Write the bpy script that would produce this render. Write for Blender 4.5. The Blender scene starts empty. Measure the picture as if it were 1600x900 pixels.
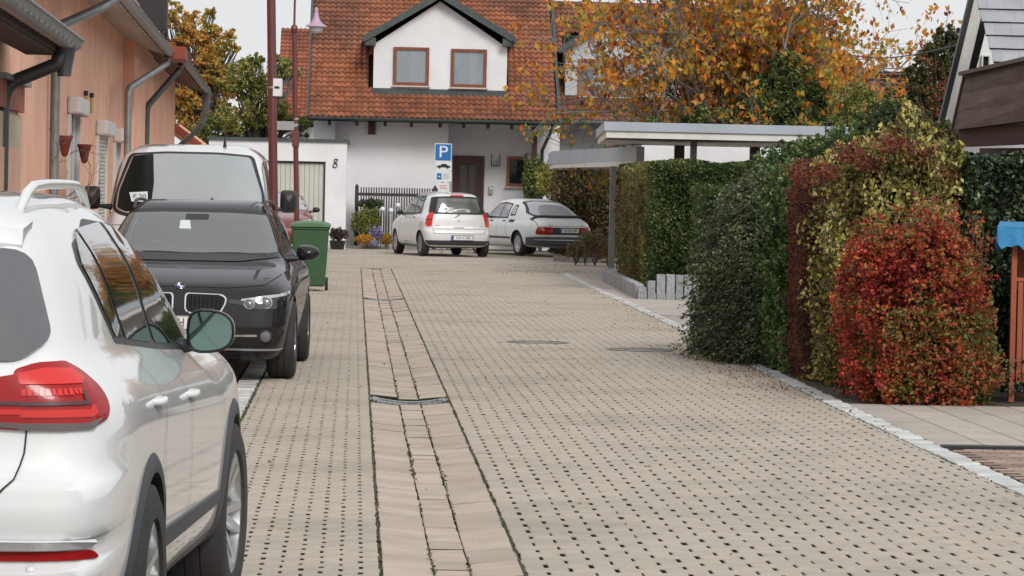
import bpy, bmesh, math, random
import numpy as np
from mathutils import Vector, Matrix, geometry
from mathutils.bvhtree import BVHTree
from math import radians, sin, cos, tan, pi

random.seed(7)
RNG = np.random.default_rng(7)
SC = bpy.context.scene
COL = SC.collection

# ------------------------------------------------------------------ camera
EYE = Vector((0.0, 0.0, 1.58))
FPX = 5200.0                      # focal length in pixels of the 1600 px wide photograph
cam_d = bpy.data.cameras.new("camera")
cam = bpy.data.objects.new("camera", cam_d)
COL.objects.link(cam)
cam_d.sensor_width = 36.0
cam_d.lens = FPX / 1600 * 36
cam_d.clip_start = 0.5
cam_d.clip_end = 3000
CAMR = Matrix.Rotation(-math.atan(247.2 / FPX), 3, 'Z') @ Matrix.Rotation(radians(90) - math.atan(149.9 / FPX), 3, 'X') @ Matrix.Rotation(radians(1.2), 3, 'Z')
cam.matrix_world = Matrix.Translation(EYE) @ CAMR.to_4x4()
SC.camera = cam

# ------------------------------------------------------------------ sky and sun (overcast)
world = bpy.data.worlds.new("World")
SC.world = world
world.use_nodes = True
wn, wl = world.node_tree.nodes, world.node_tree.links
wn.clear()
w_out = wn.new('ShaderNodeOutputWorld')
bg_sky = wn.new('ShaderNodeBackground')
bg_cloud = wn.new('ShaderNodeBackground')
addn = wn.new('ShaderNodeAddShader')
sky = wn.new('ShaderNodeTexSky')
sky.sky_type = 'NISHITA'
sky.sun_disc = False
SUN_EL, SUN_AZ = radians(36), radians(160)      # azimuth: direction the light comes from, measured from +Y to +X
sky.sun_elevation = SUN_EL
sky.sun_rotation = SUN_AZ
sky.dust_density = 5.0
bg_sky.inputs['Strength'].default_value = 0.015
wl.new(sky.outputs[0], bg_sky.inputs['Color'])
bg_cloud.inputs['Color'].default_value = (0.86, 0.875, 0.885, 1)   # the even cloud deck
bg_cloud.inputs['Strength'].default_value = 0.90
cl_n = wn.new('ShaderNodeTexNoise'); cl_n.inputs['Scale'].default_value = 3.0; cl_n.inputs['Detail'].default_value = 4
cl_c = wn.new('ShaderNodeTexCoord'); cl_m = wn.new('ShaderNodeMapping'); cl_m.inputs['Scale'].default_value = (1, 1, 3.5)
wl.new(cl_c.outputs['Generated'], cl_m.inputs[0]); wl.new(cl_m.outputs[0], cl_n.inputs['Vector'])
cl_x = wn.new('ShaderNodeMix'); cl_x.data_type = 'RGBA'
cl_x.inputs['A'].default_value = (0.80, 0.82, 0.84, 1); cl_x.inputs['B'].default_value = (0.91, 0.92, 0.93, 1)
wl.new(cl_n.outputs['Fac'], cl_x.inputs['Factor']); wl.new(cl_x.outputs['Result'], bg_cloud.inputs['Color'])
wl.new(bg_sky.outputs[0], addn.inputs[0])
wl.new(bg_cloud.outputs[0], addn.inputs[1])
wl.new(addn.outputs[0], w_out.inputs['Surface'])

sun_d = bpy.data.lights.new("sun", 'SUN')
sun_d.energy = 1.9
sun_d.angle = radians(20)
sun_d.color = (1.0, 0.98, 0.955)
sun = bpy.data.objects.new("sun", sun_d)
COL.objects.link(sun)
to_sun = Vector((sin(SUN_AZ) * cos(SUN_EL), cos(SUN_AZ) * cos(SUN_EL), sin(SUN_EL)))
sun.rotation_euler = to_sun.to_track_quat('Z', 'Y').to_euler()

SC.view_settings.view_transform = 'Standard'
SC.view_settings.look = 'None'
SC.view_settings.exposure = 0.0
SC.view_settings.gamma = 1.0
SC.cycles.max_bounces = 6
SC.cycles.transparent_max_bounces = 6

# ------------------------------------------------------------------ points
def ray(px, py):
    return (CAMR @ Vector(((px - 800) / FPX, (450 - py) / FPX, -1.0))).normalized()

def P(px, py, Y):
    d = ray(px, py)
    return EYE + d * (Y / d.y)

def G(px, py, z=0.0):
    d = ray(px, py)
    return EYE + d * ((z - EYE.z) / d.z)

def XA(px, Y, z=1.0):
    """lateral world coordinate that shows at column px at depth Y and height z"""
    p = P(px, 300, Y)
    q = P(px, 700, Y)
    t = (z - p.z) / (q.z - p.z)
    return p.x + (q.x - p.x) * t

def ZA(px, py, Y):
    return P(px, py, Y).z

# ------------------------------------------------------------------ objects
def link(o, parent=None):
    COL.objects.link(o)
    if parent is not None:
        o.parent = parent
    return o

def tag(o, label=None, cat=None, group=None, kind=None):
    if label: o['label'] = label
    if cat: o['category'] = cat
    if group: o['group'] = group
    if kind: o['kind'] = kind
    return o

def empty(name, loc=(0, 0, 0), rz=0.0, label=None, cat=None, group=None, kind=None):
    o = bpy.data.objects.new(name, None)
    o.empty_display_size = 0.2
    o.location = loc
    o.rotation_euler = (0, 0, rz)
    link(o)
    return tag(o, label, cat, group, kind)

def mesh_obj(name, verts, faces, mat, parent=None, smooth=False, world_coords=False):
    me = bpy.data.meshes.new(name)
    me.from_pydata([tuple(v) for v in verts], [], faces)
    me.update()
    if smooth:
        me.polygons.foreach_set('use_smooth', [True] * len(me.polygons))
    return data_obj(name, me, mat, parent, world_coords)

def data_obj(name, me, mat, parent=None, world_coords=False):
    if mat is not None and not me.materials:
        for m in (mat if isinstance(mat, (list, tuple)) else [mat]):
            me.materials.append(m)
    o = bpy.data.objects.new(name, me)
    link(o, parent)
    if world_coords and parent is not None:
        M = Matrix.Translation(parent.location) @ parent.rotation_euler.to_matrix().to_4x4()
        pp = parent.parent
        while pp is not None:
            M = (Matrix.Translation(pp.location) @ pp.rotation_euler.to_matrix().to_4x4()) @ M
            pp = pp.parent
        o.matrix_parent_inverse = M.inverted()
    return o

class MB:
    """collects shapes, links them as one mesh object"""
    def __init__(self):
        self.v, self.f, self.mi = [], [], []
    def add(self, verts, faces, m=0):
        n = len(self.v)
        self.v += [tuple(p) for p in verts]
        self.f += [tuple(i + n for i in f) for f in faces]
        self.mi += [m] * len(faces)
        return self
    def box(self, x0, x1, y0, y1, z0, z1, m=0, mat=None):
        v = [Vector(p) for p in ((x0, y0, z0), (x1, y0, z0), (x1, y1, z0), (x0, y1, z0), (x0, y0, z1), (x1, y0, z1), (x1, y1, z1), (x0, y1, z1))]
        if mat is not None: v = [mat @ p for p in v]
        return self.add(v, [(0, 3, 2, 1), (4, 5, 6, 7), (0, 1, 5, 4), (1, 2, 6, 5), (2, 3, 7, 6), (3, 0, 4, 7)], m)
    def beam(self, a, b, w, h, up=Vector((0, 0, 1)), m=0):
        a, b = Vector(a), Vector(b)
        d = (b - a).normalized()
        s = d.cross(up).normalized()
        u = s.cross(d).normalized()
        v = []
        for p in (a, b):
            for (i, j) in ((-1, -1), (1, -1), (1, 1), (-1, 1)):
                v.append(p + s * (i * w / 2) + u * (j * h / 2))
        return self.add(v, [(0, 1, 2, 3), (7, 6, 5, 4), (0, 4, 5, 1), (1, 5, 6, 2), (2, 6, 7, 3), (3, 7, 4, 0)], m)
    def tube(self, pts, r, n=10, m=0, caps=True):
        pts = [Vector(p) for p in pts]
        rs = r if isinstance(r, (list, tuple)) else [r] * len(pts)
        d0 = (pts[1] - pts[0]).normalized()
        ref = Vector((0, 0, 1)) if abs(d0.z) < 0.9 else Vector((1, 0, 0))
        u = d0.cross(ref).normalized()
        verts, faces = [], []
        for i, p in enumerate(pts):
            if i == 0: d = pts[1] - pts[0]
            elif i == len(pts) - 1: d = pts[-1] - pts[-2]
            else: d = (pts[i + 1] - pts[i]).normalized() + (pts[i] - pts[i - 1]).normalized()
            d.normalize()
            u = (u - d * u.dot(d)).normalized()
            w = d.cross(u)
            for k in range(n):
                a = 2 * pi * k / n
                verts.append(p + (u * cos(a) + w * sin(a)) * rs[i])
        for i in range(len(pts) - 1):
            for k in range(n):
                faces.append((i * n + k, i * n + (k + 1) % n, (i + 1) * n + (k + 1) % n, (i + 1) * n + k))
        if caps:
            faces.append(tuple(range(n))[::-1])
            faces.append(tuple(range((len(pts) - 1) * n, len(pts) * n)))
        return self.add(verts, faces, m)
    def lathe(self, prof, n=24, M=Matrix.Identity(4), m=0):
        """profile of (radius, height) turned about local Z"""
        verts, faces = [], []
        for (r, z) in prof:
            for k in range(n):
                a = 2 * pi * k / n
                verts.append(M @ Vector((r * cos(a), r * sin(a), z)))
        for i in range(len(prof) - 1):
            for k in range(n):
                faces.append((i * n + k, i * n + (k + 1) % n, (i + 1) * n + (k + 1) % n, (i + 1) * n + k))
        return self.add(verts, faces, m)
    def prism(self, poly, a0, a1, axis='y', m=0, M=None):
        """polygon of 2-D points extruded along an axis"""
        n = len(poly)
        def mk(p, t):
            if axis == 'y': q = Vector((p[0], t, p[1]))
            elif axis == 'x': q = Vector((t, p[0], p[1]))
            else: q = Vector((p[0], p[1], t))
            return M @ q if M is not None else q
        v = [mk(p, a0) for p in poly] + [mk(p, a1) for p in poly]
        f = [tuple(range(n)), tuple(range(2 * n - 1, n - 1, -1))]
        f += [(i, i + n, (i + 1) % n + n, (i + 1) % n) for i in range(n)]
        return self.add(v, f, m)
    def build(self, name, mat, parent=None, smooth=False, wc=False, bevel=0.0, seg=2, angle=None):
        o = mesh_obj(name, self.v, self.f, None, parent, smooth and angle is None, wc)
        me = o.data
        for mm in (mat if isinstance(mat, (list, tuple)) else [mat]):
            me.materials.append(mm)
        if any(self.mi): me.polygons.foreach_set('material_index', self.mi)
        bm = bmesh.new(); bm.from_mesh(me)
        bmesh.ops.recalc_face_normals(bm, faces=bm.faces)
        bm.to_mesh(me); bm.free()
        if bevel > 0:
            mo = o.modifiers.new('bevel', 'BEVEL'); mo.width = bevel; mo.segments = seg; mo.limit_method = 'ANGLE'; mo.angle_limit = radians(40)
        if angle is not None:
            me.polygons.foreach_set('use_smooth', [True] * len(me.polygons))
            me.set_sharp_from_angle(angle=radians(angle))
        return o

# ------------------------------------------------------------------ materials
MATS = {}
def _node(nt, t, **kw):
    n = nt.nodes.new(t)
    for k, v in kw.items(): setattr(n, k, v)
    return n

def mat(name, color, rough=0.7, metal=0.0, spec=0.5, coat=0.0, coat_rough=0.03, ior=1.5,
        var=None, var_scale=6.0, var_amt=0.5, bump=0.0, bump_scale=40.0, stretch=None,
        dirt=None, dirt_scale=1.2, dirt_amt=0.0, island=0.0, objrand=0.0, alpha=1.0, emit=None, world_co=False):
    """principled material with noise colour variation, fine relief, patches of dirt"""
    m = bpy.data.materials.new(name)
    m.use_nodes = True
    nt = m.node_tree
    b = nt.nodes['Principled BSDF']
    L = nt.links.new
    c = (*color, 1)
    b.inputs['Base Color'].default_value = c
    b.inputs['Roughness'].default_value = rough
    b.inputs['Metallic'].default_value = metal
    b.inputs['Specular IOR Level'].default_value = spec
    b.inputs['IOR'].default_value = ior
    b.inputs['Coat Weight'].default_value = coat
    b.inputs['Coat Roughness'].default_value = coat_rough
    if emit:
        b.inputs['Emission Color'].default_value = (*emit[:3], 1)
        b.inputs['Emission Strength'].default_value = emit[3]
    src = None
    geo = _node(nt, 'ShaderNodeNewGeometry')
    tc = _node(nt, 'ShaderNodeTexCoord')
    mp = _node(nt, 'ShaderNodeMapping')
    co = geo.outputs['Position'] if world_co else tc.outputs['Object']
    L(co, mp.inputs['Vector'])
    if stretch: mp.inputs['Scale'].default_value = stretch
    if var is not None:
        n = _node(nt, 'ShaderNodeTexNoise'); n.inputs['Scale'].default_value = var_scale; n.inputs['Detail'].default_value = 5; n.inputs['Roughness'].default_value = 0.6
        L(mp.outputs[0], n.inputs['Vector'])
        r = _node(nt, 'ShaderNodeMapRange'); r.inputs['From Min'].default_value = 0.5 - 0.22; r.inputs['From Max'].default_value = 0.5 + 0.22
        r.inputs['To Max'].default_value = var_amt * 2 if var_amt < 0.5 else 1.0
        L(n.outputs['Fac'], r.inputs['Value'])
        mx = _node(nt, 'ShaderNodeMix', data_type='RGBA')
        mx.inputs['A'].default_value = c; mx.inputs['B'].default_value = (*var, 1)
        L(r.outputs[0], mx.inputs['Factor'])
        src = mx.outputs['Result']
    if dirt is not None:
        n = _node(nt, 'ShaderNodeTexNoise'); n.inputs['Scale'].default_value = dirt_scale; n.inputs['Detail'].default_value = 8; n.inputs['Roughness'].default_value = 0.7
        L(co, n.inputs['Vector'])
        r = _node(nt, 'ShaderNodeMapRange'); r.inputs['From Min'].default_value = 0.48; r.inputs['From Max'].default_value = 0.72
        r.inputs['To Max'].default_value = dirt_amt
        L(n.outputs['Fac'], r.inputs['Value'])
        mx = _node(nt, 'ShaderNodeMix', data_type='RGBA')
        if src: L(src, mx.inputs['A'])
        else: mx.inputs['A'].default_value = c
        mx.inputs['B'].default_value = (*dirt, 1)
        L(r.outputs[0], mx.inputs['Factor'])
        src = mx.outputs['Result']
    if island or objrand:
        oi = _node(nt, 'ShaderNodeObjectInfo')
        ad = _node(nt, 'ShaderNodeMath', operation='ADD'); L(geo.outputs['Random Per Island'], ad.inputs[0]); L(oi.outputs['Random'], ad.inputs[1])
        fr = _node(nt, 'ShaderNodeMath', operation='FRACT'); L(ad.outputs[0], fr.inputs[0])
        amt = max(island, objrand)
        r = _node(nt, 'ShaderNodeMapRange'); r.inputs['To Min'].default_value = 1 - amt; r.inputs['To Max'].default_value = 1 + amt
        L(fr.outputs[0], r.inputs['Value'])
        mul = _node(nt, 'ShaderNodeVectorMath', operation='SCALE')
        if src: L(src, mul.inputs[0])
        else: mul.inputs[0].default_value = color
        L(r.outputs[0], mul.inputs['Scale'])
        src = mul.outputs[0]
    if src is not None: L(src, b.inputs['Base Color'])
    if bump > 0:
        n = _node(nt, 'ShaderNodeTexNoise'); n.inputs['Scale'].default_value = bump_scale; n.inputs['Detail'].default_value = 4
        L(mp.outputs[0], n.inputs['Vector'])
        bp = _node(nt, 'ShaderNodeBump'); bp.inputs['Strength'].default_value = bump; bp.inputs['Distance'].default_value = 0.02
        L(n.outputs['Fac'], bp.inputs['Height']); L(bp.outputs[0], b.inputs['Normal'])
    MATS[name] = m
    return m

def leaf_mat(name, stops, rough=0.55, transl=0.25, clump=0.35, clump_scale=2.0):
    """leaf colours picked per leaf from a ramp, with slow clump-sized drift"""
    m = bpy.data.materials.new(name); m.use_nodes = True
    nt = m.node_tree; L = nt.links.new
    b = nt.nodes['Principled BSDF']; out = nt.nodes['Material Output']
    geo = _node(nt, 'ShaderNodeNewGeometry')
    n = _node(nt, 'ShaderNodeTexNoise'); n.inputs['Scale'].default_value = clump_scale; n.inputs['Detail'].default_value = 2
    L(geo.outputs['Position'], n.inputs['Vector'])
    r = _node(nt, 'ShaderNodeMapRange'); r.inputs['From Min'].default_value = 0.3; r.inputs['From Max'].default_value = 0.7
    r.inputs['To Min'].default_value = -clump; r.inputs['To Max'].default_value = clump
    L(n.outputs['Fac'], r.inputs['Value'])
    ad = _node(nt, 'ShaderNodeMath', operation='ADD'); ad.use_clamp = True
    L(geo.outputs['Random Per Island'], ad.inputs[0]); L(r.outputs[0], ad.inputs[1])
    cr = _node(nt, 'ShaderNodeValToRGB')
    el = cr.color_ramp.elements
    while len(el) < len(stops): el.new(0.5)
    for e, (p, c) in zip(el, stops): e.position = p; e.color = (*c, 1)
    L(ad.outputs[0], cr.inputs[0])
    L(cr.outputs[0], b.inputs['Base Color'])
    b.inputs['Roughness'].default_value = rough
    b.inputs['Specular IOR Level'].default_value = 0.35
    tr = _node(nt, 'ShaderNodeBsdfTranslucent'); L(cr.outputs[0], tr.inputs['Color'])
    mx = _node(nt, 'ShaderNodeMixShader'); mx.inputs[0].default_value = transl
    L(b.outputs[0], mx.inputs[1]); L(tr.outputs[0], mx.inputs[2]); L(mx.outputs[0], out.inputs['Surface'])
    MATS[name] = m
    return m

M_white_wall = mat('white_render', (0.80, 0.80, 0.81), 0.9, var=(0.70, 0.70, 0.71), var_scale=0.9, dirt=(0.42, 0.41, 0.38), dirt_scale=0.7, dirt_amt=0.22, bump=0.15, bump_scale=60)
M_grey_wall = mat('grey_render', (0.55, 0.56, 0.58), 0.9, var=(0.48, 0.49, 0.5), var_scale=1.2, bump=0.15, bump_scale=60)
M_salmon = mat('salmon_render', (0.92, 0.54, 0.385), 0.92, var=(0.80, 0.45, 0.32), var_scale=1.6, dirt=(0.36, 0.22, 0.17), dirt_scale=0.8, dirt_amt=0.35, bump=0.6, bump_scale=16, stretch=(1, 1, 0.5))
M_paver = mat('concrete_paver', world_co=True, color=(0.475, 0.415, 0.34), rough=0.88, var=(0.39, 0.345, 0.29), var_scale=9, dirt=(0.22, 0.19, 0.15), dirt_scale=0.5, dirt_amt=0.62, island=0.045, objrand=0.045, bump=0.35, bump_scale=160)
M_gutter = mat('gutter_slab_concrete', world_co=True, color=(0.49, 0.41, 0.335), rough=0.88, var=(0.42, 0.355, 0.295), var_scale=5, dirt=(0.22, 0.19, 0.15), dirt_scale=1.5, dirt_amt=0.4, island=0.13, objrand=0.13, bump=0.35, bump_scale=160)
M_slab = mat('pale_slab', world_co=True, color=(0.48, 0.42, 0.365), rough=0.9, var=(0.36, 0.325, 0.29), var_scale=3, dirt=(0.25, 0.22, 0.18), dirt_scale=0.9, dirt_amt=0.4, objrand=0.06, bump=0.3, bump_scale=120)
M_redpaver = mat('reddish_paver', world_co=True, color=(0.27, 0.18, 0.14), rough=0.9, var=(0.33, 0.25, 0.2), var_scale=3, island=0.3, objrand=0.3, bump=0.35, bump_scale=120)
M_joint = mat('joint_dirt', (0.034, 0.029, 0.021), 0.95, var=(0.022, 0.027, 0.013), var_scale=1.5, bump=0.5, bump_scale=60)
M_soil = mat('soil', (0.05, 0.04, 0.03), 0.95, var=(0.09, 0.075, 0.05), var_scale=5, bump=1.0, bump_scale=30)
M_sett = mat('granite_sett', world_co=True, color=(0.62, 0.62, 0.60), rough=0.8, var=(0.42, 0.425, 0.42), var_scale=9, dirt=(0.2, 0.2, 0.17), dirt_scale=3, dirt_amt=0.5, island=0.2, objrand=0.2, bump=0.8, bump_scale=30)
M_palisade = mat('granite_palisade', world_co=True, color=(0.36, 0.37, 0.385), rough=0.8, var=(0.24, 0.25, 0.26), var_scale=16, objrand=0.12, bump=0.9, bump_scale=30)
M_kerbdark = mat('bed_kerb_stone', world_co=True, color=(0.25, 0.235, 0.21), rough=0.9, var=(0.16, 0.15, 0.13), var_scale=6, objrand=0.15, bump=0.5)
M_iron = mat('cast_iron', (0.11, 0.105, 0.10), 0.55, metal=0.5, var=(0.16, 0.15, 0.14), var_scale=14, bump=0.3)
M_steel = mat('galvanised_steel', (0.46, 0.475, 0.49), 0.35, metal=0.8, var=(0.38, 0.39, 0.4), var_scale=12, bump=0.1)
M_zinc = mat('weathered_zinc', (0.30, 0.315, 0.32), 0.45, metal=0.55, var=(0.22, 0.23, 0.235), var_scale=4, dirt=(0.12, 0.13, 0.12), dirt_scale=5, dirt_amt=0.5, bump=0.1)
M_darkzinc = mat('dark_zinc', (0.075, 0.085, 0.085), 0.45, metal=0.4, var=(0.13, 0.14, 0.135), var_scale=4, bump=0.15, bump_scale=20)
M_darkwood = mat('dark_stained_wood', (0.035, 0.024, 0.02), 0.7, var=(0.06, 0.04, 0.03), var_scale=5, bump=0.3)
M_soffit = mat('pale_soffit_boards', world_co=True, color=(0.52, 0.47, 0.43), rough=0.8, var=(0.42, 0.37, 0.33), var_scale=3, objrand=0.1)
M_redsoffit = mat('dark_red_soffit', (0.10, 0.045, 0.035), 0.8, objrand=0.15)
def tile_mat(name, orange, dark, sc, amt):
    m = mat(name, orange, 0.75, var=dark, var_scale=sc, dirt=(0.05, 0.042, 0.035), dirt_scale=1.6, dirt_amt=amt, island=0.28, objrand=0.28, bump=0.3, bump_scale=50, world_co=True)
    return m
M_tile = tile_mat('clay_roof_tile', (0.38, 0.125, 0.05), (0.095, 0.045, 0.034), 0.30, 0.65)
M_tile2 = tile_mat('orange_roof_tile', (0.34, 0.10, 0.045), (0.20, 0.065, 0.04), 0.8, 0.4)
M_redtrim = mat('red_verge_board', (0.30, 0.055, 0.03), 0.6, var=(0.2, 0.04, 0.025), var_scale=4)
M_slate = mat('grey_roof_slate', world_co=True, color=(0.36, 0.37, 0.40), rough=0.6, var=(0.28, 0.29, 0.315), var_scale=3, objrand=0.08, island=0.08, bump=0.2)
M_slategap = mat('slate_underlay', (0.02, 0.02, 0.022), 0.9)
M_lead = mat('lead_flashing', (0.045, 0.06, 0.06), 0.55, metal=0.2, var=(0.08, 0.095, 0.095), var_scale=4)
M_frame = mat('brown_window_frame', (0.22, 0.065, 0.03), 0.5, var=(0.16, 0.05, 0.025), var_scale=6)
M_frame2 = mat('light_brown_window_frame', (0.33, 0.13, 0.05), 0.5, var=(0.25, 0.09, 0.04), var_scale=6)
M_door = mat('dark_brown_door', (0.07, 0.02, 0.017), 0.45, var=(0.045, 0.014, 0.012), var_scale=5)
M_glass = mat('window_glass', (0.16, 0.20, 0.24), 0.06, spec=0.8, ior=1.7, var=(0.24, 0.27, 0.30), var_scale=1.6)
M_darkglass = mat('dark_window_glass', (0.02, 0.024, 0.024), 0.05, spec=0.7, ior=1.6)
M_curtain = mat('net_curtain', (0.45, 0.46, 0.47), 0.9)
M_sill = mat('pale_sill', (0.55, 0.47, 0.43), 0.6)
M_white = mat('white_painted_board', (0.72, 0.71, 0.68), 0.6, var=(0.62, 0.61, 0.57), var_scale=2, dirt=(0.35, 0.33, 0.28), dirt_scale=2, dirt_amt=0.3)
M_carport = mat('carport_sheet_metal', (0.42, 0.46, 0.51), 0.5, metal=0.2, var=(0.36, 0.40, 0.45), var_scale=1.5)
M_garagedoor = mat('garage_door', (0.56, 0.55, 0.50), 0.55, var=(0.5, 0.49, 0.44), var_scale=2)
M_maroon = mat('maroon_post_paint', (0.14, 0.032, 0.033), 0.42, var=(0.10, 0.028, 0.03), var_scale=5, coat=0.3)
M_lilac = mat('faded_lilac_enamel', (0.48, 0.34, 0.45), 0.5, var=(0.42, 0.27, 0.38), var_scale=5)
M_globe = mat('frosted_globe', (0.45, 0.47, 0.46), 0.2, coat=0.5)
M_black = mat('black_plastic', (0.018, 0.018, 0.02), 0.45, bump=0.1, bump_scale=200)
M_cladding = mat('grey_black_cladding', (0.05, 0.053, 0.06), 0.6, bump=0.25, bump_scale=300)
M_well = mat('wheel_well', (0.008, 0.008, 0.008), 0.9)
M_rubber = mat('tyre_rubber', (0.02, 0.02, 0.021), 0.8, var=(0.035, 0.033, 0.03), var_scale=10, bump=0.2)
M_alloy = mat('alloy', (0.55, 0.56, 0.57), 0.3, metal=0.8)
M_chrome = mat('chrome', (0.75, 0.76, 0.78), 0.12, metal=1.0)
M_whitepaint = mat('white_car_paint', (0.76, 0.77, 0.77), 0.35, coat=1.0, coat_rough=0.04, var=(0.70, 0.71, 0.70), var_scale=1.5, dirt=(0.45, 0.42, 0.36), dirt_scale=2.5, dirt_amt=0.14)
M_creampaint = mat('white_old_car_paint', (0.90, 0.90, 0.88), 0.5, coat=0.4, coat_rough=0.1, var=(0.84, 0.84, 0.81), var_scale=2)
M_blackpaint = mat('black_car_paint', (0.010, 0.009, 0.012), 0.5, spec=0.12, coat=0.6, coat_rough=0.03, var=(0.017, 0.016, 0.019), var_scale=2.5, bump=0.04, bump_scale=220)
M_redpaint = mat('dark_red_car_paint', (0.16, 0.015, 0.018), 0.3, coat=1.0)
M_deepglass = mat('painted_dark_reflection_glass', (0.012, 0.014, 0.013), 0.15, spec=0.15)  # dark reflection put into the colour, with little gloss
M_carglass = mat('car_glass', (0.018, 0.022, 0.024), 0.03, spec=0.9, ior=1.75, coat=0.6)
M_greyglass = mat('painted_sky_windscreen', (0.31, 0.345, 0.36), 0.08, spec=0.6, ior=1.6, coat=0.5, var=(0.37, 0.40, 0.41), var_scale=1.3)  # grey of the reflected sky is painted into the base colour
M_rearglass = mat('tinted_rear_glass', (0.07, 0.075, 0.08), 0.08, spec=0.8, ior=1.6, coat=0.5, var=(0.10, 0.105, 0.11), var_scale=2)
M_redlens = mat('red_lens', (0.36, 0.010, 0.012), 0.22, spec=0.3, coat=0.25, var=(0.30, 0.008, 0.01), var_scale=20)
M_redlens2 = mat('bright_red_lens', (0.62, 0.035, 0.03), 0.2, spec=0.3, coat=0.3)
M_darkred = mat('deep_red_lens', (0.06, 0.008, 0.01), 0.15, coat=1.0)
M_clearlens = mat('clear_lens', (0.50, 0.52, 0.53), 0.08, metal=0.5, coat=1.0)
def glass_mat(name, tint, refl_rough=0.03, haze=0.06, ior=1.5):
    m = bpy.data.materials.new(name); m.use_nodes = True
    nt = m.node_tree; L = nt.links.new; out = nt.nodes['Material Output']
    nt.nodes.remove(nt.nodes['Principled BSDF'])
    tr = _node(nt, 'ShaderNodeBsdfTransparent'); tr.inputs[0].default_value = (*tint, 1)
    df = _node(nt, 'ShaderNodeBsdfDiffuse'); df.inputs[0].default_value = (0.6, 0.63, 0.64, 1)
    gl = _node(nt, 'ShaderNodeBsdfGlossy'); gl.inputs['Roughness'].default_value = refl_rough
    fr = _node(nt, 'ShaderNodeFresnel'); fr.inputs[0].default_value = ior
    m1 = _node(nt, 'ShaderNodeMixShader'); m1.inputs[0].default_value = haze
    m2 = _node(nt, 'ShaderNodeMixShader')
    L(tr.outputs[0], m1.inputs[1]); L(df.outputs[0], m1.inputs[2])
    L(fr.outputs[0], m2.inputs[0]); L(m1.outputs[0], m2.inputs[1]); L(gl.outputs[0], m2.inputs[2]); L(m2.outputs[0], out.inputs['Surface'])
    MATS[name] = m
    return m
M_clearwind = glass_mat('painted_haze_windscreen', (0.70, 0.75, 0.75), haze=0.24, ior=1.75)  # white diffuse share paints in the pale haze of reflected sky
M_clearside = glass_mat('clear_side_glass', (0.60, 0.66, 0.64), haze=0.05, ior=1.6)
M_seat = mat('dark_seat_fabric', (0.025, 0.026, 0.028), 0.85)
M_seam = mat('panel_gap', (0.03, 0.03, 0.032), 0.8)
M_plate = mat('plate_white', (0.75, 0.76, 0.76), 0.45)
M_ink = mat('print_black', (0.015, 0.015, 0.015), 0.6)
M_eublue = mat('plate_blue', (0.01, 0.05, 0.30), 0.5)
M_signblue = mat('sign_blue', (0.008, 0.14, 0.40), 0.45)
M_signwhite = mat('sign_white', (0.70, 0.72, 0.74), 0.5)
M_bin = mat('green_bin_plastic', (0.028, 0.085, 0.034), 0.5, var=(0.04, 0.11, 0.045), var_scale=3, bump=0.1)
M_binlid = mat('green_bin_lid', (0.07, 0.16, 0.07), 0.5)
M_orange = mat('orange_enamel', (0.62, 0.13, 0.03), 0.5)
M_terracotta = mat('terracotta', (0.22, 0.045, 0.028), 0.7)
M_shutter = mat('shutter_box_white', (0.62, 0.60, 0.57), 0.6)
M_redwood = mat('red_stained_board', world_co=True, color=(0.36, 0.09, 0.04), rough=0.65, var=(0.26, 0.06, 0.03), var_scale=4, stretch=(3, 3, 0.5), objrand=0.15)
M_balcony = mat('brown_stained_board', world_co=True, color=(0.075, 0.045, 0.033), rough=0.7, var=(0.14, 0.095, 0.07), var_scale=3, stretch=(0.8, 0.8, 5), objrand=0.2, bump=0.3, bump_scale=20)
M_cap = mat('weathered_cap_board', (0.17, 0.14, 0.115), 0.75, var=(0.11, 0.085, 0.07), var_scale=3)
M_maroonwood = mat('maroon_beam', (0.045, 0.012, 0.012), 0.6)
M_blue = mat('blue_fringe_cloth', (0.02, 0.17, 0.38), 0.85, var=(0.05, 0.26, 0.48), var_scale=8, bump=0.5)
M_bark = mat('bark', (0.10, 0.085, 0.07), 0.9, var=(0.055, 0.045, 0.038), var_scale=8, bump=0.7, bump_scale=30)
M_twig = mat('twig', (0.12, 0.085, 0.065), 0.9)
M_greybark = mat('grey_twig', (0.20, 0.19, 0.18), 0.9)
M_wood_fence = mat('fence_wood', (0.055, 0.045, 0.042), 0.8, objrand=0.25)
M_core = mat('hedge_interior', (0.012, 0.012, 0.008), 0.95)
M_paper = mat('paper', (0.62, 0.70, 0.68), 0.8)
M_wire = mat('wire', (0.03, 0.03, 0.03), 0.6)

L_orange = leaf_mat('orange_autumn_leaf', [(0, (0.20, 0.20, 0.04)), (0.22, (0.50, 0.38, 0.07)), (0.5, (0.80, 0.42, 0.06)), (0.78, (0.82, 0.28, 0.04)), (0.94, (0.50, 0.12, 0.035)), (1, (0.25, 0.05, 0.03))], clump=0.3, clump_scale=0.9, transl=0.45)
L_green = leaf_mat('green_leaf', [(0, (0.027, 0.047, 0.016)), (0.4, (0.081, 0.128, 0.038)), (0.8, (0.176, 0.230, 0.068)), (1, (0.351, 0.365, 0.121))], clump=0.3, clump_scale=0.7)
L_yellowgreen = leaf_mat('yellow_green_leaf', [(0, (0.057, 0.092, 0.023)), (0.4, (0.161, 0.196, 0.046)), (0.8, (0.345, 0.322, 0.081)), (1, (0.460, 0.380, 0.115))], clump=0.35, clump_scale=0.7)
L_mix = leaf_mat('dark_green_and_rust_leaf', [(0, (0.02, 0.035, 0.014)), (0.5, (0.06, 0.095, 0.034)), (0.82, (0.13, 0.16, 0.06)), (0.93, (0.26, 0.14, 0.06)), (1, (0.36, 0.09, 0.05))], clump=0.4, clump_scale=0.6)
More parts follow.
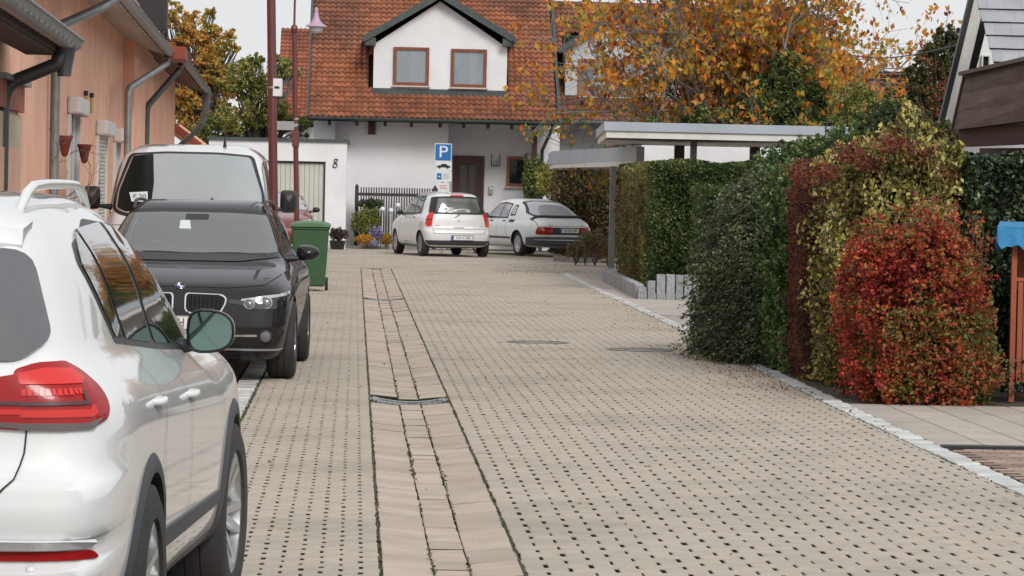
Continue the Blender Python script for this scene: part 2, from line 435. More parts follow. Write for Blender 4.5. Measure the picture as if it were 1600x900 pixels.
L_box = leaf_mat('box_hedge_leaf', [(0, (0.022, 0.042, 0.012)), (0.45, (0.055, 0.095, 0.024)), (0.85, (0.10, 0.150, 0.040)), (1, (0.22, 0.22, 0.075))], clump=0.35, clump_scale=1.8)
L_ochre = leaf_mat('browned_hedge_leaf', [(0, (0.05, 0.06, 0.018)), (0.4, (0.12, 0.13, 0.035)), (0.75, (0.23, 0.21, 0.065)), (1, (0.30, 0.18, 0.07))], clump=0.35, clump_scale=1.8)
L_cotoneaster = leaf_mat('dark_silver_green_leaf', [(0, (0.012, 0.026, 0.010)), (0.4, (0.038, 0.068, 0.026)), (0.78, (0.095, 0.13, 0.052)), (1, (0.30, 0.31, 0.16))], clump=0.3, clump_scale=2.5, transl=0.1)
L_privet = leaf_mat('fresh_green_leaf', [(0, (0.025, 0.05, 0.015)), (0.4, (0.06, 0.12, 0.03)), (0.8, (0.13, 0.22, 0.06)), (1, (0.32, 0.34, 0.14))], clump=0.3, clump_scale=2.5, rough=0.4)
L_redcol = leaf_mat('wine_red_leaf', [(0, (0.04, 0.015, 0.012)), (0.4, (0.14, 0.03, 0.02)), (0.8, (0.25, 0.06, 0.035)), (1, (0.33, 0.13, 0.05))], clump=0.35, clump_scale=3)
L_yellow = leaf_mat('yellow_autumn_leaf', [(0, (0.12, 0.04, 0.03)), (0.12, (0.05, 0.065, 0.02)), (0.35, (0.17, 0.17, 0.045)), (0.62, (0.36, 0.32, 0.08)), (0.9, (0.56, 0.47, 0.15)), (1, (0.68, 0.58, 0.26))], clump=0.32, clump_scale=2.2)
L_redbush = leaf_mat('scarlet_leaf', [(0, (0.12, 0.012, 0.018)), (0.25, (0.32, 0.035, 0.025)), (0.5, (0.48, 0.08, 0.03)), (0.72, (0.40, 0.15, 0.04)), (0.88, (0.22, 0.17, 0.04)), (1, (0.10, 0.13, 0.03))], clump=0.42, clump_scale=2.6)
L_greenred = leaf_mat('green_turning_red_leaf', [(0, (0.30, 0.04, 0.03)), (0.35, (0.36, 0.12, 0.04)), (0.6, (0.20, 0.16, 0.04)), (1, (0.08, 0.12, 0.03))], clump=0.4, clump_scale=3)
L_ivy = leaf_mat('dark_ivy_leaf', [(0, (0.010, 0.017, 0.010)), (0.5, (0.031, 0.051, 0.022)), (0.85, (0.076, 0.111, 0.051)), (1, (0.170, 0.221, 0.102))], clump=0.3, clump_scale=3, rough=0.35, transl=0.1)
L_dry = leaf_mat('dry_plant', [(0, (0.05, 0.05, 0.025)), (0.4, (0.14, 0.12, 0.06)), (0.75, (0.26, 0.20, 0.12)), (1, (0.30, 0.13, 0.10))], clump=0.35, clump_scale=2.5)
L_brownhedge = leaf_mat('brown_green_hedge_leaf', [(0, (0.033, 0.039, 0.016)), (0.4, (0.104, 0.091, 0.039)), (0.75, (0.208, 0.117, 0.065)), (1, (0.312, 0.260, 0.104))], clump=0.35, clump_scale=1.5)
L_fallen = leaf_mat('fallen_leaf', [(0, (0.12, 0.06, 0.03)), (0.5, (0.26, 0.15, 0.06)), (1, (0.40, 0.25, 0.10))], transl=0)
L_flower_y = leaf_mat('yellow_orange_flower', [(0, (0.22, 0.15, 0.03)), (0.5, (0.60, 0.35, 0.05)), (1, (0.65, 0.22, 0.04))])
L_flower_p = leaf_mat('lilac_flower', [(0, (0.16, 0.14, 0.30)), (0.5, (0.36, 0.34, 0.55)), (1, (0.55, 0.53, 0.68))])
L_heather = leaf_mat('brown_heather', [(0, (0.03, 0.025, 0.02)), (0.5, (0.08, 0.05, 0.04)), (1, (0.17, 0.10, 0.08))])
M_doorpane = mat('door_pane', (0.06, 0.055, 0.055), 0.15, spec=0.6)
M_brass = mat('brass', (0.55, 0.42, 0.2), 0.35, metal=0.8)

M_mossbed = mat('mossy_joint', (0.075, 0.068, 0.042), 0.95, var=(0.035, 0.038, 0.02), var_scale=6, world_co=True)
# ================================================================== ground
def interp(tab, t):
    return float(np.interp(t, [a for a, b in tab], [b for a, b in tab]))

CURB = [(9, 3.63), (18.1, 3.63), (24.45, 3.65), (29.2, 3.70), (38, 3.84), (59, 3.98), (67, 4.08)]
CH0, CH1, CH2, CH3 = 0.139, 0.356, 0.515, 0.732        # the four joints of the gutter strip
LEFT = -0.745

def sheet(name, x0, x1, y0, y1, z, m, kind='structure'):
    o = mesh_obj(name, [(x0, y0, z), (x1, y0, z), (x1, y1, z), (x0, y1, z)], [(0, 1, 2, 3)], m)
    o['kind'] = kind
    return o

sheet('ground', -900, 900, -60, 2200, -0.045, M_soil)
street = empty('street', (0, 0, 0), kind='structure')
bed = mesh_obj('joint_bed', [(LEFT, 8, -0.033), (CH0, 8, -0.033), (CH0, 66.8, -0.033), (LEFT, 66.8, -0.033), (CH3, 8, -0.033), (4.1, 8, -0.033), (4.1, 66.8, -0.033), (CH3, 66.8, -0.033)], [(0, 1, 2, 3), (4, 5, 6, 7)], M_joint, street)

def paver_verts(lx, ly, h=0.0, ch=0.005, depth=0.034, tilt=(0, 0)):
    x, y = lx / 2, ly / 2
    cy = 0.0012
    v = [(-x + ch, -y + cy, h), (x - ch, -y + cy, h), (x - ch, y - cy, h), (-x + ch, y - cy, h),
         (-x, -y, h - ch), (x, -y, h - ch), (x, y, h - ch), (-x, y, h - ch),
         (-x, -y, -depth), (x, -y, -depth), (x, y, -depth), (-x, y, -depth)]
    v = [(a, b, c + (a * tilt[0] + b * tilt[1] if c > -depth else 0)) for a, b, c in v]
    f = [(0, 1, 2, 3), (4, 5, 1, 0), (5, 6, 2, 1), (6, 7, 3, 2), (7, 4, 0, 3), (8, 9, 5, 4), (9, 10, 6, 5), (10, 11, 7, 6), (11, 8, 4, 7)]
    return v, f

def paver_field(parent, name, spots, m, single, near=None, rel=0.0016):
    """spots: (x, y, lx, ly, z, tilt). The ones showing largest are parts of their own, the others one stuff part"""
    rnd = random.Random(3)
    cache = {}
    order = sorted(range(len(spots)), key=lambda i: spots[i][1] if near is None else near(spots[i]))
    first = set([i for i in order if spots[i][1] > 13.3][:single])
    mb = MB()
    for i, s in enumerate(spots):
        x, y, lx, ly, z = s[:5]
        til = s[5] if len(s) > 5 else (0, 0)
        if i in first:
            key = (round(lx, 3), round(ly, 3), round(til[0], 2), round(z, 3), rnd.randrange(3))
            if key not in cache:
                v, f = paver_verts(lx, ly, rnd.uniform(-rel, rel), 0.004, 0.034, (til[0] + rnd.uniform(-.006, .006), til[1] + rnd.uniform(-.008, .008)))
                me = bpy.data.meshes.new(name); me.from_pydata(v, [], f); me.materials.append(m); me.materials.append(M_joint)
                me.polygons.foreach_set('material_index', [0] * (len(f) - 4) + [1] * 4)
                cache[key] = me
            o = bpy.data.objects.new(name, cache[key]); o.location = (x, y, z); link(o, parent)
        else:
            v, f = paver_verts(lx, ly, rnd.uniform(-rel, rel), 0.004, 0.034, (til[0] + rnd.uniform(-.006, .006), til[1] + rnd.uniform(-.008, .008)))
            mb.add([(a + x, b + y, c + z) for a, b, c in v], f)
            mb.mi[-4:] = [1] * 4
    if mb.v:
        o = mb.build(name + '_field', [m, M_joint], parent)
        o['kind'] = 'stuff'

LIDS = [(G(840, 535), 0.56), (G(1000, 547), 0.60)]
def in_lid(x, y, r=0.02):
    return any(abs(x - c.x) < w * 0.62 and abs(y - c.y) < w * 0.62 for c, w in LIDS)

spots = []
rnd = random.Random(5)
# right of the gutter: running bond, stones 0.197 x 0.142
LX, LY = 0.197, 0.142
r = 0; y = 11.0
while y < 66.8:
    x = CH3 + 0.004 + (LX / 2 if r % 2 else 0)
    edge = interp(CURB, y) - 0.004
    if r % 2:
        spots.append((CH3 + 0.004 + LX / 4, y + LY / 2, LX / 2 - 0.018, LY - 0.0015, 0))
    while x < edge - 0.02:
        w = min(LX, edge - x)
        cx = x + w / 2
        if not in_lid(cx, y):
            j = rnd.uniform(-0.003, 0.003)
            spots.append((cx + j, y + LY / 2, w - rnd.choice((0.009, 0.012, 0.015, 0.018, 0.023)), LY - rnd.choice((0.001, 0.001, 0.001, 0.0015, 0.002, 0.009)), 0))
        x += LX
    y += LY; r += 1
paver_field(street, 'paver', spots, M_paver, 200)
spots = []
LX, LY = 0.1665, 0.0975
r = 0; y = 17.0 if False else 11.0
while y < 66.8:
    x = CH0 - 0.004 - (LX / 2 if r % 2 else 0)
    if r % 2:
        spots.append((CH0 - 0.004 - LX / 4, y + LY / 2, LX / 2 - 0.016, LY - 0.0015, 0))
    while x > LEFT + 0.02:
        w = min(LX, x - LEFT)
        spots.append((x - w / 2 + rnd.uniform(-.003, .003), y + LY / 2, w - rnd.choice((0.011, 0.014, 0.017, 0.020)), LY - rnd.choice((0.001, 0.001, 0.002, 0.006)), 0, (0.012, 0)))
        x -= LX
    y += LY; r += 1
paver_field(street, 'paver', spots, M_paver, 95)

# the dished gutter strip of three rows of slabs
gutter = empty('drain_gutter', (0, 0, 0), kind='structure')
mesh_obj('joint_bed', [(CH0 - .010, 8, -0.007), (CH0 + .03, 8, -0.016), (CH0 + .03, 66.8, -0.016), (CH0 - .010, 66.8, -0.007), (CH0 + .03, 8, -0.045), (CH3 - .03, 8, -0.045), (CH3 - .03, 66.8, -0.045), (CH0 + .03, 66.8, -0.045), (CH3 - .03, 8, -.016), (CH3 + .010, 8, -.007), (CH3 + .010, 66.8, -.007), (CH3 - .03, 66.8, -.016)], [(0, 1, 2, 3), (4, 5, 6, 7), (8, 9, 10, 11)], M_mossbed, gutter)
GRATES = [(25.2, 0.42), (48.3, 0.32)]
sp = []
for (a, b, zz, tl, ln) in ((CH0, CH1, -0.011, (-0.10, 0), 0.27), (CH1, CH2, -0.0255, (0.0, 0), 0.16), (CH2, CH3, -0.013, (0.11, 0), 0.27)):
    y = 11.0
    while y < 66.7:
        l = ln * rnd.uniform(0.93, 1.07)
        if not any(g - d < y + l / 2 < g + d and True for g, d in GRATES):
            sp.append(((a + b) / 2 + rnd.uniform(-.0025, .0025), y + l / 2, (b - a) - rnd.choice((0.004, 0.006, 0.009)), l - rnd.choice((0.003, 0.006, 0.012)), zz, (tl[0] + rnd.uniform(-.01, .01), rnd.uniform(-.01, .01))))
        y += l
paver_field(gutter, 'gutter_slab', sp, M_gutter, 240, rel=0.0035)
# moss and grit in the long joints
def tufts(name, pts, size, m, parent, kind='stuff'):
    o = leaf_cloud(name, pts, size, m, parent, flat=0.5)
    o['kind'] = kind
    return o

# leaf clouds ------------------------------------------------------------
def leaf_cloud(name, pts, size, m, parent=None, aspect=0.62, jitter=0.35, flat=0.0, normals=None, seed=1, droop=None):
    """one folded leaf (two triangles) at each point"""
    pts = np.asarray(pts, dtype=np.float64)
    n = len(pts)
    rg = np.random.default_rng(seed + n)
    s = (size if np.ndim(size) else np.full(n, size)) * rg.uniform(1 - jitter, 1 + jitter, n)
    d = rg.normal(size=(n, 3))
    if flat: d[:, 2] *= (1 - flat)
    if normals is not None: d = d * 0.75 + normals * 0.0
    if droop is not None: d = d * 0.6 + np.asarray(droop)
    d /= np.linalg.norm(d, axis=1)[:, None] + 1e-9
    q = rg.normal(size=(n, 3))
    if flat: q[:, 2] *= (1 - flat)
    if normals is not None:
        q = np.cross(normals + rg.normal(size=(n, 3)) * 0.55, d)
    u = np.cross(d, q); u /= np.linalg.norm(u, axis=1)[:, None] + 1e-9
    if normals is not None: u = q / (np.linalg.norm(q, axis=1)[:, None] + 1e-9)
    w = np.cross(d, u)
    L = s[:, None] * d
    W = (s * aspect * 0.5)[:, None] * u
    F = (s * 0.12)[:, None] * w
    v = np.empty((n, 4, 3))
    v[:, 0] = pts - L * 0.5
    v[:, 1] = pts + W + F
    v[:, 2] = pts + L * 0.5
    v[:, 3] = pts - W + F
    idx = np.arange(n)[:, None] * 4
    tri = np.concatenate([idx + [0, 1, 2], idx + [0, 2, 3]], axis=1).reshape(-1)
    me = bpy.data.meshes.new(name)
    me.vertices.add(n * 4); me.vertices.foreach_set('co', v.reshape(-1))
    me.loops.add(n * 6); me.loops.foreach_set('vertex_index', tri.astype(np.int32))
    me.polygons.add(n * 2); me.polygons.foreach_set('loop_start', np.arange(0, n * 6, 3, dtype=np.int32))
    me.polygons.foreach_set('loop_total', np.full(n * 2, 3, dtype=np.int32))
    me.update(calc_edges=True)
    me.materials.append(m)
    return data_obj(name, me, None, parent, world_coords=parent is not None)

moss = []
for k in range(5200):
    y = 12.5 + 54 * rnd.random() ** 1.6
    xx = rnd.choice((CH0, CH0, CH0, CH1, CH2, CH3, CH3))
    if math.sin(y * 0.9 + xx * 7) + math.sin(y * 2.3 + xx * 3) * 0.6 < rnd.uniform(-1.2, 0.8): continue
    moss.append((xx + rnd.gauss(0, 0.006), y, -0.008 + rnd.uniform(-.012, .006)))
for k in range(1500):
    y = 19 + 20 * rnd.random()
    moss.append((LEFT + rnd.gauss(0, 0.014), y, -0.004))
for k in range(1300):
    y = 16 + 30 * rnd.random()
    moss.append((interp(CURB, y) + rnd.choice((0.0, 0.0, 0.175)) + rnd.gauss(0, 0.010), y, -0.004))
L_moss = leaf_mat('joint_moss', [(0, (0.03, 0.03, 0.015)), (0.5, (0.07, 0.085, 0.03)), (1, (0.15, 0.15, 0.06))], transl=0.1)
mo = leaf_cloud('joint_moss', moss, 0.019, L_moss, gutter, flat=0.3); mo['kind'] = 'stuff'

# drain grates in the gutter: dished galvanised frames
def grate(y, label, w=0.52):
    g = empty('gutter_grate', ((CH0 + CH3) / 2, y, -0.046), label=label, cat='drain grate', group='drain grates in the gutter')
    def arc(r): return -0.030 * (1 - (2 * r) ** 2)
    fr = MB(); n = 12
    for yy in (-0.15, 0.15):
        pts = [((i / n - 0.5) * w, yy, 0.030 + arc(i / n - 0.5)) for i in range(n + 1)]
        for a, b in zip(pts, pts[1:]): fr.beam(a, b, 0.03, 0.03)
    for sx in (-1, 1):
        fr.beam((sx * w / 2, -0.165, 0.03), (sx * w / 2, 0.165, 0.03), 0.03, 0.034)
        fr.box(sx * w / 2 - 0.045, sx * w / 2 + 0.045, -0.03, 0.03, 0.03, 0.046)
    fr.build('frame', M_zinc, g, bevel=0.003)
    for i in range(1, 12):
        r_ = i / 12 - 0.5
        bmb = MB(); bmb.box(r_ * w - 0.011, r_ * w + 0.011, -0.138, 0.138, arc(r_) + 0.01, arc(r_) + 0.03)
        bmb.build('bar', M_iron, g)
    MB().box(-w / 2, w / 2, -.14, .14, -0.05, -0.03).build('trough', M_well, g)
grate(25.2, 'nearer dished metal drain grate across the gutter strip')
grate(48.3, 'farther small drain grate in the gutter strip, level with the green bin', 0.36)

# manhole lids
def manhole(c, w, label):
    g = empty('manhole_cover', (c.x, c.y, 0), label=label, cat='manhole cover', group='manhole covers in the paving')
    r_ = w / 2
    MB().lathe([(r_ + 0.05, -0.02), (r_ + 0.05, 0.004), (r_ + 0.012, 0.007), (r_ + 0.010, -0.012)], 48).build('ring', M_iron, g, smooth=True, angle=30)
    MB().lathe([(r_ + 0.004, -0.015), (r_ + 0.002, 0.003), (r_ * 0.82, 0.006), (r_ * 0.8, 0.001), (0.001, 0.001)], 48).build('lid', mat('concrete_lid_fill', (0.26, 0.25, 0.23), 0.9, var=(0.18, 0.17, 0.16)) if 'concrete_lid_fill' not in MATS else MATS['concrete_lid_fill'], g, smooth=True, angle=30)
    for k in range(2):
        a = k * pi
        MB().box(r_ * .5 * cos(a) - .02, r_ * .5 * cos(a) + .02, -.02, .02, 0, 0.005).build('lifting_stud', M_iron, g)
    # stones cut round the cover
    cu = MB(); q = w * 0.66; n = 32
    ring = [(q_[0], q_[1]) for q_ in [((r_ + .055) * cos(2 * pi * k / n), (r_ + .055) * sin(2 * pi * k / n)) for k in range(n)]]
    out = []
    for (a, b) in ring:
        t = q / max(abs(a), abs(b)); out.append((a * t, b * t))
    v = [(a, b, -0.001) for a, b in ring] + [(a, b, -0.001) for a, b in out]
    f = [(k, (k + 1) % n, n + (k + 1) % n, n + k) for k in range(n)]
    cu.add(v, f); cu.build('cut_stone_surround', M_paver, g)
manhole(LIDS[0][0], LIDS[0][1], 'round grey manhole cover nearer the gutter strip')
manhole(LIDS[1][0], LIDS[1][1], 'round dark manhole cover nearer the right kerb')

# granite sett kerb on the right (flush) and on the left
kerb = empty('right_kerb', (0, 0, 0), kind='structure')
def setts(parent, xf, y0, y1, w, single, side):
    rr = random.Random(11); y = y0; lst = []
    while y < y1:
        l = rr.uniform(0.14, 0.2)
        lst.append((xf(y), y, l)); y += l
    mb = MB()
    for i, (x, y, l) in enumerate(lst):
        g = MB()
        e = 0.006
        a, b = rr.uniform(.002, .012), rr.uniform(.002, .012)
        h = rr.uniform(-.004, .006)
        tx = MB()
        v = [(x + a, y + e, h), (x + w - b, y + e + rr.uniform(0, .008), h + rr.uniform(-.004, .004)), (x + w - a, y + l - e, h), (x + b, y + l - e - rr.uniform(0, .008), h + rr.uniform(-.004, .004)),
             (x, y, -0.012), (x + w, y, -0.012), (x + w, y + l, -0.012), (x, y + l, -0.012), (x, y, -.04), (x + w, y, -.04), (x + w, y + l, -.04), (x, y + l, -.04)]
        f = [(0, 1, 2, 3), (4, 5, 1, 0), (5, 6, 2, 1), (6, 7, 3, 2), (7, 4, 0, 3), (8, 9, 5, 4), (9, 10, 6, 5), (10, 11, 7, 6), (11, 8, 4, 7)]
        if i < single: g.add(v, f).build('sett', M_sett, parent)
        else: mb.add(v, f)
    if mb.v:
        o = mb.build('sett_row', M_sett, parent); o['kind'] = 'stuff'
setts(kerb, lambda y: interp(CURB, y), 15.5, 67, 0.165, 190, 1)
mesh_obj('joint_bed', [(3.5, 8, -0.02), (4.3, 8, -0.02), (4.3, 67, -0.02), (3.5, 67, -0.02)], [(0, 1, 2, 3)], M_joint, kerb)
lk = empty('left_kerb', (0, 0, 0), kind='structure')
setts(lk, lambda y: LEFT - 0.175, 18.5, 66, 0.165, 60, -1)
mesh_obj('joint_bed', [(-1.0, 8, -0.022), (LEFT, 8, -0.022), (LEFT, 67, -0.022), (-1.0, 67, -0.022)], [(0, 1, 2, 3)], M_joint, lk)

# parking bays on the left: reddish stones
bay = empty('parking_bay', (0, 0, 0), kind='structure')
mesh_obj('joint_bed', [(-3.2, 8, -0.014), (-0.93, 8, -0.014), (-0.93, 67, -0.014), (-3.2, 67, -0.014)], [(0, 1, 2, 3)], M_joint, bay)
sp = []
y = 20.0; r = 0
while y < 32.5:
    x = -0.935 - (0.1 if r % 2 else 0)
    while x > -2.6:
        sp.append((x - 0.1, y + 0.05, 0.193, 0.094, -0.002)); x -= 0.2
    y += 0.1; r += 1
paver_field(bay, 'bay_stone', sp, M_redpaver, 60, near=lambda s: abs(s[1] - 25) - s[0] * 2)
sheet('left_pavement', -3.3, -0.92, 32.5, 66.8, -0.003, M_redpaver)
sheet('left_verge', -12, -3.2, 10, 66.8, -0.006, M_slab)

# far square before the house, laid the other way
M_farp = mat('far_paving', (0.44, 0.385, 0.32), 0.88, var=(0.35, 0.31, 0.265), var_scale=1.1, dirt=(0.22, 0.2, 0.16), dirt_scale=0.8, dirt_amt=0.4, bump=0.2)
far_sq = empty('far_square', (0, 0, 0), kind='structure')
mesh_obj('joint_bed', [(-8, 66.8, -0.02), (14, 66.8, -0.02), (14, 92, -0.02), (-8, 92, -0.02)], [(0, 1, 2, 3)], M_joint, far_sq)
mb = MB(); rr = random.Random(9)
# a border course, then long rows
for i in range(60):
    x = -5.5 + i * 0.2
    mb.box(x + .004, x + .196, 66.82, 67.02, -0.02, 0.001)
y = 67.04; r = 0
while y < 88.6:
    x = -6.0 + (0.2 if r % 2 else 0)
    d = 0.2
    while x < 8.5:
        mb.box(x + .004, x + .396, y + .004, y + d - .004, -0.02, rr.uniform(-.001, .002)); x += 0.4
    y += d; r += 1
o = mb.build('paver_field', M_paver, far_sq); o['kind'] = 'stuff'

# right-hand side: pavement slabs by the red bush, reddish drive in front of it
pave = empty('right_pavement', (0, 0, 0), kind='structure')
mesh_obj('joint_bed', [(3.78, 21.25, -0.016), (9, 21.25, -0.016), (9, 25.6, -0.016), (3.78, 25.6, -0.016)], [(0, 1, 2, 3)], M_joint, pave)
x = 3.80; c = 0
A_SL = 0.0
while x < 8.8:
    y = 21.3
    wd = 0.315
    for k in range(1):
        v, f = paver_verts(wd - 0.012, 4.2 - 0.01, 0.0, 0.005, 0.02)
        v = [(a + x + wd / 2, b + y + 2.1, cz + 0.002) for a, b, cz in v]
        MB().add(v, f).build('slab', M_slab, pave)
    x += wd; c += 1
drive = empty('near_driveway', (0, 0, 0), kind='structure')
mesh_obj('joint_bed', [(3.78, 9, -0.02), (9, 9, -0.02), (9, 21.26, -0.02), (3.78, 21.26, -0.02)], [(0, 1, 2, 3)], M_joint, drive)
MB().box(3.80, 9, 21.14, 21.28, -0.02, 0.012).build('edge_strip', M_black, drive)
sp = []; y = 13.5; r = 0
while y < 21.05:
    x = 3.81 + (0.1 if r % 2 else 0)
    while x < 6.0:
        sp.append((x + 0.1, y + 0.05, 0.192, 0.093, -0.003)); x += 0.2
    y += 0.1; r += 1
paver_field(drive, 'drive_stone', sp, M_redpaver, 200, near=lambda s: abs(s[1] - 19.6) + s[0])
sheet('side_driveway', 3.9, 14, 36.5, 53.2, -0.004, M_slab)
sheet('hedge_bed', 3.8, 14, 25.5, 36.4, -0.008, M_soil)
sheet('side_paving', 4.13, 9, 53.2, 70.5, -0.005, M_slab)
sheet('garden_soil', 4.1, 30, 53.2, 92, -0.010, M_soil)
sheet('front_garden', -3, 12, 88.6, 90.4, 0.004, M_soil)
# joints across the side driveway
sd = MB()
for yy in (38.2, 40.4, 43.5):
    sd.beam((4.0, yy, 0), (8.5, yy + 0.5, 0), 0.012, 0.004)
o = sd.build('driveway_joint', M_joint); o['kind'] = 'structure'

# fallen leaves along the right kerb and about the square
pts = []
for k in range(420):
    y = 22 + 34 * rnd.random()
    pts.append((interp(CURB, y) - abs(rnd.gauss(0, 0.22)) + 0.08, y, 0.010))
for k in range(420):
    y = 27 + 8 * rnd.random()
    pts.append((interp(CURB, y) - abs(rnd.gauss(0, 0.35)) - 0.02, y, 0.010))
for k in range(120):
    y = 14 + 50 * rnd.random()
    pts.append((rnd.uniform(-0.7, 3.6), y, 0.008))
for k in range(700):
    pts.append((rnd.uniform(2.5, 6), rnd.uniform(76, 88), 0.03 + rnd.random() * 0.06))
for k in range(250):
    pts.append((rnd.uniform(2.8, 4.6), rnd.uniform(63, 72), 0.012))
o = leaf_cloud('fallen_leaves', pts, 0.021, L_fallen, None, flat=0.85); o['kind'] = 'stuff'
# ================================================================== cars
def catmull(ctrl, per=8):
    """closed curve through control points; a point with a third value 1 is a corner"""
    n = len(ctrl); out = []
    for i in range(n):
        p0, p1, p2, p3 = [np.array(ctrl[(i + k - 1) % n][:2], float) for k in range(4)]
        if len(ctrl[i]) > 2: p0 = p1 - (p2 - p1)
        if len(ctrl[(i + 1) % n]) > 2: p3 = p2 + (p2 - p1)
        def t(a, b, t0): return t0 + max(np.linalg.norm(b - a), 1e-6) ** 0.5
        t0 = 0; t1 = t(p0, p1, t0); t2 = t(p1, p2, t1); t3 = t(p2, p3, t2)
        m = max(2, min(per * 3, int(np.linalg.norm(p2 - p1) / 0.032)))
        for k in range(m):
            u = t1 + (t2 - t1) * k / m
            A1 = (t1 - u) / (t1 - t0) * p0 + (u - t0) / (t1 - t0) * p1
            A2 = (t2 - u) / (t2 - t1) * p1 + (u - t1) / (t2 - t1) * p2
            A3 = (t3 - u) / (t3 - t2) * p2 + (u - t2) / (t3 - t2) * p3
            B1 = (t2 - u) / (t2 - t0) * A1 + (u - t0) / (t2 - t0) * A2
            B2 = (t3 - u) / (t3 - t1) * A2 + (u - t1) / (t3 - t1) * A3
            out.append((t2 - u) / (t2 - t1) * B1 + (u - t1) / (t2 - t1) * B2)
    return np.array(out)

def body_surface(sil, centre, width, n_exp):
    """the silhouette blown up sideways: half width(y, z) times a rounding towards the outline"""
    S = catmull(sil)
    cy, cz = centre
    cs = np.array([0.91, 0.88, 0.85, 0.815, 0.78, 0.74, 0.70, 0.65, 0.60, 0.54, 0.47, 0.40, 0.32, 0.24, 0.16, 0.08, 0.0])
    M = len(S)
    verts = []; rings = []
    def nexp(dy, dz):
        a = np.arctan2(abs(dz), abs(dy))
        return n_exp[0] + (n_exp[1] - n_exp[0]) * min(1, a / 0.9)
    cols = []
    for i in range(M):
        dy, dz = S[i, 0] - cy, S[i, 1] - cz
        ne = nexp(dy, dz)
        rho0 = (1 - 0.93 ** ne) ** (1 / ne)
        rr = list(np.linspace(0, 1, 31)[1:] * rho0)
        rr += [(1 - c ** ne) ** (1 / ne) if c > 0 else 1.0 for c in cs]
        col = []
        for q in rr:
            y, z = cy + q * dy, cz + q * dz
            c = (max(0.0, 1 - q ** ne)) ** (1 / ne)
            col.append((width(y, z) * c, y, z))
        cols.append(col)
    K = len(cols[0])
    vid = {}
    def add(p): verts.append(p); return len(verts) - 1
    faces = []
    pr = add((width(cy, cz), cy, cz)); pl = add((-width(cy, cz), cy, cz))
    R = [[add((c[0], c[1], c[2])) for c in col] for col in cols]
    Lf = [[add((-c[0], c[1], c[2])) if k < K - 1 else R[i][k] for k, c in enumerate(col)] for i, col in enumerate(cols)]
    for i in range(M):
        j = (i + 1) % M
        faces.append((pr, R[i][0], R[j][0])); faces.append((pl, Lf[j][0], Lf[i][0]))
        for k in range(K - 1):
            faces.append((R[i][k], R[i][k + 1], R[j][k + 1], R[j][k]))
            faces.append((Lf[i][k], Lf[j][k], Lf[j][k + 1], Lf[i][k + 1]))
    return verts, faces

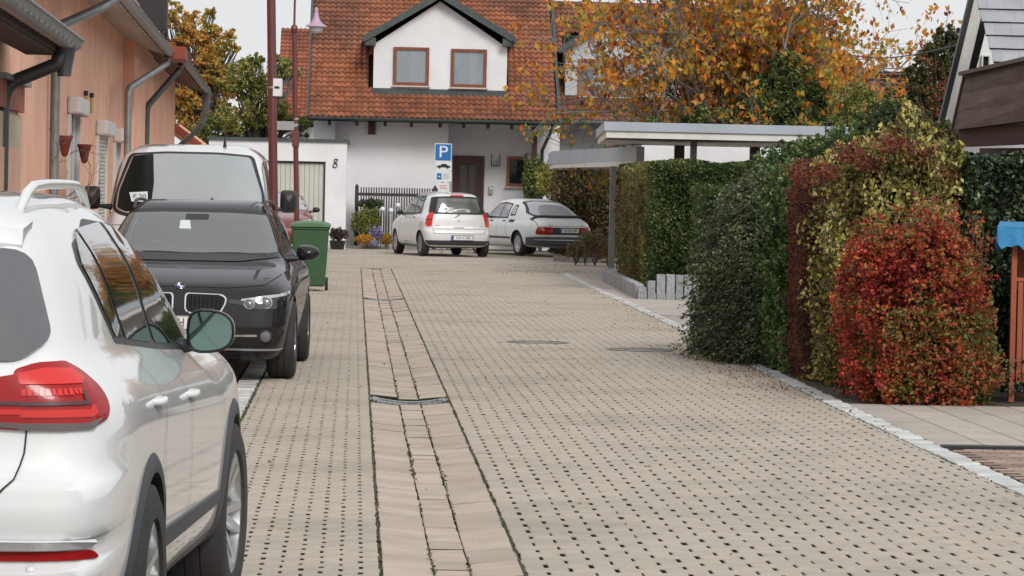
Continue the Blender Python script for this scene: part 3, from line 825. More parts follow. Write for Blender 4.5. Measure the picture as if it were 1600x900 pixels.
class Car:
    def __init__(self, name, label, loc, rz, sil, centre, width, n_exp, paint, axles, track, wheel_r, arch_r, group=None, cat='car', well=True):
        self.root = empty(name, loc, rz, label, cat, group)
        v, f = body_surface(sil, centre, width, n_exp)
        self.bvh = BVHTree.FromPolygons([Vector(p) for p in v], f)
        self.paint = paint; self.axles = axles; self.track = track; self.wheel_r = wheel_r
        bm = bmesh.new()
        for p in v: bm.verts.new(p)
        bm.verts.ensure_lookup_table()
        for q in f:
            try: bm.faces.new([bm.verts[i] for i in q])
            except ValueError: pass
        bmesh.ops.recalc_face_normals(bm, faces=bm.faces)
        me = bpy.data.meshes.new('body'); bm.to_mesh(me); bm.free()
        me.materials.append(paint); me.materials.append(M_well)
        tmp = bpy.data.objects.new('body_tmp', me); COL.objects.link(tmp)
        cut = MB()
        for ay in axles:
            for s in (-1, 1):
                n = 40; v2 = []
                x0, x1 = (0.50, 1.3) if s > 0 else (-1.3, -0.50)
                pl = [(ay + arch_r * cos(2 * pi * k / n), wheel_r + arch_r * sin(2 * pi * k / n)) for k in range(n)]
                cut.prism(pl, x0, x1, 'x')
        co = cut.build('cut_tmp', M_well)
        bo = tmp.modifiers.new('b', 'BOOLEAN'); bo.object = co; bo.operation = 'DIFFERENCE'; bo.solver = 'EXACT'; bo.material_mode = 'TRANSFER'
        dg = bpy.context.evaluated_depsgraph_get()
        me2 = bpy.data.meshes.new_from_object(tmp.evaluated_get(dg))
        bpy.data.objects.remove(tmp); bpy.data.objects.remove(co)
        me2.polygons.foreach_set('use_smooth', [True] * len(me2.polygons))
        me2.set_sharp_from_angle(angle=radians(48))
        b = bpy.data.objects.new('body', me2); link(b, self.root)
        self.body = b
        self.wheelmesh = {}

    # ---- projecting outlines on to the body
    def cast(self, a, b, axis):
        if axis in ('x+', 'x-'):
            s = 1 if axis == 'x+' else -1
            o, d = Vector((s * 3, a, b)), Vector((-s, 0, 0))
        elif axis == 'rear': o, d = Vector((a, -3, b)), Vector((0, 1, 0))
        elif axis == 'front': o, d = Vector((a, 9, b)), Vector((0, -1, 0))
        elif axis == 'top': o, d = Vector((a, b, 4)), Vector((0, 0, -1))
        elif isinstance(axis, tuple):        # round a vertical line inside the corner: a = angle from the rear * 0.5
            x0, y0, s = axis[:3]; t = a / 0.5; q = axis[3] if len(axis) > 3 else 1
            d = Vector((-s * sin(t), q * cos(t), 0)); o = Vector((x0, y0, b)) - d * 2
        loc, nor, idx, dist = self.bvh.ray_cast(o, d)
        if loc is None: return None
        if nor.dot(d) > 0: nor = -nor
        return loc, nor

    def patch(self, name, poly, axis, m, off=0.004, res=0.05, parent=None, skirt=0.012, smooth=True):
        """a piece cut to an outline and laid on the body, slightly proud, with an edge"""
        poly = [Vector(p) for p in poly]
        # densify outline
        ol = []
        for i, p in enumerate(poly):
            q = poly[(i + 1) % len(poly)]
            n = max(1, int((q - p).length / res))
            for k in range(n): ol.append(p + (q - p) * (k / n))
        xs = [p.x for p in ol]; ys = [p.y for p in ol]
        pts = list(ol); nb = len(ol)
        def inside(x, y):
            c = False; j = len(ol) - 1
            for i in range(len(ol)):
                if (ol[i].y > y) != (ol[j].y > y) and x < (ol[j].x - ol[i].x) * (y - ol[i].y) / (ol[j].y - ol[i].y) + ol[i].x: c = not c
                j = i
            return c
        gx = min(xs) + res / 2
        while gx < max(xs):
            gy = min(ys) + res / 2
            while gy < max(ys):
                if inside(gx, gy) and min((gx - p.x) ** 2 + (gy - p.y) ** 2 for p in ol) > (res * 0.45) ** 2: pts.append(Vector((gx, gy)))
                gy += res
            gx += res
        r = geometry.delaunay_2d_cdt(pts, [], [list(range(nb))], 1, 1e-5)
        V, F = r[0], r[2]
        out = []; nors = []
        for p in V:
            h = self.cast(p.x, p.y, axis)
            if h is None: out.append(None); nors.append(None)
            else: out.append(h[0] + h[1] * off); nors.append(h[1])
        keep = [f for f in F if all(out[i] is not None for i in f)]
        used = sorted({i for f in keep for i in f}); mp = {i: k for k, i in enumerate(used)}
        verts = [out[i] for i in used]; nn = [nors[i] for i in used]
        faces = [tuple(mp[i] for i in f) for f in keep]
        if not faces: return None
        ec = {}
        for f in faces:
            for a, b in zip(f, f[1:] + f[:1]): ec[(a, b)] = 1
        bd = [(a, b) for (a, b) in ec if (b, a) not in ec]
        base = {}
        for a, b in bd:
            for q in (a, b):
                if q not in base:
                    base[q] = len(verts); verts.append(verts[q] - nn[q] * skirt)
            faces.append((b, a, base[a], base[b]))
        bm = bmesh.new(); vs = [bm.verts.new(p) for p in verts]
        for f in faces:
            try: bm.faces.new([vs[i] for i in f])
            except ValueError: pass
        bmesh.ops.recalc_face_normals(bm, faces=bm.faces)
        me = bpy.data.meshes.new(name); bm.to_mesh(me); bm.free()
        # make the face normals point outwards
        c = sum((n for n in nn), Vector()) / len(nn)
        s = sum(p.normal.dot(c) * p.area for p in me.polygons[:len(keep)])
        if s < 0: me.flip_normals()
        me.materials.append(m)
        if smooth:
            me.polygons.foreach_set('use_smooth', [True] * len(me.polygons)); me.set_sharp_from_angle(angle=radians(50))
        return link(bpy.data.objects.new(name, me), parent or self.root)

    def open_up(self, poly, axis):
        """takes the body skin away behind a window"""
        poly = [Vector(p) for p in poly]; c = sum(poly, Vector((0, 0))) / len(poly)
        me = self.body.data; bm = bmesh.new(); bm.from_mesh(me); kill = []
        for f in bm.faces:
            p = f.calc_center_median()
            a, b = (p.y, p.z) if axis in ('x+', 'x-') else (p.x, p.z)
            inn = False; j = len(poly) - 1
            for i in range(len(poly)):
                if (poly[i].y > b) != (poly[j].y > b) and a < (poly[j].x - poly[i].x) * (b - poly[i].y) / (poly[j].y - poly[i].y) + poly[i].x: inn = not inn
                j = i
            if inn:
                h = self.cast(a, b, axis)
                if h and (h[0] - p).length < .05: kill.append(f)
        bmesh.ops.delete(bm, geom=kill, context='FACES')
        bm.to_mesh(me); bm.free()

    def strip(self, pts, axis, w, m, mb, off=0.0035, step=0.025):
        """narrow band along a line on the body, collected in mb"""
        pts = [Vector(p) for p in pts]
        line = []
        for a, b in zip(pts, pts[1:]):
            n = max(1, int((b - a).length / step))
            for k in range(n): line.append(a + (b - a) * (k / n))
        line.append(pts[-1])
        row = []
        for i, p in enumerate(line):
            t = (line[min(i + 1, len(line) - 1)] - line[max(i - 1, 0)])
            if t.length < 1e-9: continue
            t.normalize(); q = Vector((-t.y, t.x)) * (w / 2)
            h1, h2 = self.cast(p.x + q.x, p.y + q.y, axis), self.cast(p.x - q.x, p.y - q.y, axis)
            if h1 and h2: row.append((h1[0] + h1[1] * off, h2[0] + h2[1] * off))
            else:
                self._flush(row, mb); row = []
        self._flush(row, mb)
    def _flush(self, row, mb):
        if len(row) > 1:
            v = [p for r in row for p in r]
            mb.add(v, [(2 * i, 2 * i + 1, 2 * i + 3, 2 * i + 2) for i in range(len(row) - 1)])

    def seams(self, lines, m=None, w=0.006, name='panel_gaps'):
        mb = MB()
        for axis, pts in lines: self.strip(pts, axis, w, m, mb)
        o = mb.build(name, m or M_seam, self.root); o['kind'] = 'stuff'
        return o

    def arch_trim(self, m, r0, r1, a0=-12, a1=192, off=0.012, name='wheel_arch_trim'):
        for ay in self.axles:
            for ax in ('x+', 'x-'):
                n = 36; mb = MB(); rows = []
                for k in range(n + 1):
                    a = radians(a0 + (a1 - a0) * k / n); row = []
                    for q in range(4):
                        r = r0 + (r1 - r0) * q / 3
                        h = self.cast(ay + r * cos(a), self.wheel_r + r * sin(a), ax)
                        if h is None: row = None; break
                        e = off * (1.0, 1.25, 1.0, 0.1)[q]
                        row.append(h[0] + Vector((1 if ax == 'x+' else -1, 0, 0)) * e)
                    if row:
                        row = [row[0] - Vector((0.09 if ax == 'x+' else -0.09, 0, 0))] + row
                        rows.append(row)
                v = [p for r in rows for p in r]; f = []
                for i in range(len(rows) - 1):
                    for q in range(4): f.append((i * 5 + q, i * 5 + q + 1, (i + 1) * 5 + q + 1, (i + 1) * 5 + q))
                if f: mb.add(v, f).build(name, m, self.root, smooth=True, angle=50)

    def wheels(self, width=0.225, rim_r=0.22, spokes=10, rim_mat=None, tyre_w=None, steer=0.0, style='spoke', inset=0.02):
        R = self.wheel_r; W = width / 2
        prof = [(rim_r, -W * .86), (rim_r + .012, -W), (R - .05, -W * 1.02), (R - .015, -W * .9), (R, -W * .6), (R, -W * .3)]
        prof += [(R - .006, -W * .27), (R - .006, -W * .23), (R, -W * .2), (R, W * .2), (R - .006, W * .23), (R - .006, W * .27), (R, W * .3), (R, W * .6), (R - .015, W * .9), (R - .05, W * 1.02), (rim_r + .012, W), (rim_r, W * .86), (rim_r - .004, W * .7)]
        ty = MB().lathe(prof, 56)
        rim = MB().lathe([(rim_r + .004, W * .9), (rim_r - .012, W * .88), (rim_r - .018, W * .5), (rim_r - .03, -W * .8)], 48)
        rim.lathe([(0.0005, W * .62), (0.028, W * .60), (.034, W * .45), (.06, W * .38), (.062, W * .1)], 24)
        if style == 'spoke':
            for k in range(spokes):
                a = 2 * pi * k / spokes
                for da in (-0.085, 0.085):
                    p0 = Vector((.045 * cos(a), .045 * sin(a), W * .42)); p1 = Vector(((rim_r - .012) * cos(a + da * 1.6), (rim_r - .012) * sin(a + da * 1.6), W * .74))
                    rim.beam(p0, p1, 0.020, 0.028)
        elif style == 'five':
            for k in range(5):
                a = 2 * pi * k / 5
                for da in (-0.17, 0.17):
                    p0 = Vector((.04 * cos(a + da), .04 * sin(a + da), W * .45)); p1 = Vector(((rim_r - .012) * cos(a + da * 1.35), (rim_r - .012) * sin(a + da * 1.35), W * .78))
                    rim.beam(p0, p1, 0.030, 0.03)
        else:      # pierced wheel cover
            n = 14
            for k in range(n):
                a = 2 * pi * k / n
                rim.beam(Vector((.05 * cos(a), .05 * sin(a), W * .55)), Vector(((rim_r - .012) * cos(a + .1), (rim_r - .012) * sin(a + .1), W * .80)), 0.045, 0.014)
        disc = MB().lathe([(0.001, -0.01), (0.145, -0.01), (0.145, -0.03), (0.001, -0.03)], 32)
        disc.lathe([(rim_r - .02, -W * .7), (0.05, -W * .72)], 32, m=1)
        meshes = None
        for i, ay in enumerate(self.axles):
            for s in (1, -1):
                x = s * (self.track / 2)
                w = bpy.data.objects.new('wheel', None); w.location = (x, ay, R); link(w, self.root)
                st = steer if i == 1 else 0.0
                w.rotation_euler = Matrix.Rotation(st, 3, 'Z').to_euler()
                M = Matrix.Rotation(pi / 2 * s, 4, 'Y') @ Matrix.Rotation(random.uniform(0, 6), 4, 'Z')
                if meshes is None:
                    a = ty.build('tyre', M_rubber, w, smooth=True, angle=50)
                    b = rim.build('rim', rim_mat or M_alloy, w, smooth=True, angle=35)
                    c = disc.build('brake_disc', [M_iron, M_well], w)
                    meshes = (a, b, c); objs = meshes
                else:
                    objs = []
                    for q in meshes:
                        d = q.copy(); link(d, w); objs.append(d)
                for q in objs: q.matrix_local = M

def emblem_text(txt, size, m, parent, M, name='lettering', extrude=0.001, align='CENTER', sx=1.0):
    cu = bpy.data.curves.new(name, 'FONT')
    cu.body = txt; cu.size = size; cu.extrude = extrude; cu.align_x = align; cu.align_y = 'CENTER'
    o = bpy.data.objects.new('tmp_text', cu); COL.objects.link(o)
    dg = bpy.context.evaluated_depsgraph_get(); dg.update()
    me = bpy.data.meshes.new_from_object(o.evaluated_get(dg))
    bpy.data.objects.remove(o)
    me.transform(M @ Matrix.Scale(sx, 4, (1, 0, 0)))
    me.materials.clear(); me.materials.append(m)
    q = bpy.data.objects.new(name, me)
    return link(q, parent)

def plate(parent, centre, facing, text, w=0.52, h=0.11, tilt=0.0, frame=True):
    """licence plate; facing 'rear' (towards -y) or 'front'"""
    B = Matrix(((1, 0, 0, 0), (0, 0, -1, 0), (0, 1, 0, 0), (0, 0, 0, 1)))      # text plane XY -> XZ facing -y
    if facing == 'front': B = Matrix.Rotation(pi, 4, 'Z') @ B
    M = Matrix.Translation(Vector(centre)) @ B @ Matrix.Rotation(tilt, 4, 'X')
    pl = bpy.data.objects.new('number_plate', None); link(pl, parent)
    mb = MB().box(-w / 2 - .008, w / 2 + .008, -h / 2 - .008, h / 2 + .008, -.02, -.002, mat=M); mb.build('plate_holder', M_black, pl)
    MB().box(-w / 2, w / 2, -h / 2, h / 2, -.008, 0, mat=M).build('plate_face', M_plate, pl, bevel=.002)
    MB().box(-w / 2 + .003, -w / 2 + .045, -h / 2 + .003, h / 2 - .003, -.004, .0012, mat=M).build('blue_band', M_eublue, pl)
    for (a, b, c, d) in ((-w / 2 + .045, w / 2 - .003, h / 2 - .006, h / 2 - .003), (-w / 2 + .045, w / 2 - .003, -h / 2 + .003, -h / 2 + .006), (w / 2 - .006, w / 2 - .003, -h / 2 + .006, h / 2 - .006)):
        MB().box(a, b, c, d, -.002, .0012, mat=M).build('border_line', M_ink, pl)
    emblem_text(text, 0.098, M_ink, pl, M @ Matrix.Translation((.022, 0, .001)), sx=0.78)
    return pl

def mirror(car, s, y, z, x0, reach, size, shell, m_arm=None, glass_back=True, tall=False):
    """door mirror: rounded shell, glass facing the rear, arm to the door"""
    w, d, h = size
    n, k = 20, 10
    cx = s * (x0 + reach + w / 2)
    ro = bpy.data.objects.new('door_mirror', None); ro.location = (0, 0, 0); link(ro, car.root)
    mb = MB(); v = []; f = []
    # rear face outline, then shrinking forward
    def prof(t): return (1 - t ** 2.4) ** 0.5 if t < 1 else 0
    rows = []
    e = 2.0 / (4.5 if tall else 2.8)
    for j in range(k + 1):
        t = j / k; sc = prof(t)
        row = []
        for i in range(n):
            a = 2 * pi * i / n
            ca, sa = cos(a), sin(a)
            px = math.copysign(abs(ca) ** e, ca) * w / 2 * sc
            pz = math.copysign(abs(sa) ** e, sa) * h / 2 * sc * (1.0 - (0.18 if not tall else 0.04) * ca * (1 if s > 0 else -1) * 1)
            row.append(Vector((cx + px, y + t * d, z + pz)))
        rows.append(row)
    rows.insert(0, [p + (Vector((cx, y, z)) - p) * 0.07 + Vector((0, -0.006, 0)) for p in rows[0]])
    rows.insert(0, [p + (Vector((cx, y, z)) - p) * 0.06 + Vector((0, 0.012, 0)) for p in rows[0]])
    v = [p for r in rows for p in r]
    for j in range(len(rows) - 1):
        for i in range(n): f.append((j * n + i, j * n + (i + 1) % n, (j + 1) * n + (i + 1) % n, (j + 1) * n + i))
    f.append(tuple(range(n)))
    mb.add(v, f, 0)
    mb.mi = [1 if (i < 2 * n or i == len(mb.f) - 1) else 0 for i in range(len(mb.f))]
    mb.build('mirror_shell', [shell, M_black], ro, smooth=True, angle=60)
    g = MB(); base = rows[0]
    gv = [p + Vector((0, -0.004, 0)) for p in base]
    g.add(gv, [tuple(range(n))]); g.build('mirror_glass', M_mirror, ro)
    arm = MB(); arm.tube([(s * (x0 - .03), y + .06, z - h * .38), (s * (x0 + reach + .02), y + .05, z - h * .34)], [0.035, 0.022], 10)
    arm.build('mirror_arm', m_arm or M_black, ro, smooth=True, angle=60)
    return ro

M_mirror = mat('mirror_glass', (0.15, 0.225, 0.21), 0.03, metal=1.0)

def profile(tab):
    """monotone cubic through the table"""
    x = [float(a) for a, b in tab]; y = [float(b) for a, b in tab]; n = len(x)
    d = [(y[i + 1] - y[i]) / (x[i + 1] - x[i]) for i in range(n - 1)]
    m = [d[0]] + [0.0 if d[i - 1] * d[i] <= 0 else 2 * d[i - 1] * d[i] / (d[i - 1] + d[i]) for i in range(1, n - 1)] + [d[-1]]
    fine_x = np.linspace(x[0], x[-1], 1500); fine_y = np.empty(1500); i = 0
    for k, t in enumerate(fine_x):
        while i < n - 2 and t > x[i + 1]: i += 1
        h = x[i + 1] - x[i]; u = (t - x[i]) / h
        fine_y[k] = (2 * u ** 3 - 3 * u ** 2 + 1) * y[i] + (u ** 3 - 2 * u ** 2 + u) * h * m[i] + (-2 * u ** 3 + 3 * u ** 2) * y[i + 1] + (u ** 3 - u ** 2) * h * m[i + 1]
    def f(z): return float(np.interp(z, fine_x, fine_y))
    return f

def rounded_poly(pts, r=0.03, n=4):
    out = []; m = len(pts)
    for i in range(m):
        p0, p1, p2 = Vector(pts[i - 1]), Vector(pts[i]), Vector(pts[(i + 1) % m])
        a = (p0 - p1); b = (p2 - p1)
        ra = min(r, a.length * .45, b.length * .45)
        A = p1 + a.normalized() * ra; B = p1 + b.normalized() * ra
        for k in range(n + 1):
            t = k / n; out.append(A * (1 - t) ** 2 + p1 * 2 * t * (1 - t) + B * t * t)
    return out
# ------------------------------------------------------------------ white compact SUV (nearest, seen from behind)
def build_suv():
    wl = profile([(0, .80), (.22, .835), (.34, .868), (.5, .893), (.66, .903), (.82, .905), (.90, .893), (.96, .862), (1.01, .815), (1.06, .772), (1.12, .752), (1.3, .695), (1.42, .635), (1.50, .59), (1.65, .53)])
    def W(y, z):
        zz = z - 0.055 * max(-1, min(1, (1.6 - y) / 1.4))        # the waist rises to the rear
        b = wl(zz)
        k = 1.0
        if y > 3.2: k -= 0.035 * ((y - 3.2) / 1.2) ** 2
        if z > 1.0:
            t = max(0, (1.3 - y)) / 1.3
            k -= 0.085 * t * t * min(1, (z - 1.0) / 0.3)
        return b * k
    sil = [(.42, .27), (.14, .30), (.06, .36), (.028, .44), (.025, .515, 1), (.055, .535, 1), (.055, .59, 1), (.012, .607, 1), (.0, .67), (.008, .745, 1), (.085, .785, 1), (.105, .86), (.115, 1.0), (.15, 1.10), (.225, 1.23), (.335, 1.38), (.385, 1.44), (.50, 1.49), (.85, 1.53), (1.5, 1.55), (2.1, 1.54),
           (2.55, 1.485), (3.0, 1.30), (3.42, 1.11), (3.62, 1.055), (3.95, 1.01), (4.25, .93), (4.38, .80), (4.43, .62), (4.40, .42), (4.30, .27), (3.6, .235), (2.2, .235), (1.0, .235)]
    c = Car('white_suv', 'white SUV with roof rails and red tail lights, nearest to the viewer', (0, 0, 0), 0, sil, (2.05, .80), W, (11.5, 10), M_whitepaint, (.93, 3.58), 1.60, .35, .378)
    r = c.root
    c.wheels(.235, .225, style='five', steer=radians(-3))
    c.arch_trim(M_cladding, .374, .432)
    Rp = c.patch
    # side windows both sides
    for ax in ('x+', 'x-'):
        s = 1 if ax == 'x+' else -1
        Rp('window_surround', rounded_poly([(.965, 1.398), (.865, 1.345), (1.105, 1.098), (2.1, 1.035), (3.08, .985), (3.11, 1.01), (2.49, 1.39), (2.3, 1.442), (1.6, 1.466)], .03), ax, M_black, .003, .06)
        Rp('side_glass', rounded_poly([(.975, 1.378), (.905, 1.338), (1.12, 1.115), (1.28, 1.105), (1.16, 1.432)], .02), ax, M_carglass, .008, .05)
        Rp('side_glass', rounded_poly([(1.215, 1.437), (1.34, 1.10), (1.98, 1.06), (1.92, 1.450)], .025), ax, M_carglass, .008, .06)
        Rp('side_glass', rounded_poly([(2.01, 1.450), (2.07, 1.055), (2.92, 1.012), (3.02, 1.02), (2.44, 1.365), (2.32, 1.42)], .03), ax, M_carglass, .008, .06)
        # chrome-like upper trim
        # lower door trim
        tr = Rp('door_trim_strip', rounded_poly([(1.36, .452), (3.10, .435), (3.10, .478), (1.36, .512)], .015), ax, M_cladding, .010, .07)
        for (hy, hz) in ((1.13, .925), (2.10, .89)):
            h = c.cast(hy, hz, ax)
            g = MB(); xx = h[0].x
            g.tube([(xx - s * .005, hy - .09, hz), (xx + s * .018, hy - .07, hz), (xx + s * .024, hy, hz + .002), (xx + s * .018, hy + .07, hz), (xx - s * .005, hy + .09, hz)], [.010, .012, .013, .012, .010], 10)
            g.lathe([(.001, .0), (.020, .0), (.026, -.02)], 16, Matrix.Translation((xx + s * .004, hy, hz - .012)) @ Matrix.Rotation(pi / 2 * s, 4, 'Y'))
            g.build('door_handle', M_whitepaint, r, smooth=True, angle=60)
        # roof rail
        pts = []
        for k in range(13):
            t = k / 12; y = .72 + t * 1.5
            h = c.cast(.50 * s, y, 'top')
            lift = 0.045 * min(1, 6 * t, 6 * (1 - t)) ** .6 if 0 < t < 1 else -.01
            pts.append((s * (.53 - .01 * t), y, h[0].z + lift))
        MB().tube(pts, [.012] + [.016] * 11 + [.012], 10).build('roof_rail', M_whitepaint, r, smooth=True, angle=60)
        # tail light, wraps the corner: body part seen from the side and from behind
        tl = empty_child('tail_light', r)
        cy = (s * .40, .50, s)
        c.patch('lens', rounded_poly([(.263, .912), (.263, 1.062), (.34, 1.080), (.46, 1.082), (.52, 1.056), (.548, 1.01), (.550, .96), (.53, .930), (.46, .910)], .02), cy, M_redlens, .010, .025, tl)
        c.patch('lens_band', rounded_poly([(.275, 1.024), (.275, 1.052), (.36, 1.064), (.46, 1.060), (.49, 1.036), (.46, 1.022)], .006), cy, M_redlens2, .0135, .025, tl)
        for q in range(11): c.patch('led_block', [(.280 + q * .0155, .995), (.280 + q * .0155, 1.010), (.291 + q * .0155, 1.010), (.291 + q * .0155, .995)], cy, M_redlens2, .0135, .02, tl)
        c.patch('lens_bar', rounded_poly([(.27, .968), (.27, .978), (.445, .978), (.445, 1.004), (.456, 1.004), (.458, .968)], .003), cy, M_darkred, .016, .02, tl)
        c.patch('lens_band', rounded_poly([(.275, .937), (.275, .958), (.455, .958), (.47, .97), (.485, .95), (.46, .937)], .004), cy, M_redlens2, .0135, .025, tl)
        c.patch('lens_edge', rounded_poly([(.27, .903), (.27, .922), (.44, .922), (.50, .935), (.46, .906), (.38, .902)], .005), cy, M_smoke, .0135, .025, tl)
        c.patch('lens_edge', rounded_poly([(s * .64, .906), (s * .64, .922), (s * .40, .930), (s * .40, .92)], .004), 'rear', M_smoke, .0155, .03, tl)
        c.patch('lens', rounded_poly([(s * .648, .902), (s * .648, 1.055), (s * .50, 1.03), (s * .38, 1.0), (s * .36, .915)], .02), 'rear', M_redlens, .012, .035, tl)
        c.patch('lens_bar', rounded_poly([(s * .64, .970), (s * .64, .980), (s * .40, .975), (s * .40, .968)], .002), 'rear', M_darkred, .018, .03, tl)
        c.patch('lens_band', rounded_poly([(s * .64, .945), (s * .64, .960), (s * .40, .955), (s * .40, .94)], .004), 'rear', M_redlens2, .0155, .03, tl)
        c.patch('reflector', rounded_poly([(s * .845, .552), (s * .83, .578), (s * .40, .574), (s * .40, .548)], .012), 'rear', M_redlens, .008, .04)
        h = c.cast(s * .68, .525, 'rear')
        MB().lathe([(.001, .006), (.013, .004), (.016, -.01)], 16, Matrix.Translation(h[0]) @ Matrix.Rotation(pi / 2, 4, 'X')).build('parking_sensor', M_whitepaint, r, smooth=True)
    # rear window, spoiler, plate recess
    c.patch('rear_window', rounded_poly([(-.60, 1.385), (-.69, 1.14), (-.63, 1.085), (.63, 1.085), (.69, 1.14), (.60, 1.385)], .06), 'rear', M_rearglass, .014, .04)
    sp = MB(); n = 22; v = []
    for i in range(n + 1):
        x = (i / n - .5) * 2 * .585
        ed = 1 - abs(x / .585) ** 6
        yb = .30 + .12 * (abs(x / .585)) ** 6
        v += [(x, yb, 1.437 - .035 * (x / .585) ** 2), (x, yb + .005, 1.412 - .035 * (x / .585) ** 2), (x, .50, 1.417 - .05 * (x / .585) ** 2), (x, .62, 1.499 - .03 * (x / .585) ** 2), (x, .44, 1.482 - .035 * (x / .585) ** 2)]
    f = []
    for i in range(n):
        for q in range(5): f.append((i * 5 + q, i * 5 + (q + 1) % 5, (i + 1) * 5 + (q + 1) % 5, (i + 1) * 5 + q))
    f += [(0, 1, 2, 3, 4), tuple(n * 5 + q for q in range(5))]
    sp.add(v, f).build('rear_spoiler', M_whitepaint, r, smooth=True, angle=50)
    c.patch('bumper_lip', rounded_poly([(-.82, .60), (.82, .60), (.84, .612), (-.84, .612)], .004), 'rear', M_whitepaint, .02, .06)
    wsc = c.patch('windscreen', rounded_poly([(-.58, 1.42), (-.66, 1.12), (.66, 1.12), (.58, 1.42)], .05), 'front', M_carglass, .006, .07)
    plate(r, (0, -.03 + .10, .80), 'rear', 'LAU K 714')
    c.seams([('rear', [(.655, 1.08), (.655, .92), (.65, .84), (.63, .77), (.58, .72), (0, .70), (-.58, .72), (-.63, .77), (-.65, .84), (-.655, 1.08)]),
             ('x+', [(1.33, 1.12), (1.33, .90), (1.25, .78), (1.38, .50), (1.42, .32)]), ('x+', [(2.04, 1.08), (2.06, .32)]), ('x+', [(3.12, 1.03), (3.16, .85), (3.14, .32)]), ('x+', [(1.35, .335), (3.15, .335)]),
             
             ('x-', [(1.33, 1.12), (1.33, .90), (1.25, .78), (1.38, .50), (1.42, .32)]), ('x-', [(2.04, 1.08), (2.06, .32)])], w=.005)
    for s in (1, -1):
        mirror(c, s, 2.80, 1.066, .775, .025, (.172, .12, .155), M_whitepaint)
    return c

def empty_child(name, parent):
    o = bpy.data.objects.new(name, None); link(o, parent); return o

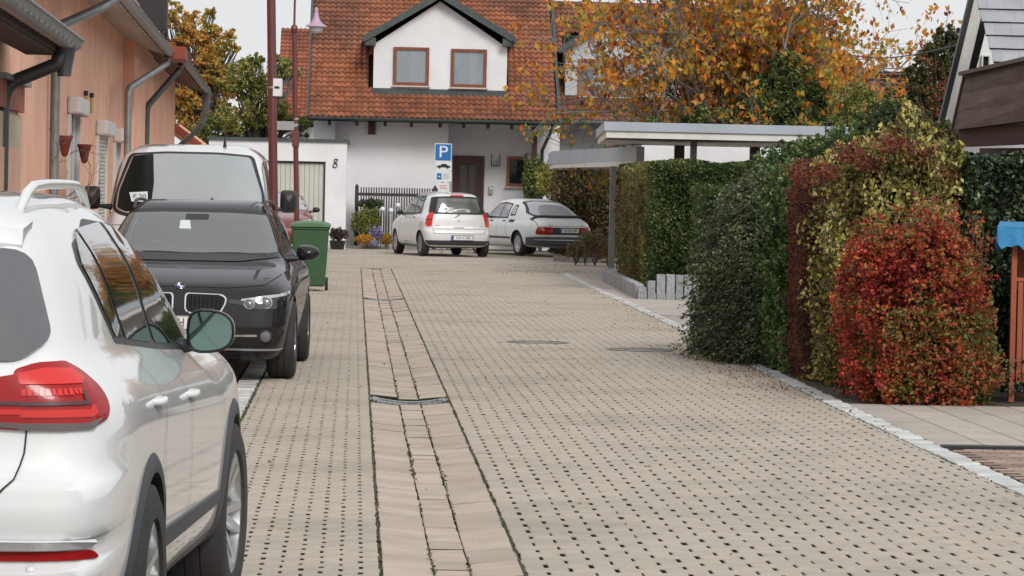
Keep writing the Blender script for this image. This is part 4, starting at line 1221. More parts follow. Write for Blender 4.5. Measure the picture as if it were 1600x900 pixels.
# ------------------------------------------------------------------ black estate car facing the viewer
def build_estate():
    wl = profile([(0, .78), (.2, .83), (.3, .865), (.45, .89), (.6, .903), (.74, .905), (.83, .888), (.90, .845), (.95, .79), (1.0, .755), (1.2, .675), (1.36, .60), (1.5, .53)])
    def W(y, z):
        zz = z
        if y > 3.0: zz = z + 0.06 * (y - 3.0)         # bonnet sinks forward, the shoulder with it
        b = wl(zz)
        k = 1.0
        if y > 3.5: k -= 0.045 * ((y - 3.5) / 1.1) ** 2
        if y < 1.0: k -= 0.05 * (1 - y) ** 2
        return b * k
    sil = [(.4, .25), (.1, .32), (.0, .5), (.02, .78), (.07, .92), (.22, 1.10), (.45, 1.33), (.60, 1.385), (1.1, 1.43), (1.8, 1.455), (2.2, 1.445), (2.45, 1.40), (2.9, 1.18), (3.22, 1.005), (3.4, .955),
           (3.9, .90), (4.3, .825), (4.47, .765), (4.55, .69), (4.585, .55), (4.60, .42), (4.585, .28), (4.5, .19), (3.8, .185), (2.3, .185), (1.0, .2)]
    c = Car('black_estate_car', 'black estate car parked facing the viewer in front of the white van', (0, 0, 0), 0, sil, (2.2, .66), W, (10.5, 14), M_blackpaint, (1.03, 3.84), 1.60, .325, .362)
    r = c.root
    c.wheels(.23, .215, style='five')
    P_ = c.patch
    wpoly = rounded_poly([(-.585, 1.325), (-.715, 1.02), (-.40, .985), (.40, .985), (.715, 1.02), (.585, 1.325), (.3, 1.338), (-.3, 1.338)], .04)
    P_('windscreen', wpoly, 'front', M_clearwind, .012, .04)
    c.open_up([(-.56, 1.305), (-.685, 1.03), (-.40, 1.0), (.40, 1.0), (.685, 1.03), (.56, 1.305)], 'front')
    c.open_up([(-.50, 1.32), (-.60, 1.04), (.60, 1.04), (.50, 1.32)], 'rear')
    P_('rear_window', rounded_poly([(-.53, 1.345), (-.63, 1.02), (.63, 1.02), (.53, 1.345)], .04), 'rear', M_clearside, .012, .04)
    for s in (1, -1):
        ax = 'x+' if s > 0 else 'x-'
        c.open_up([(2.16, 1.345), (2.19, 1.03), (2.92, 1.01), (2.42, 1.31)], ax)
        c.open_up([(1.22, 1.33), (1.16, 1.04), (2.06, 1.03), (2.03, 1.345)], ax)
    fm = MB()
    c.strip([tuple(p) for p in wpoly] + [tuple(wpoly[0])], 'front', .075, M_black, fm, .006)
    fm.build('windscreen_surround', M_black, r)
    cab = empty_child('cabin', r)
    MB().box(-.66, .66, 2.75, 3.25, .80, .955).build('dashboard', M_seat, cab, bevel=.05)
    MB().box(-.70, .70, .5, 3.2, .42, .50).build('floor', M_well, cab)
    for x in (-.36, .36):
        for yy in (1.95, 1.05):
            st = MB().prism([(yy - .10, .5), (yy - .30, 1.08), (yy - .22, 1.12), (yy + .06, .62), (yy + .45, .62), (yy + .45, .5)], x - .24, x + .24, 'x')
            st.build('seat', M_seat, cab, bevel=.04, seg=3)
            MB().box(x - .13, x + .13, yy - .34, yy - .24, 1.12, 1.29).build('head_restraint', M_seat, cab, bevel=.04, seg=3)
    MB().lathe([(.165, 0), (.182, .012), (.182, .03), (.165, .035)], 24, Matrix.Translation((.36, 2.62, .94)) @ Matrix.Rotation(radians(65), 4, 'X')).build('steering_wheel', M_black, cab, smooth=True)
    c.seams([('front', [(-.62, 1.335), (-.58, 1.345), (0, 1.357), (.58, 1.345), (.62, 1.335)]), ('front', [(.76, .985), (.4, .968), (0, .963), (-.4, .968), (-.76, .985)]),
             ('front', [(-.79, .86), (-.68, .785), (-.4, .760), (0, .765), (.4, .760), (.68, .785), (.79, .86)]),
             ('x+', [(3.18, .95), (3.22, .7), (3.16, .3)]), ('x-', [(3.18, .95), (3.22, .7), (3.16, .3)]), ('x+', [(2.1, .97), (2.12, .3)]), ('x-', [(2.1, .97), (2.12, .3)]), ('x-', [(1.1, .97), (1.2, .8)])])
    for s in (1, -1):
        ax = 'x+' if s > 0 else 'x-'
        P_('window_surround', rounded_poly([(.75, 1.27), (1.0, 1.0), (1.10, 1.0), (1.16, 1.36)], .02), ax, M_black, .003, .04)
        sm = MB()
        for pl in ([(2.12, 1.37), (2.16, 1.01), (2.98, .99), (2.92, 1.06), (2.42, 1.335), (2.12, 1.37)], [(1.2, 1.36), (1.12, 1.02), (2.08, 1.01), (2.05, 1.37), (1.2, 1.36)]): c.strip(pl, ax, .06, M_black, sm, .005)
        sm.build('window_seals', M_black, r)['kind'] = 'stuff'
        P_('side_glass', rounded_poly([(2.12, 1.375), (2.16, 1.01), (2.98, .99), (2.92, 1.06), (2.42, 1.33)], .03), ax, M_clearside, .010, .05)
        P_('side_glass', rounded_poly([(1.2, 1.36), (1.12, 1.02), (2.08, 1.01), (2.05, 1.375)], .03), ax, M_clearside, .010, .05)
        P_('side_glass', rounded_poly([(.82, 1.24), (1.02, 1.03), (1.08, 1.03), (1.14, 1.34), (1.05, 1.33)], .02), ax, M_carglass, .008, .07)
        # kidney grille
        kg = empty_child('kidney_grille', r)
        out = rounded_poly([(s * .045, .708), (s * .345, .700), (s * .385, .675), (s * .375, .625), (s * .335, .552), (s * .08, .548), (s * .045, .575)], .035, 5)
        c.patch('chrome_rim', out, 'front', M_chrome, .016, .03, kg)
        cx, cz = s * .215, .63
        inn = [Vector((cx + (p.x - cx) * .93, cz + (p.y - cz) * .87)) for p in out]
        c.patch('grille_mesh', inn, 'front', M_well, .021, .03, kg)
        for k in range(9):
            x = s * (.075 + k * .034)
            zb = .555 if k < 6 else .555 + (k - 5) * .020
            h1 = c.cast(x, .63, 'front')
            MB().box(x - .004, x + .004, h1[0].y + .010, h1[0].y + .030, zb, .700 - .004 * k - (0.01 if k == 8 else 0)).build('grille_bar', M_black, kg)
        # headlight
        hl = empty_child('headlight', r)
        c.patch('housing', rounded_poly([(s * .40, .665), (s * .52, .665), (s * .66, .690), (s * .80, .712), (s * .855, .705), (s * .83, .64), (s * .79, .60), (s * .66, .590), (s * .54, .605), (s * .50, .625), (s * .40, .635)], .02), 'front', M_darkglass, .008, .03, hl)
        fc = (s * .42, 4.12, s, -1)
        c.patch('side_housing', rounded_poly([(.50, .600), (.50, .712), (.60, .722), (.72, .735), (.70, .70), (.60, .64), (.54, .605)], .02), fc, M_darkglass, .009, .025, hl)
        c.patch('corner_brow', rounded_poly([(.44, .712), (.58, .724), (.71, .734), (.68, .715), (.56, .700), (.44, .690)], .004), fc, M_clearlens, .016, .025, hl)
        c.patch('chrome_brow', rounded_poly([(s * .50, .668), (s * .66, .692), (s * .80, .710), (s * .83, .695), (s * .66, .668), (s * .50, .656)], .006), 'front', M_clearlens, .014, .03, hl)
        for lx, lz, rr_ in ((.565, .636, .043), (.70, .648, .050)):
            h = c.cast(s * lx, lz, 'front')
            Mx = Matrix.Translation(h[0]) @ Matrix.Rotation(-pi / 2, 4, 'X')
            MB().lathe([(rr_, .004), (rr_ * 1.02, .020), (rr_ * .82, .022), (rr_ * .80, .012)], 6 * 4, Mx).build('light_ring', M_clearlens, hl, smooth=True, angle=40)
            MB().lathe([(rr_ * .78, .008), (rr_ * .6, .020), (.001, .026)], 24, Mx).build('projector_lens', M_glass, hl, smooth=True)
        c.patch('lower_air_intake', rounded_poly([(s * .42, .445), (s * .80, .450), (s * .845, .42), (s * .79, .30), (s * .50, .29), (s * .38, .34)], .03), 'front', M_well, .004, .04)
        c.patch('chrome_bar', rounded_poly([(s * .30, .385), (s * .63, .388), (s * .63, .372), (s * .30, .367)], .004), 'front', M_chrome, .012, .04)
        fl = c.cast(s * .70, .375, 'front')
        fg = empty_child('fog_light', r)
        Mx = Matrix.Translation(fl[0]) @ Matrix.Rotation(-pi / 2, 4, 'X')
        MB().lathe([(.052, 0), (.052, .018), (.042, .020)], 24, Mx).build('ring', M_black, fg, smooth=True, angle=40)
        MB().lathe([(.042, .016), (.02, .022), (.001, .023)], 24, Mx).build('lens', M_smoke2, fg, smooth=True)
        # roof rail
        pts = []
        for k in range(11):
            t = k / 10; y = .75 + t * 1.72
            h = c.cast(.555 * s, y, 'top'); pts.append((s * .565, y, h[0].z + (.045 if 0 < k < 10 else .0)))
        MB().tube(pts, .015, 8).build('roof_rail', M_black, r, smooth=True, angle=60)
        mirror(c, s, 2.78, 1.02, .80, .06, (.20, .12, .135), M_blackpaint)
    c.patch('centre_air_intake', rounded_poly([(-.36, .43), (.36, .43), (.30, .27), (-.30, .27)], .03), 'front', M_well, .004, .05)
    c.patch('chrome_lip', rounded_poly([(-.80, .262), (.80, .262), (.83, .275), (-.83, .275)], .003), 'front', M_alloy, .010, .05)
    # round badge with quartered centre
    h = c.cast(0, .762, 'front'); nrm = h[1]
    q = nrm.to_track_quat('Z', 'Y').to_matrix().to_4x4()
    Mx = Matrix.Translation(h[0] + nrm * .002) @ q
    bg = empty_child('bonnet_badge', r)
    MB().lathe([(.040, 0), (.040, .006), (.0385, .007), (.037, .006)], 32, Mx).build('rim', M_chrome, bg, smooth=True, angle=40)
    MB().lathe([(.037, .005), (.026, .006)], 32, Mx).build('black_ring', M_ink, bg)
    for k in range(4):
        a0 = k * pi / 2; v = [Mx @ Vector((0, 0, .0065))]
        v += [Mx @ Vector((.026 * cos(a0 + j * pi / 16), .026 * sin(a0 + j * pi / 16), .0065)) for j in range(9)]
        MB().add(v, [tuple(range(10))]).build('quarter', M_plate if k % 2 else M_eublue, bg)
    plate(r, (0.0, 4.615, .475), 'front', 'ND H 208')
    # washer jets, wipers, paper on the dashboard
    wp = MB()
    for x0, x1 in ((-.62, -.02), (.02, .62)):
        pts = []
        for k in range(7):
            t = k / 6; x = x0 + (x1 - x0) * t; h = c.cast(x, .995 + .012 * sin(t * pi), 'front'); pts.append(h[0] + h[1] * .012)
        wp.tube(pts, .006, 6)
    o = wp.build('wiper_blades', M_black, r); o['kind'] = 'stuff'
    h = c.cast(.22, 1.30, 'front')
    # parking note behind the glass shows as a pale slip on it
    c.patch('paper_slip', [(.04, 1.20), (.14, 1.20), (.14, 1.27), (.06, 1.27)], 'front', M_paper, .0125, .03)
    c.patch('rear_view_mirror', rounded_poly([(-.10, 1.325), (.10, 1.325), (.10, 1.275), (-.10, 1.275)], .015), 'front', M_black, .0125, .04)
    # antenna fin
    fin = MB(); h = c.cast(0, .9, 'top'); z0 = h[0].z
    fin.prism([(.8, z0 - .01), (1.0, z0 - .01), (.86, z0 + .05), (.82, z0 + .055)], -.012, .012, 'x').build('antenna_fin', M_blackpaint, r, bevel=.008)
    return c

# ------------------------------------------------------------------ white van
def build_van():
    wl = profile([(0, .85), (.25, .90), (.5, .94), (.9, .955), (1.1, .95), (1.22, .93), (1.3, .915), (1.6, .88), (1.85, .84), (1.97, .80), (2.1, .74)])
    def W(y, z):
        k = 1.0
        if y > 3.6: k -= 0.05 * ((y - 3.6) / 1.4) ** 2
        return wl(z) * k
    sil = [(.4, .28), (.08, .35), (.0, .6), (.02, 1.2), (.08, 1.85), (.2, 2.00), (.7, 2.04), (2.0, 2.055), (3.1, 2.04), (3.62, 1.97), (3.95, 1.72), (4.38, 1.24), (4.60, 1.12), (4.86, .98), (4.96, .80), (5.0, .5), (4.93, .3), (4.0, .24), (2.4, .24), (1, .26)]
    c = Car('white_van', 'white passenger van with large windscreen, parked behind the black estate car', (0, 0, 0), 0, sil, (2.4, 1.0), W, (9, 8), M_whitepaint, (.98, 4.08), 1.66, .33, .37, cat='van')
    r = c.root
    c.wheels(.22, .21, style='cover')
    c.patch('windscreen_frit', rounded_poly([(-.70, 1.925), (-.83, 1.50), (-.85, 1.28), (-.72, 1.22), (.72, 1.22), (.85, 1.28), (.83, 1.50), (.70, 1.925), (.3, 1.955), (-.3, 1.955)], .06), 'front', M_black, .006, .04)
    # dark reflection painted as a patch on one side, pale sky painted into the rest
    c.patch('windscreen', rounded_poly([(-.66, 1.90), (-.795, 1.50), (-.81, 1.30), (-.70, 1.25), (.70, 1.25), (.81, 1.30), (.795, 1.50), (.66, 1.90), (.3, 1.925), (-.3, 1.925)], .05), 'front', M_greyglass, .012, .04)
    c.patch('painted_dark_reflection', rounded_poly([(.43, 1.915), (.40, 1.6), (.42, 1.28), (.70, 1.265), (.79, 1.31), (.775, 1.50), (.65, 1.89)], .02), 'front', M_deepglass, .0155, .04)
    pp = c.patch('permit_sheet', [(.455, 1.375), (.635, 1.375), (.665, 1.475), (.465, 1.49)][::-1], 'front', M_paper, .019, .03)
    h = c.cast(.55, 1.43, 'front'); q = h[1].to_track_quat('Z', 'Y').to_matrix().to_4x4()
    up = Vector((0, 0, 1)); n_ = h[1].normalized(); xr = up.cross(n_).normalized(); yr = n_.cross(xr)
    Mx = Matrix((( xr.x, yr.x, n_.x, 0), (xr.y, yr.y, n_.y, 0), (xr.z, yr.z, n_.z, 0), (0, 0, 0, 1)))
    emblem_text('F 20', .085, M_ink, r, Matrix.Translation(h[0] + n_ * .0215) @ Mx, name='permit_lettering')
    for s in (1, -1):
        ax = 'x+' if s > 0 else 'x-'
        c.patch('side_glass', rounded_poly([(3.10, 1.86), (3.08, 1.28), (4.12, 1.24), (4.05, 1.36), (3.66, 1.80), (3.5, 1.86)], .05), ax, M_carglass, .006, .08)
        c.patch('side_glass', rounded_poly([(1.75, 1.86), (1.75, 1.28), (2.98, 1.28), (2.98, 1.86)], .05), ax, M_carglass, .006, .1)
        c.patch('side_glass', rounded_poly([(.35, 1.86), (.30, 1.28), (1.62, 1.28), (1.62, 1.86)], .05), ax, M_carglass, .006, .1)
        mirror(c, s, 3.86, 1.42, .92, .09, (.19, .14, .26), M_black, tall=True)
        c.patch('headlight', rounded_poly([(s * .58, 1.0), (s * .9, 1.08), (s * .9, .86), (s * .62, .82)], .03), 'front', M_clearlens, .006, .05)
    c.seams([('x-', [(3.04, 1.9), (3.04, .4)]), ('x+', [(3.04, 1.9), (3.04, .4)]), ('x-', [(1.68, 1.9), (1.68, .4)]), ('front', [(-.85, 1.12), (0, 1.16), (.85, 1.12)])])
    c.patch('grille', rounded_poly([(-.5, .95), (.5, .95), (.4, .72), (-.4, .72)], .04), 'front', M_black, .006, .06)
    ho = c.cast(-.36, 3.35, 'top')
    MB().tube([ho[0], ho[0] + Vector((0, -.015, .10))], [.022, .010], 8).tube([ho[0] + Vector((0, -.015, .10)), ho[0] + Vector((0, -.07, .32))], [.009, .006], 6).build('roof_aerial', M_black, r)
    return c

# ------------------------------------------------------------------ small white hatchback
def build_hatch():
    wl = profile([(0, .75), (.2, .80), (.35, .835), (.55, .848), (.78, .848), (.9, .83), (.98, .79), (1.05, .76), (1.25, .70), (1.42, .63), (1.55, .56)])
    def W(y, z):
        b = wl(z - .03 * max(-1, min(1, (1.2 - y) / 1.2))); k = 1
        if y > 2.8: k -= .06 * ((y - 2.8) / 1.1) ** 2
        if y < .8 and z > 1.0: k -= .07 * (1 - y / .8) * min(1, (z - 1) / .2)
        return b * k
    sil = [(.35, .22), (.08, .27), (.0, .42), (.0, .60), (.06, .68), (.10, .9), (.13, 1.02), (.20, 1.22), (.29, 1.41), (.36, 1.475), (.55, 1.515), (1.1, 1.55), (1.7, 1.545), (2.1, 1.50), (2.6, 1.28), (3.05, 1.02), (3.3, .93), (3.62, .84), (3.84, .68), (3.91, .5), (3.9, .32), (3.78, .22), (3, .2), (2, .2), (.9, .2)]
    c = Car('white_hatchback', 'small white hatchback with tall red tail lights in front of the house door', (0, 0, 0), 0, sil, (1.85, .72), W, (8, 7), M_whitepaint, (.60, 3.08), 1.47, .30, .335)
    r = c.root
    c.wheels(.19, .195, style='cover')
    c.patch('rear_window', rounded_poly([(-.58, 1.42), (-.70, 1.02), (.70, 1.02), (.58, 1.42), (.3, 1.44), (-.3, 1.44)], .05), 'rear', M_black, .012, .04)
    c.patch('rear_window_glass', rounded_poly([(-.47, 1.39), (-.54, 1.09), (-.45, 1.06), (.45, 1.06), (.54, 1.09), (.47, 1.39)], .04), 'rear', M_hatchglass, .018, .05)
    c.patch('brake_light', rounded_poly([(-.15, 1.475), (.15, 1.475), (.17, 1.445), (-.17, 1.445)], .008), 'rear', M_redlens2, .012, .04)
    c.patch('black_bumper', rounded_poly([(-.84, .20), (.84, .20), (.86, .38), (.75, .395), (-.75, .395), (-.86, .38)], .03), 'rear', M_cladding, .008, .06)
    for s in (1, -1):
        ax = 'x+' if s > 0 else 'x-'
        t = empty_child('tail_light', r)
        cy = (s * .40, .50, s)
        c.patch('lens', rounded_poly([(.29, .73), (.27, 1.0), (.30, 1.06), (.40, 1.05), (.47, .98), (.485, .76), (.40, .72)], .03), cy, M_redlens2, .012, .03, t)
        c.patch('lens_band', rounded_poly([(.29, .90), (.29, .875), (.475, .87), (.475, .895)], .004), cy, M_darkred, .016, .03, t)
        c.patch('window_surround', rounded_poly([(.72, 1.02), (.78, 1.38), (.98, 1.46), (2.05, 1.44), (2.62, 1.18), (2.86, .98), (1.6, .985)], .05), ax, M_black, .003, .08)
        c.patch('side_glass', rounded_poly([(.79, 1.06), (.84, 1.35), (1.0, 1.41), (1.42, 1.42), (1.40, 1.03)], .04), ax, M_hatchglass, .007, .08)
        c.patch('side_glass', rounded_poly([(1.49, 1.03), (1.51, 1.42), (2.02, 1.40), (2.5, 1.16), (2.62, 1.03)], .04), ax, M_hatchglass, .007, .08)
        mirror(c, s, 2.36, 1.03, .76, .05, (.17, .1, .12), M_whitepaint)
        for hy in (1.22, 2.02):
            h = c.cast(hy, .93, ax)
            MB().tube([(h[0].x, hy - .07, .93), (h[0].x + s * .02, hy, .93), (h[0].x, hy + .07, .93)], .012, 8).build('door_handle', M_black if hy < 1.5 else M_alloy, r, smooth=True)
    c.patch('tailgate_handle', rounded_poly([(-.13, .715), (.13, .715), (.12, .69), (-.12, .69)], .008), 'rear', M_zinc, .008, .04)
    # three-pointed emblem, lettering strips left and right
    h = c.cast(0, .86, 'rear')
    em = empty_child('tailgate_emblem', r)
    for k in range(3):
        a = pi / 2 + k * 2 * pi / 3
        d = Vector((cos(a), 0, sin(a))); q = Vector((-sin(a), 0, cos(a)))
        y = h[0].y - .006
        v = [Vector((0, y, .86)), Vector((0, y, .86)) + d * .02 + q * .011, Vector((0, y, .86)) + d * .04, Vector((0, y, .86)) + d * .02 - q * .011]
        MB().add(v, [(0, 1, 2, 3)]).build('diamond', M_chrome, em)
    B = Matrix(((1, 0, 0, 0), (0, 0, -1, 0), (0, 1, 0, 0), (0, 0, 0, 1)))
    h1 = c.cast(-.52, .74, 'rear'); emblem_text('COLT', .052, M_iron, r, Matrix.Translation(h1[0] + Vector((0, -.008, 0))) @ B, 'model_lettering')
    h1 = c.cast(.54, .74, 'rear'); emblem_text('1.3', .052, M_iron, r, Matrix.Translation(h1[0] + Vector((0, -.008, 0))) @ B, 'model_lettering')
    w = c.cast(0, 1.04, 'rear')
    MB().tube([w[0] + Vector((0.02, -.02, -.03)), w[0] + Vector((-.11, -.025, -.11))], [.012, .008], 6).tube([w[0] + Vector((-.02, -.015, 0)), c.cast(.48, 1.05, 'rear')[0] + Vector((0, -.02, 0))], .006, 6).build('rear_wiper', M_black, r)
    plate(r, (0.06, -.045, .46), 'rear', 'LAU C 600')
    c.seams([('rear', [(-.66, .72), (-.62, .56), (.62, .56), (.66, .72)]), ('x-', [(1.45, 1.02), (1.44, .55), (1.2, .3)]), ('x-', [(2.55, 1.0), (2.62, .3)]), ('rear', [(-.62, .67), (.62, .67)])], w=.008)
    return c

# ------------------------------------------------------------------ white classic car with sloping hatch
def build_classic():
    wl = profile([(0, .74), (.2, .80), (.35, .83), (.55, .845), (.72, .84), (.82, .81), (.88, .77), (.95, .745), (1.15, .67), (1.3, .60), (1.45, .53)])
    def W(y, z):
        b = wl(z); k = 1
        if y < 1.3: k -= .10 * ((1.3 - y) / 1.3) ** 1.4
        if y > 3.6: k -= .05 * ((y - 3.6) / 1.1) ** 2
        return b * k
    sil = [(.5, .24), (.22, .28), (.10, .34), (.02, .5), (.0, .62), (.04, .78), (.12, .86), (.45, .965), (.62, 1.03), (1.15, 1.26), (1.55, 1.365), (2.1, 1.42), (2.65, 1.40), (2.95, 1.34), (3.30, 1.02), (3.5, .92), (4.1, .86), (4.5, .78), (4.62, .68), (4.66, .5), (4.6, .3), (4.3, .22), (3, .21), (1.5, .21)]
    c = Car('white_classic_car', 'old white car with sloping rear hatch and black bumper, parked right of the hatchback', (0, 0, 0), 0, sil, (2.2, .68), W, (9, 7), M_creampaint, (1.13, 3.65), 1.42, .305, .345)
    r = c.root
    c.wheels(.185, .20, style='cover')
    c.patch('hatch_window', rounded_poly([(-.50, 1.335), (-.66, 1.06), (-.60, .985), (.60, .985), (.66, 1.06), (.50, 1.335), (.25, 1.365), (-.25, 1.365)], .05), 'rear', M_black, .012, .035)
    c.patch('hatch_window_glass', rounded_poly([(-.47, 1.315), (-.62, 1.06), (-.57, 1.01), (.57, 1.01), (.62, 1.06), (.47, 1.315), (.25, 1.345), (-.25, 1.345)], .05), 'rear', M_classicglass, .018, .04)
    # rubber lip spoiler
    n = 24; v = []; f = []
    for i in range(n + 1):
        x = (i / n - .5) * 1.42; e = .10 * (abs(x) / .71) ** 3
        y = .46 + e; h = c.cast(x, y, 'top'); z = h[0].z if h else .95
        v += [(x, y - .03, z - .01), (x, y - .045, z + .035), (x, y + .0, z + .055), (x, y + .09, z + .03)]
    for i in range(n):
        for q in range(3): f.append((i * 4 + q, i * 4 + q + 1, (i + 1) * 4 + q + 1, (i + 1) * 4 + q))
    MB().add(v, f).build('lip_spoiler', M_black, r, smooth=True, angle=50)
    c.patch('tail_panel', rounded_poly([(-.66, .73), (.66, .73), (.66, .555), (-.66, .555)], .01), 'rear', M_black, .004, .05)
    for s in (1, -1):
        ax = 'x+' if s > 0 else 'x-'
        t = empty_child('tail_light', r)
        c.patch('lens', rounded_poly([(s * .38, .735), (s * .70, .735), (s * .72, .60), (s * .71, .555), (s * .38, .555)], .012), 'rear', M_redlens, .012, .03, t)
        c.patch('amber_lens', rounded_poly([(s * .58, .725), (s * .69, .725), (s * .70, .64), (s * .58, .64)], .008), 'rear', M_amber, .016, .03, t)
        c.patch('side_lens', rounded_poly([(.03, .56), (.03, .73), (.16, .73), (.22, .60), (.20, .56)], .01), ax, M_redlens, .012, .03, t)
        c.patch('window_surround', rounded_poly([(1.83, .93), (1.86, 1.29), (2.35, 1.33), (2.72, 1.30), (3.08, .96), (2.9, .92)], .03), ax, M_black, .004, .07)
        c.patch('side_glass', rounded_poly([(1.87, .96), (1.90, 1.26), (2.28, 1.29), (2.28, .955)], .02), ax, M_classicglass, .009, .07)
        c.patch('side_glass', rounded_poly([(2.34, .955), (2.34, 1.29), (2.68, 1.27), (3.0, .965)], .02), ax, M_classicglass, .009, .07)
        c.patch('quarter_window', rounded_poly([(1.44, 1.0), (1.50, 1.25), (1.72, 1.27), (1.74, .99)], .03), ax, M_black, .004, .05)
        c.patch('quarter_glass', rounded_poly([(1.48, 1.03), (1.53, 1.22), (1.68, 1.24), (1.70, 1.03)], .02), ax, M_classicglass, .008, .05)
        c.patch('vent_louvre', rounded_poly([(1.38, .90), (1.68, .90), (1.70, .84), (1.40, .83)], .01), ax, M_black, .006, .05)
        c.patch('side_rubbing_strip', rounded_poly([(1.5, .43), (4.4, .43), (4.4, .475), (1.5, .475)], .008), ax, M_cladding, .012, .08)
        mirror(c, s, 2.80, .99, .76, .08, (.18, .09, .12), M_black, tall=True)
        for hy in (1.98, 2.72):
            h = c.cast(hy, .86, ax)
            MB().box(h[0].x - .005 if s > 0 else h[0].x - .02, h[0].x + .02 if s > 0 else h[0].x + .005, hy - .07, hy + .07, .848, .872).build('door_handle', M_black, r)
    # wrap-around bumper: box section following the tail
    bp = MB(); v = []; pts = []
    for k in range(25):
        a = (k / 24 - .5) * 2
        x = .83 * math.copysign(min(1, abs(a) * 1.25), a) if abs(a) < .8 else .83 * math.copysign(1, a)
        y = -.10 + .08 * (abs(x) / .83) ** 4 if abs(a) < .8 else -.02 + (abs(a) - .8) / .2 * .62
        pts.append((x, y))
    f = []
    for x, y in pts:
        inn = (x * .9, y + .10)
        v += [(x, y, .30), (x, y - (.0), .42), (x * .995, y + .005, .47), (inn[0], inn[1], .50), (inn[0], inn[1], .28)]
    for i in range(len(pts) - 1):
        for q in range(5): f.append((i * 5 + q, i * 5 + (q + 1) % 5, (i + 1) * 5 + (q + 1) % 5, (i + 1) * 5 + q))
    bp.add(v, f); bm_ = bp.build('rear_bumper', M_cladding, r, smooth=True, angle=35)
    st = MB()
    for (x0, y0), (x1, y1) in zip(pts[2:-2], pts[3:-1]): st.beam((x0, y0 - .004, .425), (x1, y1 - .004, .425), .012, .018)
    o = st.build('bumper_trim', M_alloy, r)
    plate(r, (0.08, -.008, .655), 'rear', 'LD HA 500')
    B = Matrix(((1, 0, 0, 0), (0, 0, -1, 0), (0, 1, 0, 0), (0, 0, 0, 1)))
    h1 = c.cast(-.42, .79, 'rear'); emblem_text('SAAB', .05, M_zinc, r, Matrix.Translation(h1[0] + Vector((0, -.006, 0))) @ B, 'maker_lettering')
    h1 = c.cast(.45, .79, 'rear'); emblem_text('900 i', .05, M_zinc, r, Matrix.Translation(h1[0] + Vector((0, -.006, 0))) @ B, 'model_lettering')
    c.seams([('rear', [(-.68, .95), (-.70, .76), (.70, .76), (.68, .95)]), ('x-', [(2.31, .93), (2.31, .3)]), ('x-', [(1.80, .95), (1.78, .6), (1.55, .4)]), ('x-', [(3.12, .92), (3.16, .3)])], w=.008)
    return c

M_smoke = mat('smoked_lens', (0.10, 0.07, 0.07), 0.1, coat=1.0)
M_smoke2 = mat('fog_lens', (0.12, 0.125, 0.13), 0.15, coat=1.0)
M_amber = mat('amber_lens', (0.38, 0.07, 0.02), 0.15, coat=1.0)
M_hatchglass = mat('see_through_car_glass', (0.17, 0.20, 0.19), 0.06, spec=0.8, ior=1.6, var=(0.05, 0.055, 0.05), var_scale=1.8)
M_classicglass = mat('painted_reflection_glass', (0.50, 0.50, 0.53), 0.08, spec=0.8, ior=1.7, var=(0.42, 0.42, 0.45), var_scale=1.0)  # the pale reflection lies in the base colour

def build_redcar():
    wl = profile([(0, .75), (.3, .83), (.6, .85), (.85, .84), (.95, .77), (1.2, .68), (1.4, .60), (1.5, .52)])
    sil = [(.4, .22), (.05, .3), (.0, .6), (.1, .95), (.3, 1.35), (.6, 1.45), (1.4, 1.49), (2.0, 1.46), (2.6, 1.2), (2.95, 1.0), (3.3, .93), (3.75, .78), (3.95, .55), (3.9, .3), (3.0, .2), (1, .2)]
    c = Car('dark_red_car', 'dark red car partly hidden behind the white van, before the garage door', (0, 0, 0), 0, sil, (1.9, .72), lambda y, z: wl(z) * (1 - (.06 * ((y - 2.9)) ** 2 if y > 2.9 else 0)), (8, 7), M_redpaint, (.65, 3.2), 1.47, .31, .345)
    r = c.root; c.wheels(.19, .2, style='cover')
    c.patch('windscreen', rounded_poly([(-.55, 1.42), (-.70, 1.04), (.70, 1.04), (.55, 1.42)], .05), 'front', M_greyglass, .005, .07)
    for s in (1, -1):
        c.patch('side_glass', rounded_poly([(.7, 1.02), (.8, 1.36), (1.9, 1.38), (2.65, 1.02)], .05), 'x+' if s > 0 else 'x-', M_carglass, .005, .1)
        c.patch('headlight', rounded_poly([(s * .5, .78), (s * .8, .82), (s * .8, .66), (s * .5, .64)], .03), 'front', M_clearlens, .006, .05)
        mirror(c, s, 2.35, 1.04, .78, .05, (.18, .1, .13), M_black)
    return c

def place(c, loc, rz):
    c.root.location = loc; c.root.rotation_euler = (0, 0, rz)

# heading = direction of local +y
suv = build_suv()
h_ = radians(-3.2)
fx, fy = -sin(h_), cos(h_)
# rear axle centre stands so that the right wheel shows where the photograph has it
ax = Vector((-0.588 - 0.905 * cos(h_), 9.92 - 0.905 * sin(h_), 0))
place(suv, ax - Vector((fx, fy, 0)) * .93, h_)
bmw = build_estate()
h_ = radians(178.6); fx, fy = -sin(h_), cos(h_)
front = Vector((-1.385, 27.6, 0))
place(bmw, front - Vector((fx, fy, 0)) * 3.84, h_)
van = build_van()
h_ = radians(180.3); fx, fy = -sin(h_), cos(h_)
place(van, Vector((-1.86, 37.2, 0)) - Vector((fx, fy, 0)) * 4.38, h_)
hat = build_hatch()
h_ = radians(13)
place(hat, Vector((XA(718, 79.3, .5), 79.3, 0)), h_)
cla = build_classic()
h_ = radians(22)
place(cla, Vector((XA(885, 81.6, .5), 81.6, 0)), h_)
rc = build_redcar()
place(rc, Vector((XA(452, 83, 1.0) - .36, 84.5, 0)) , radians(183))
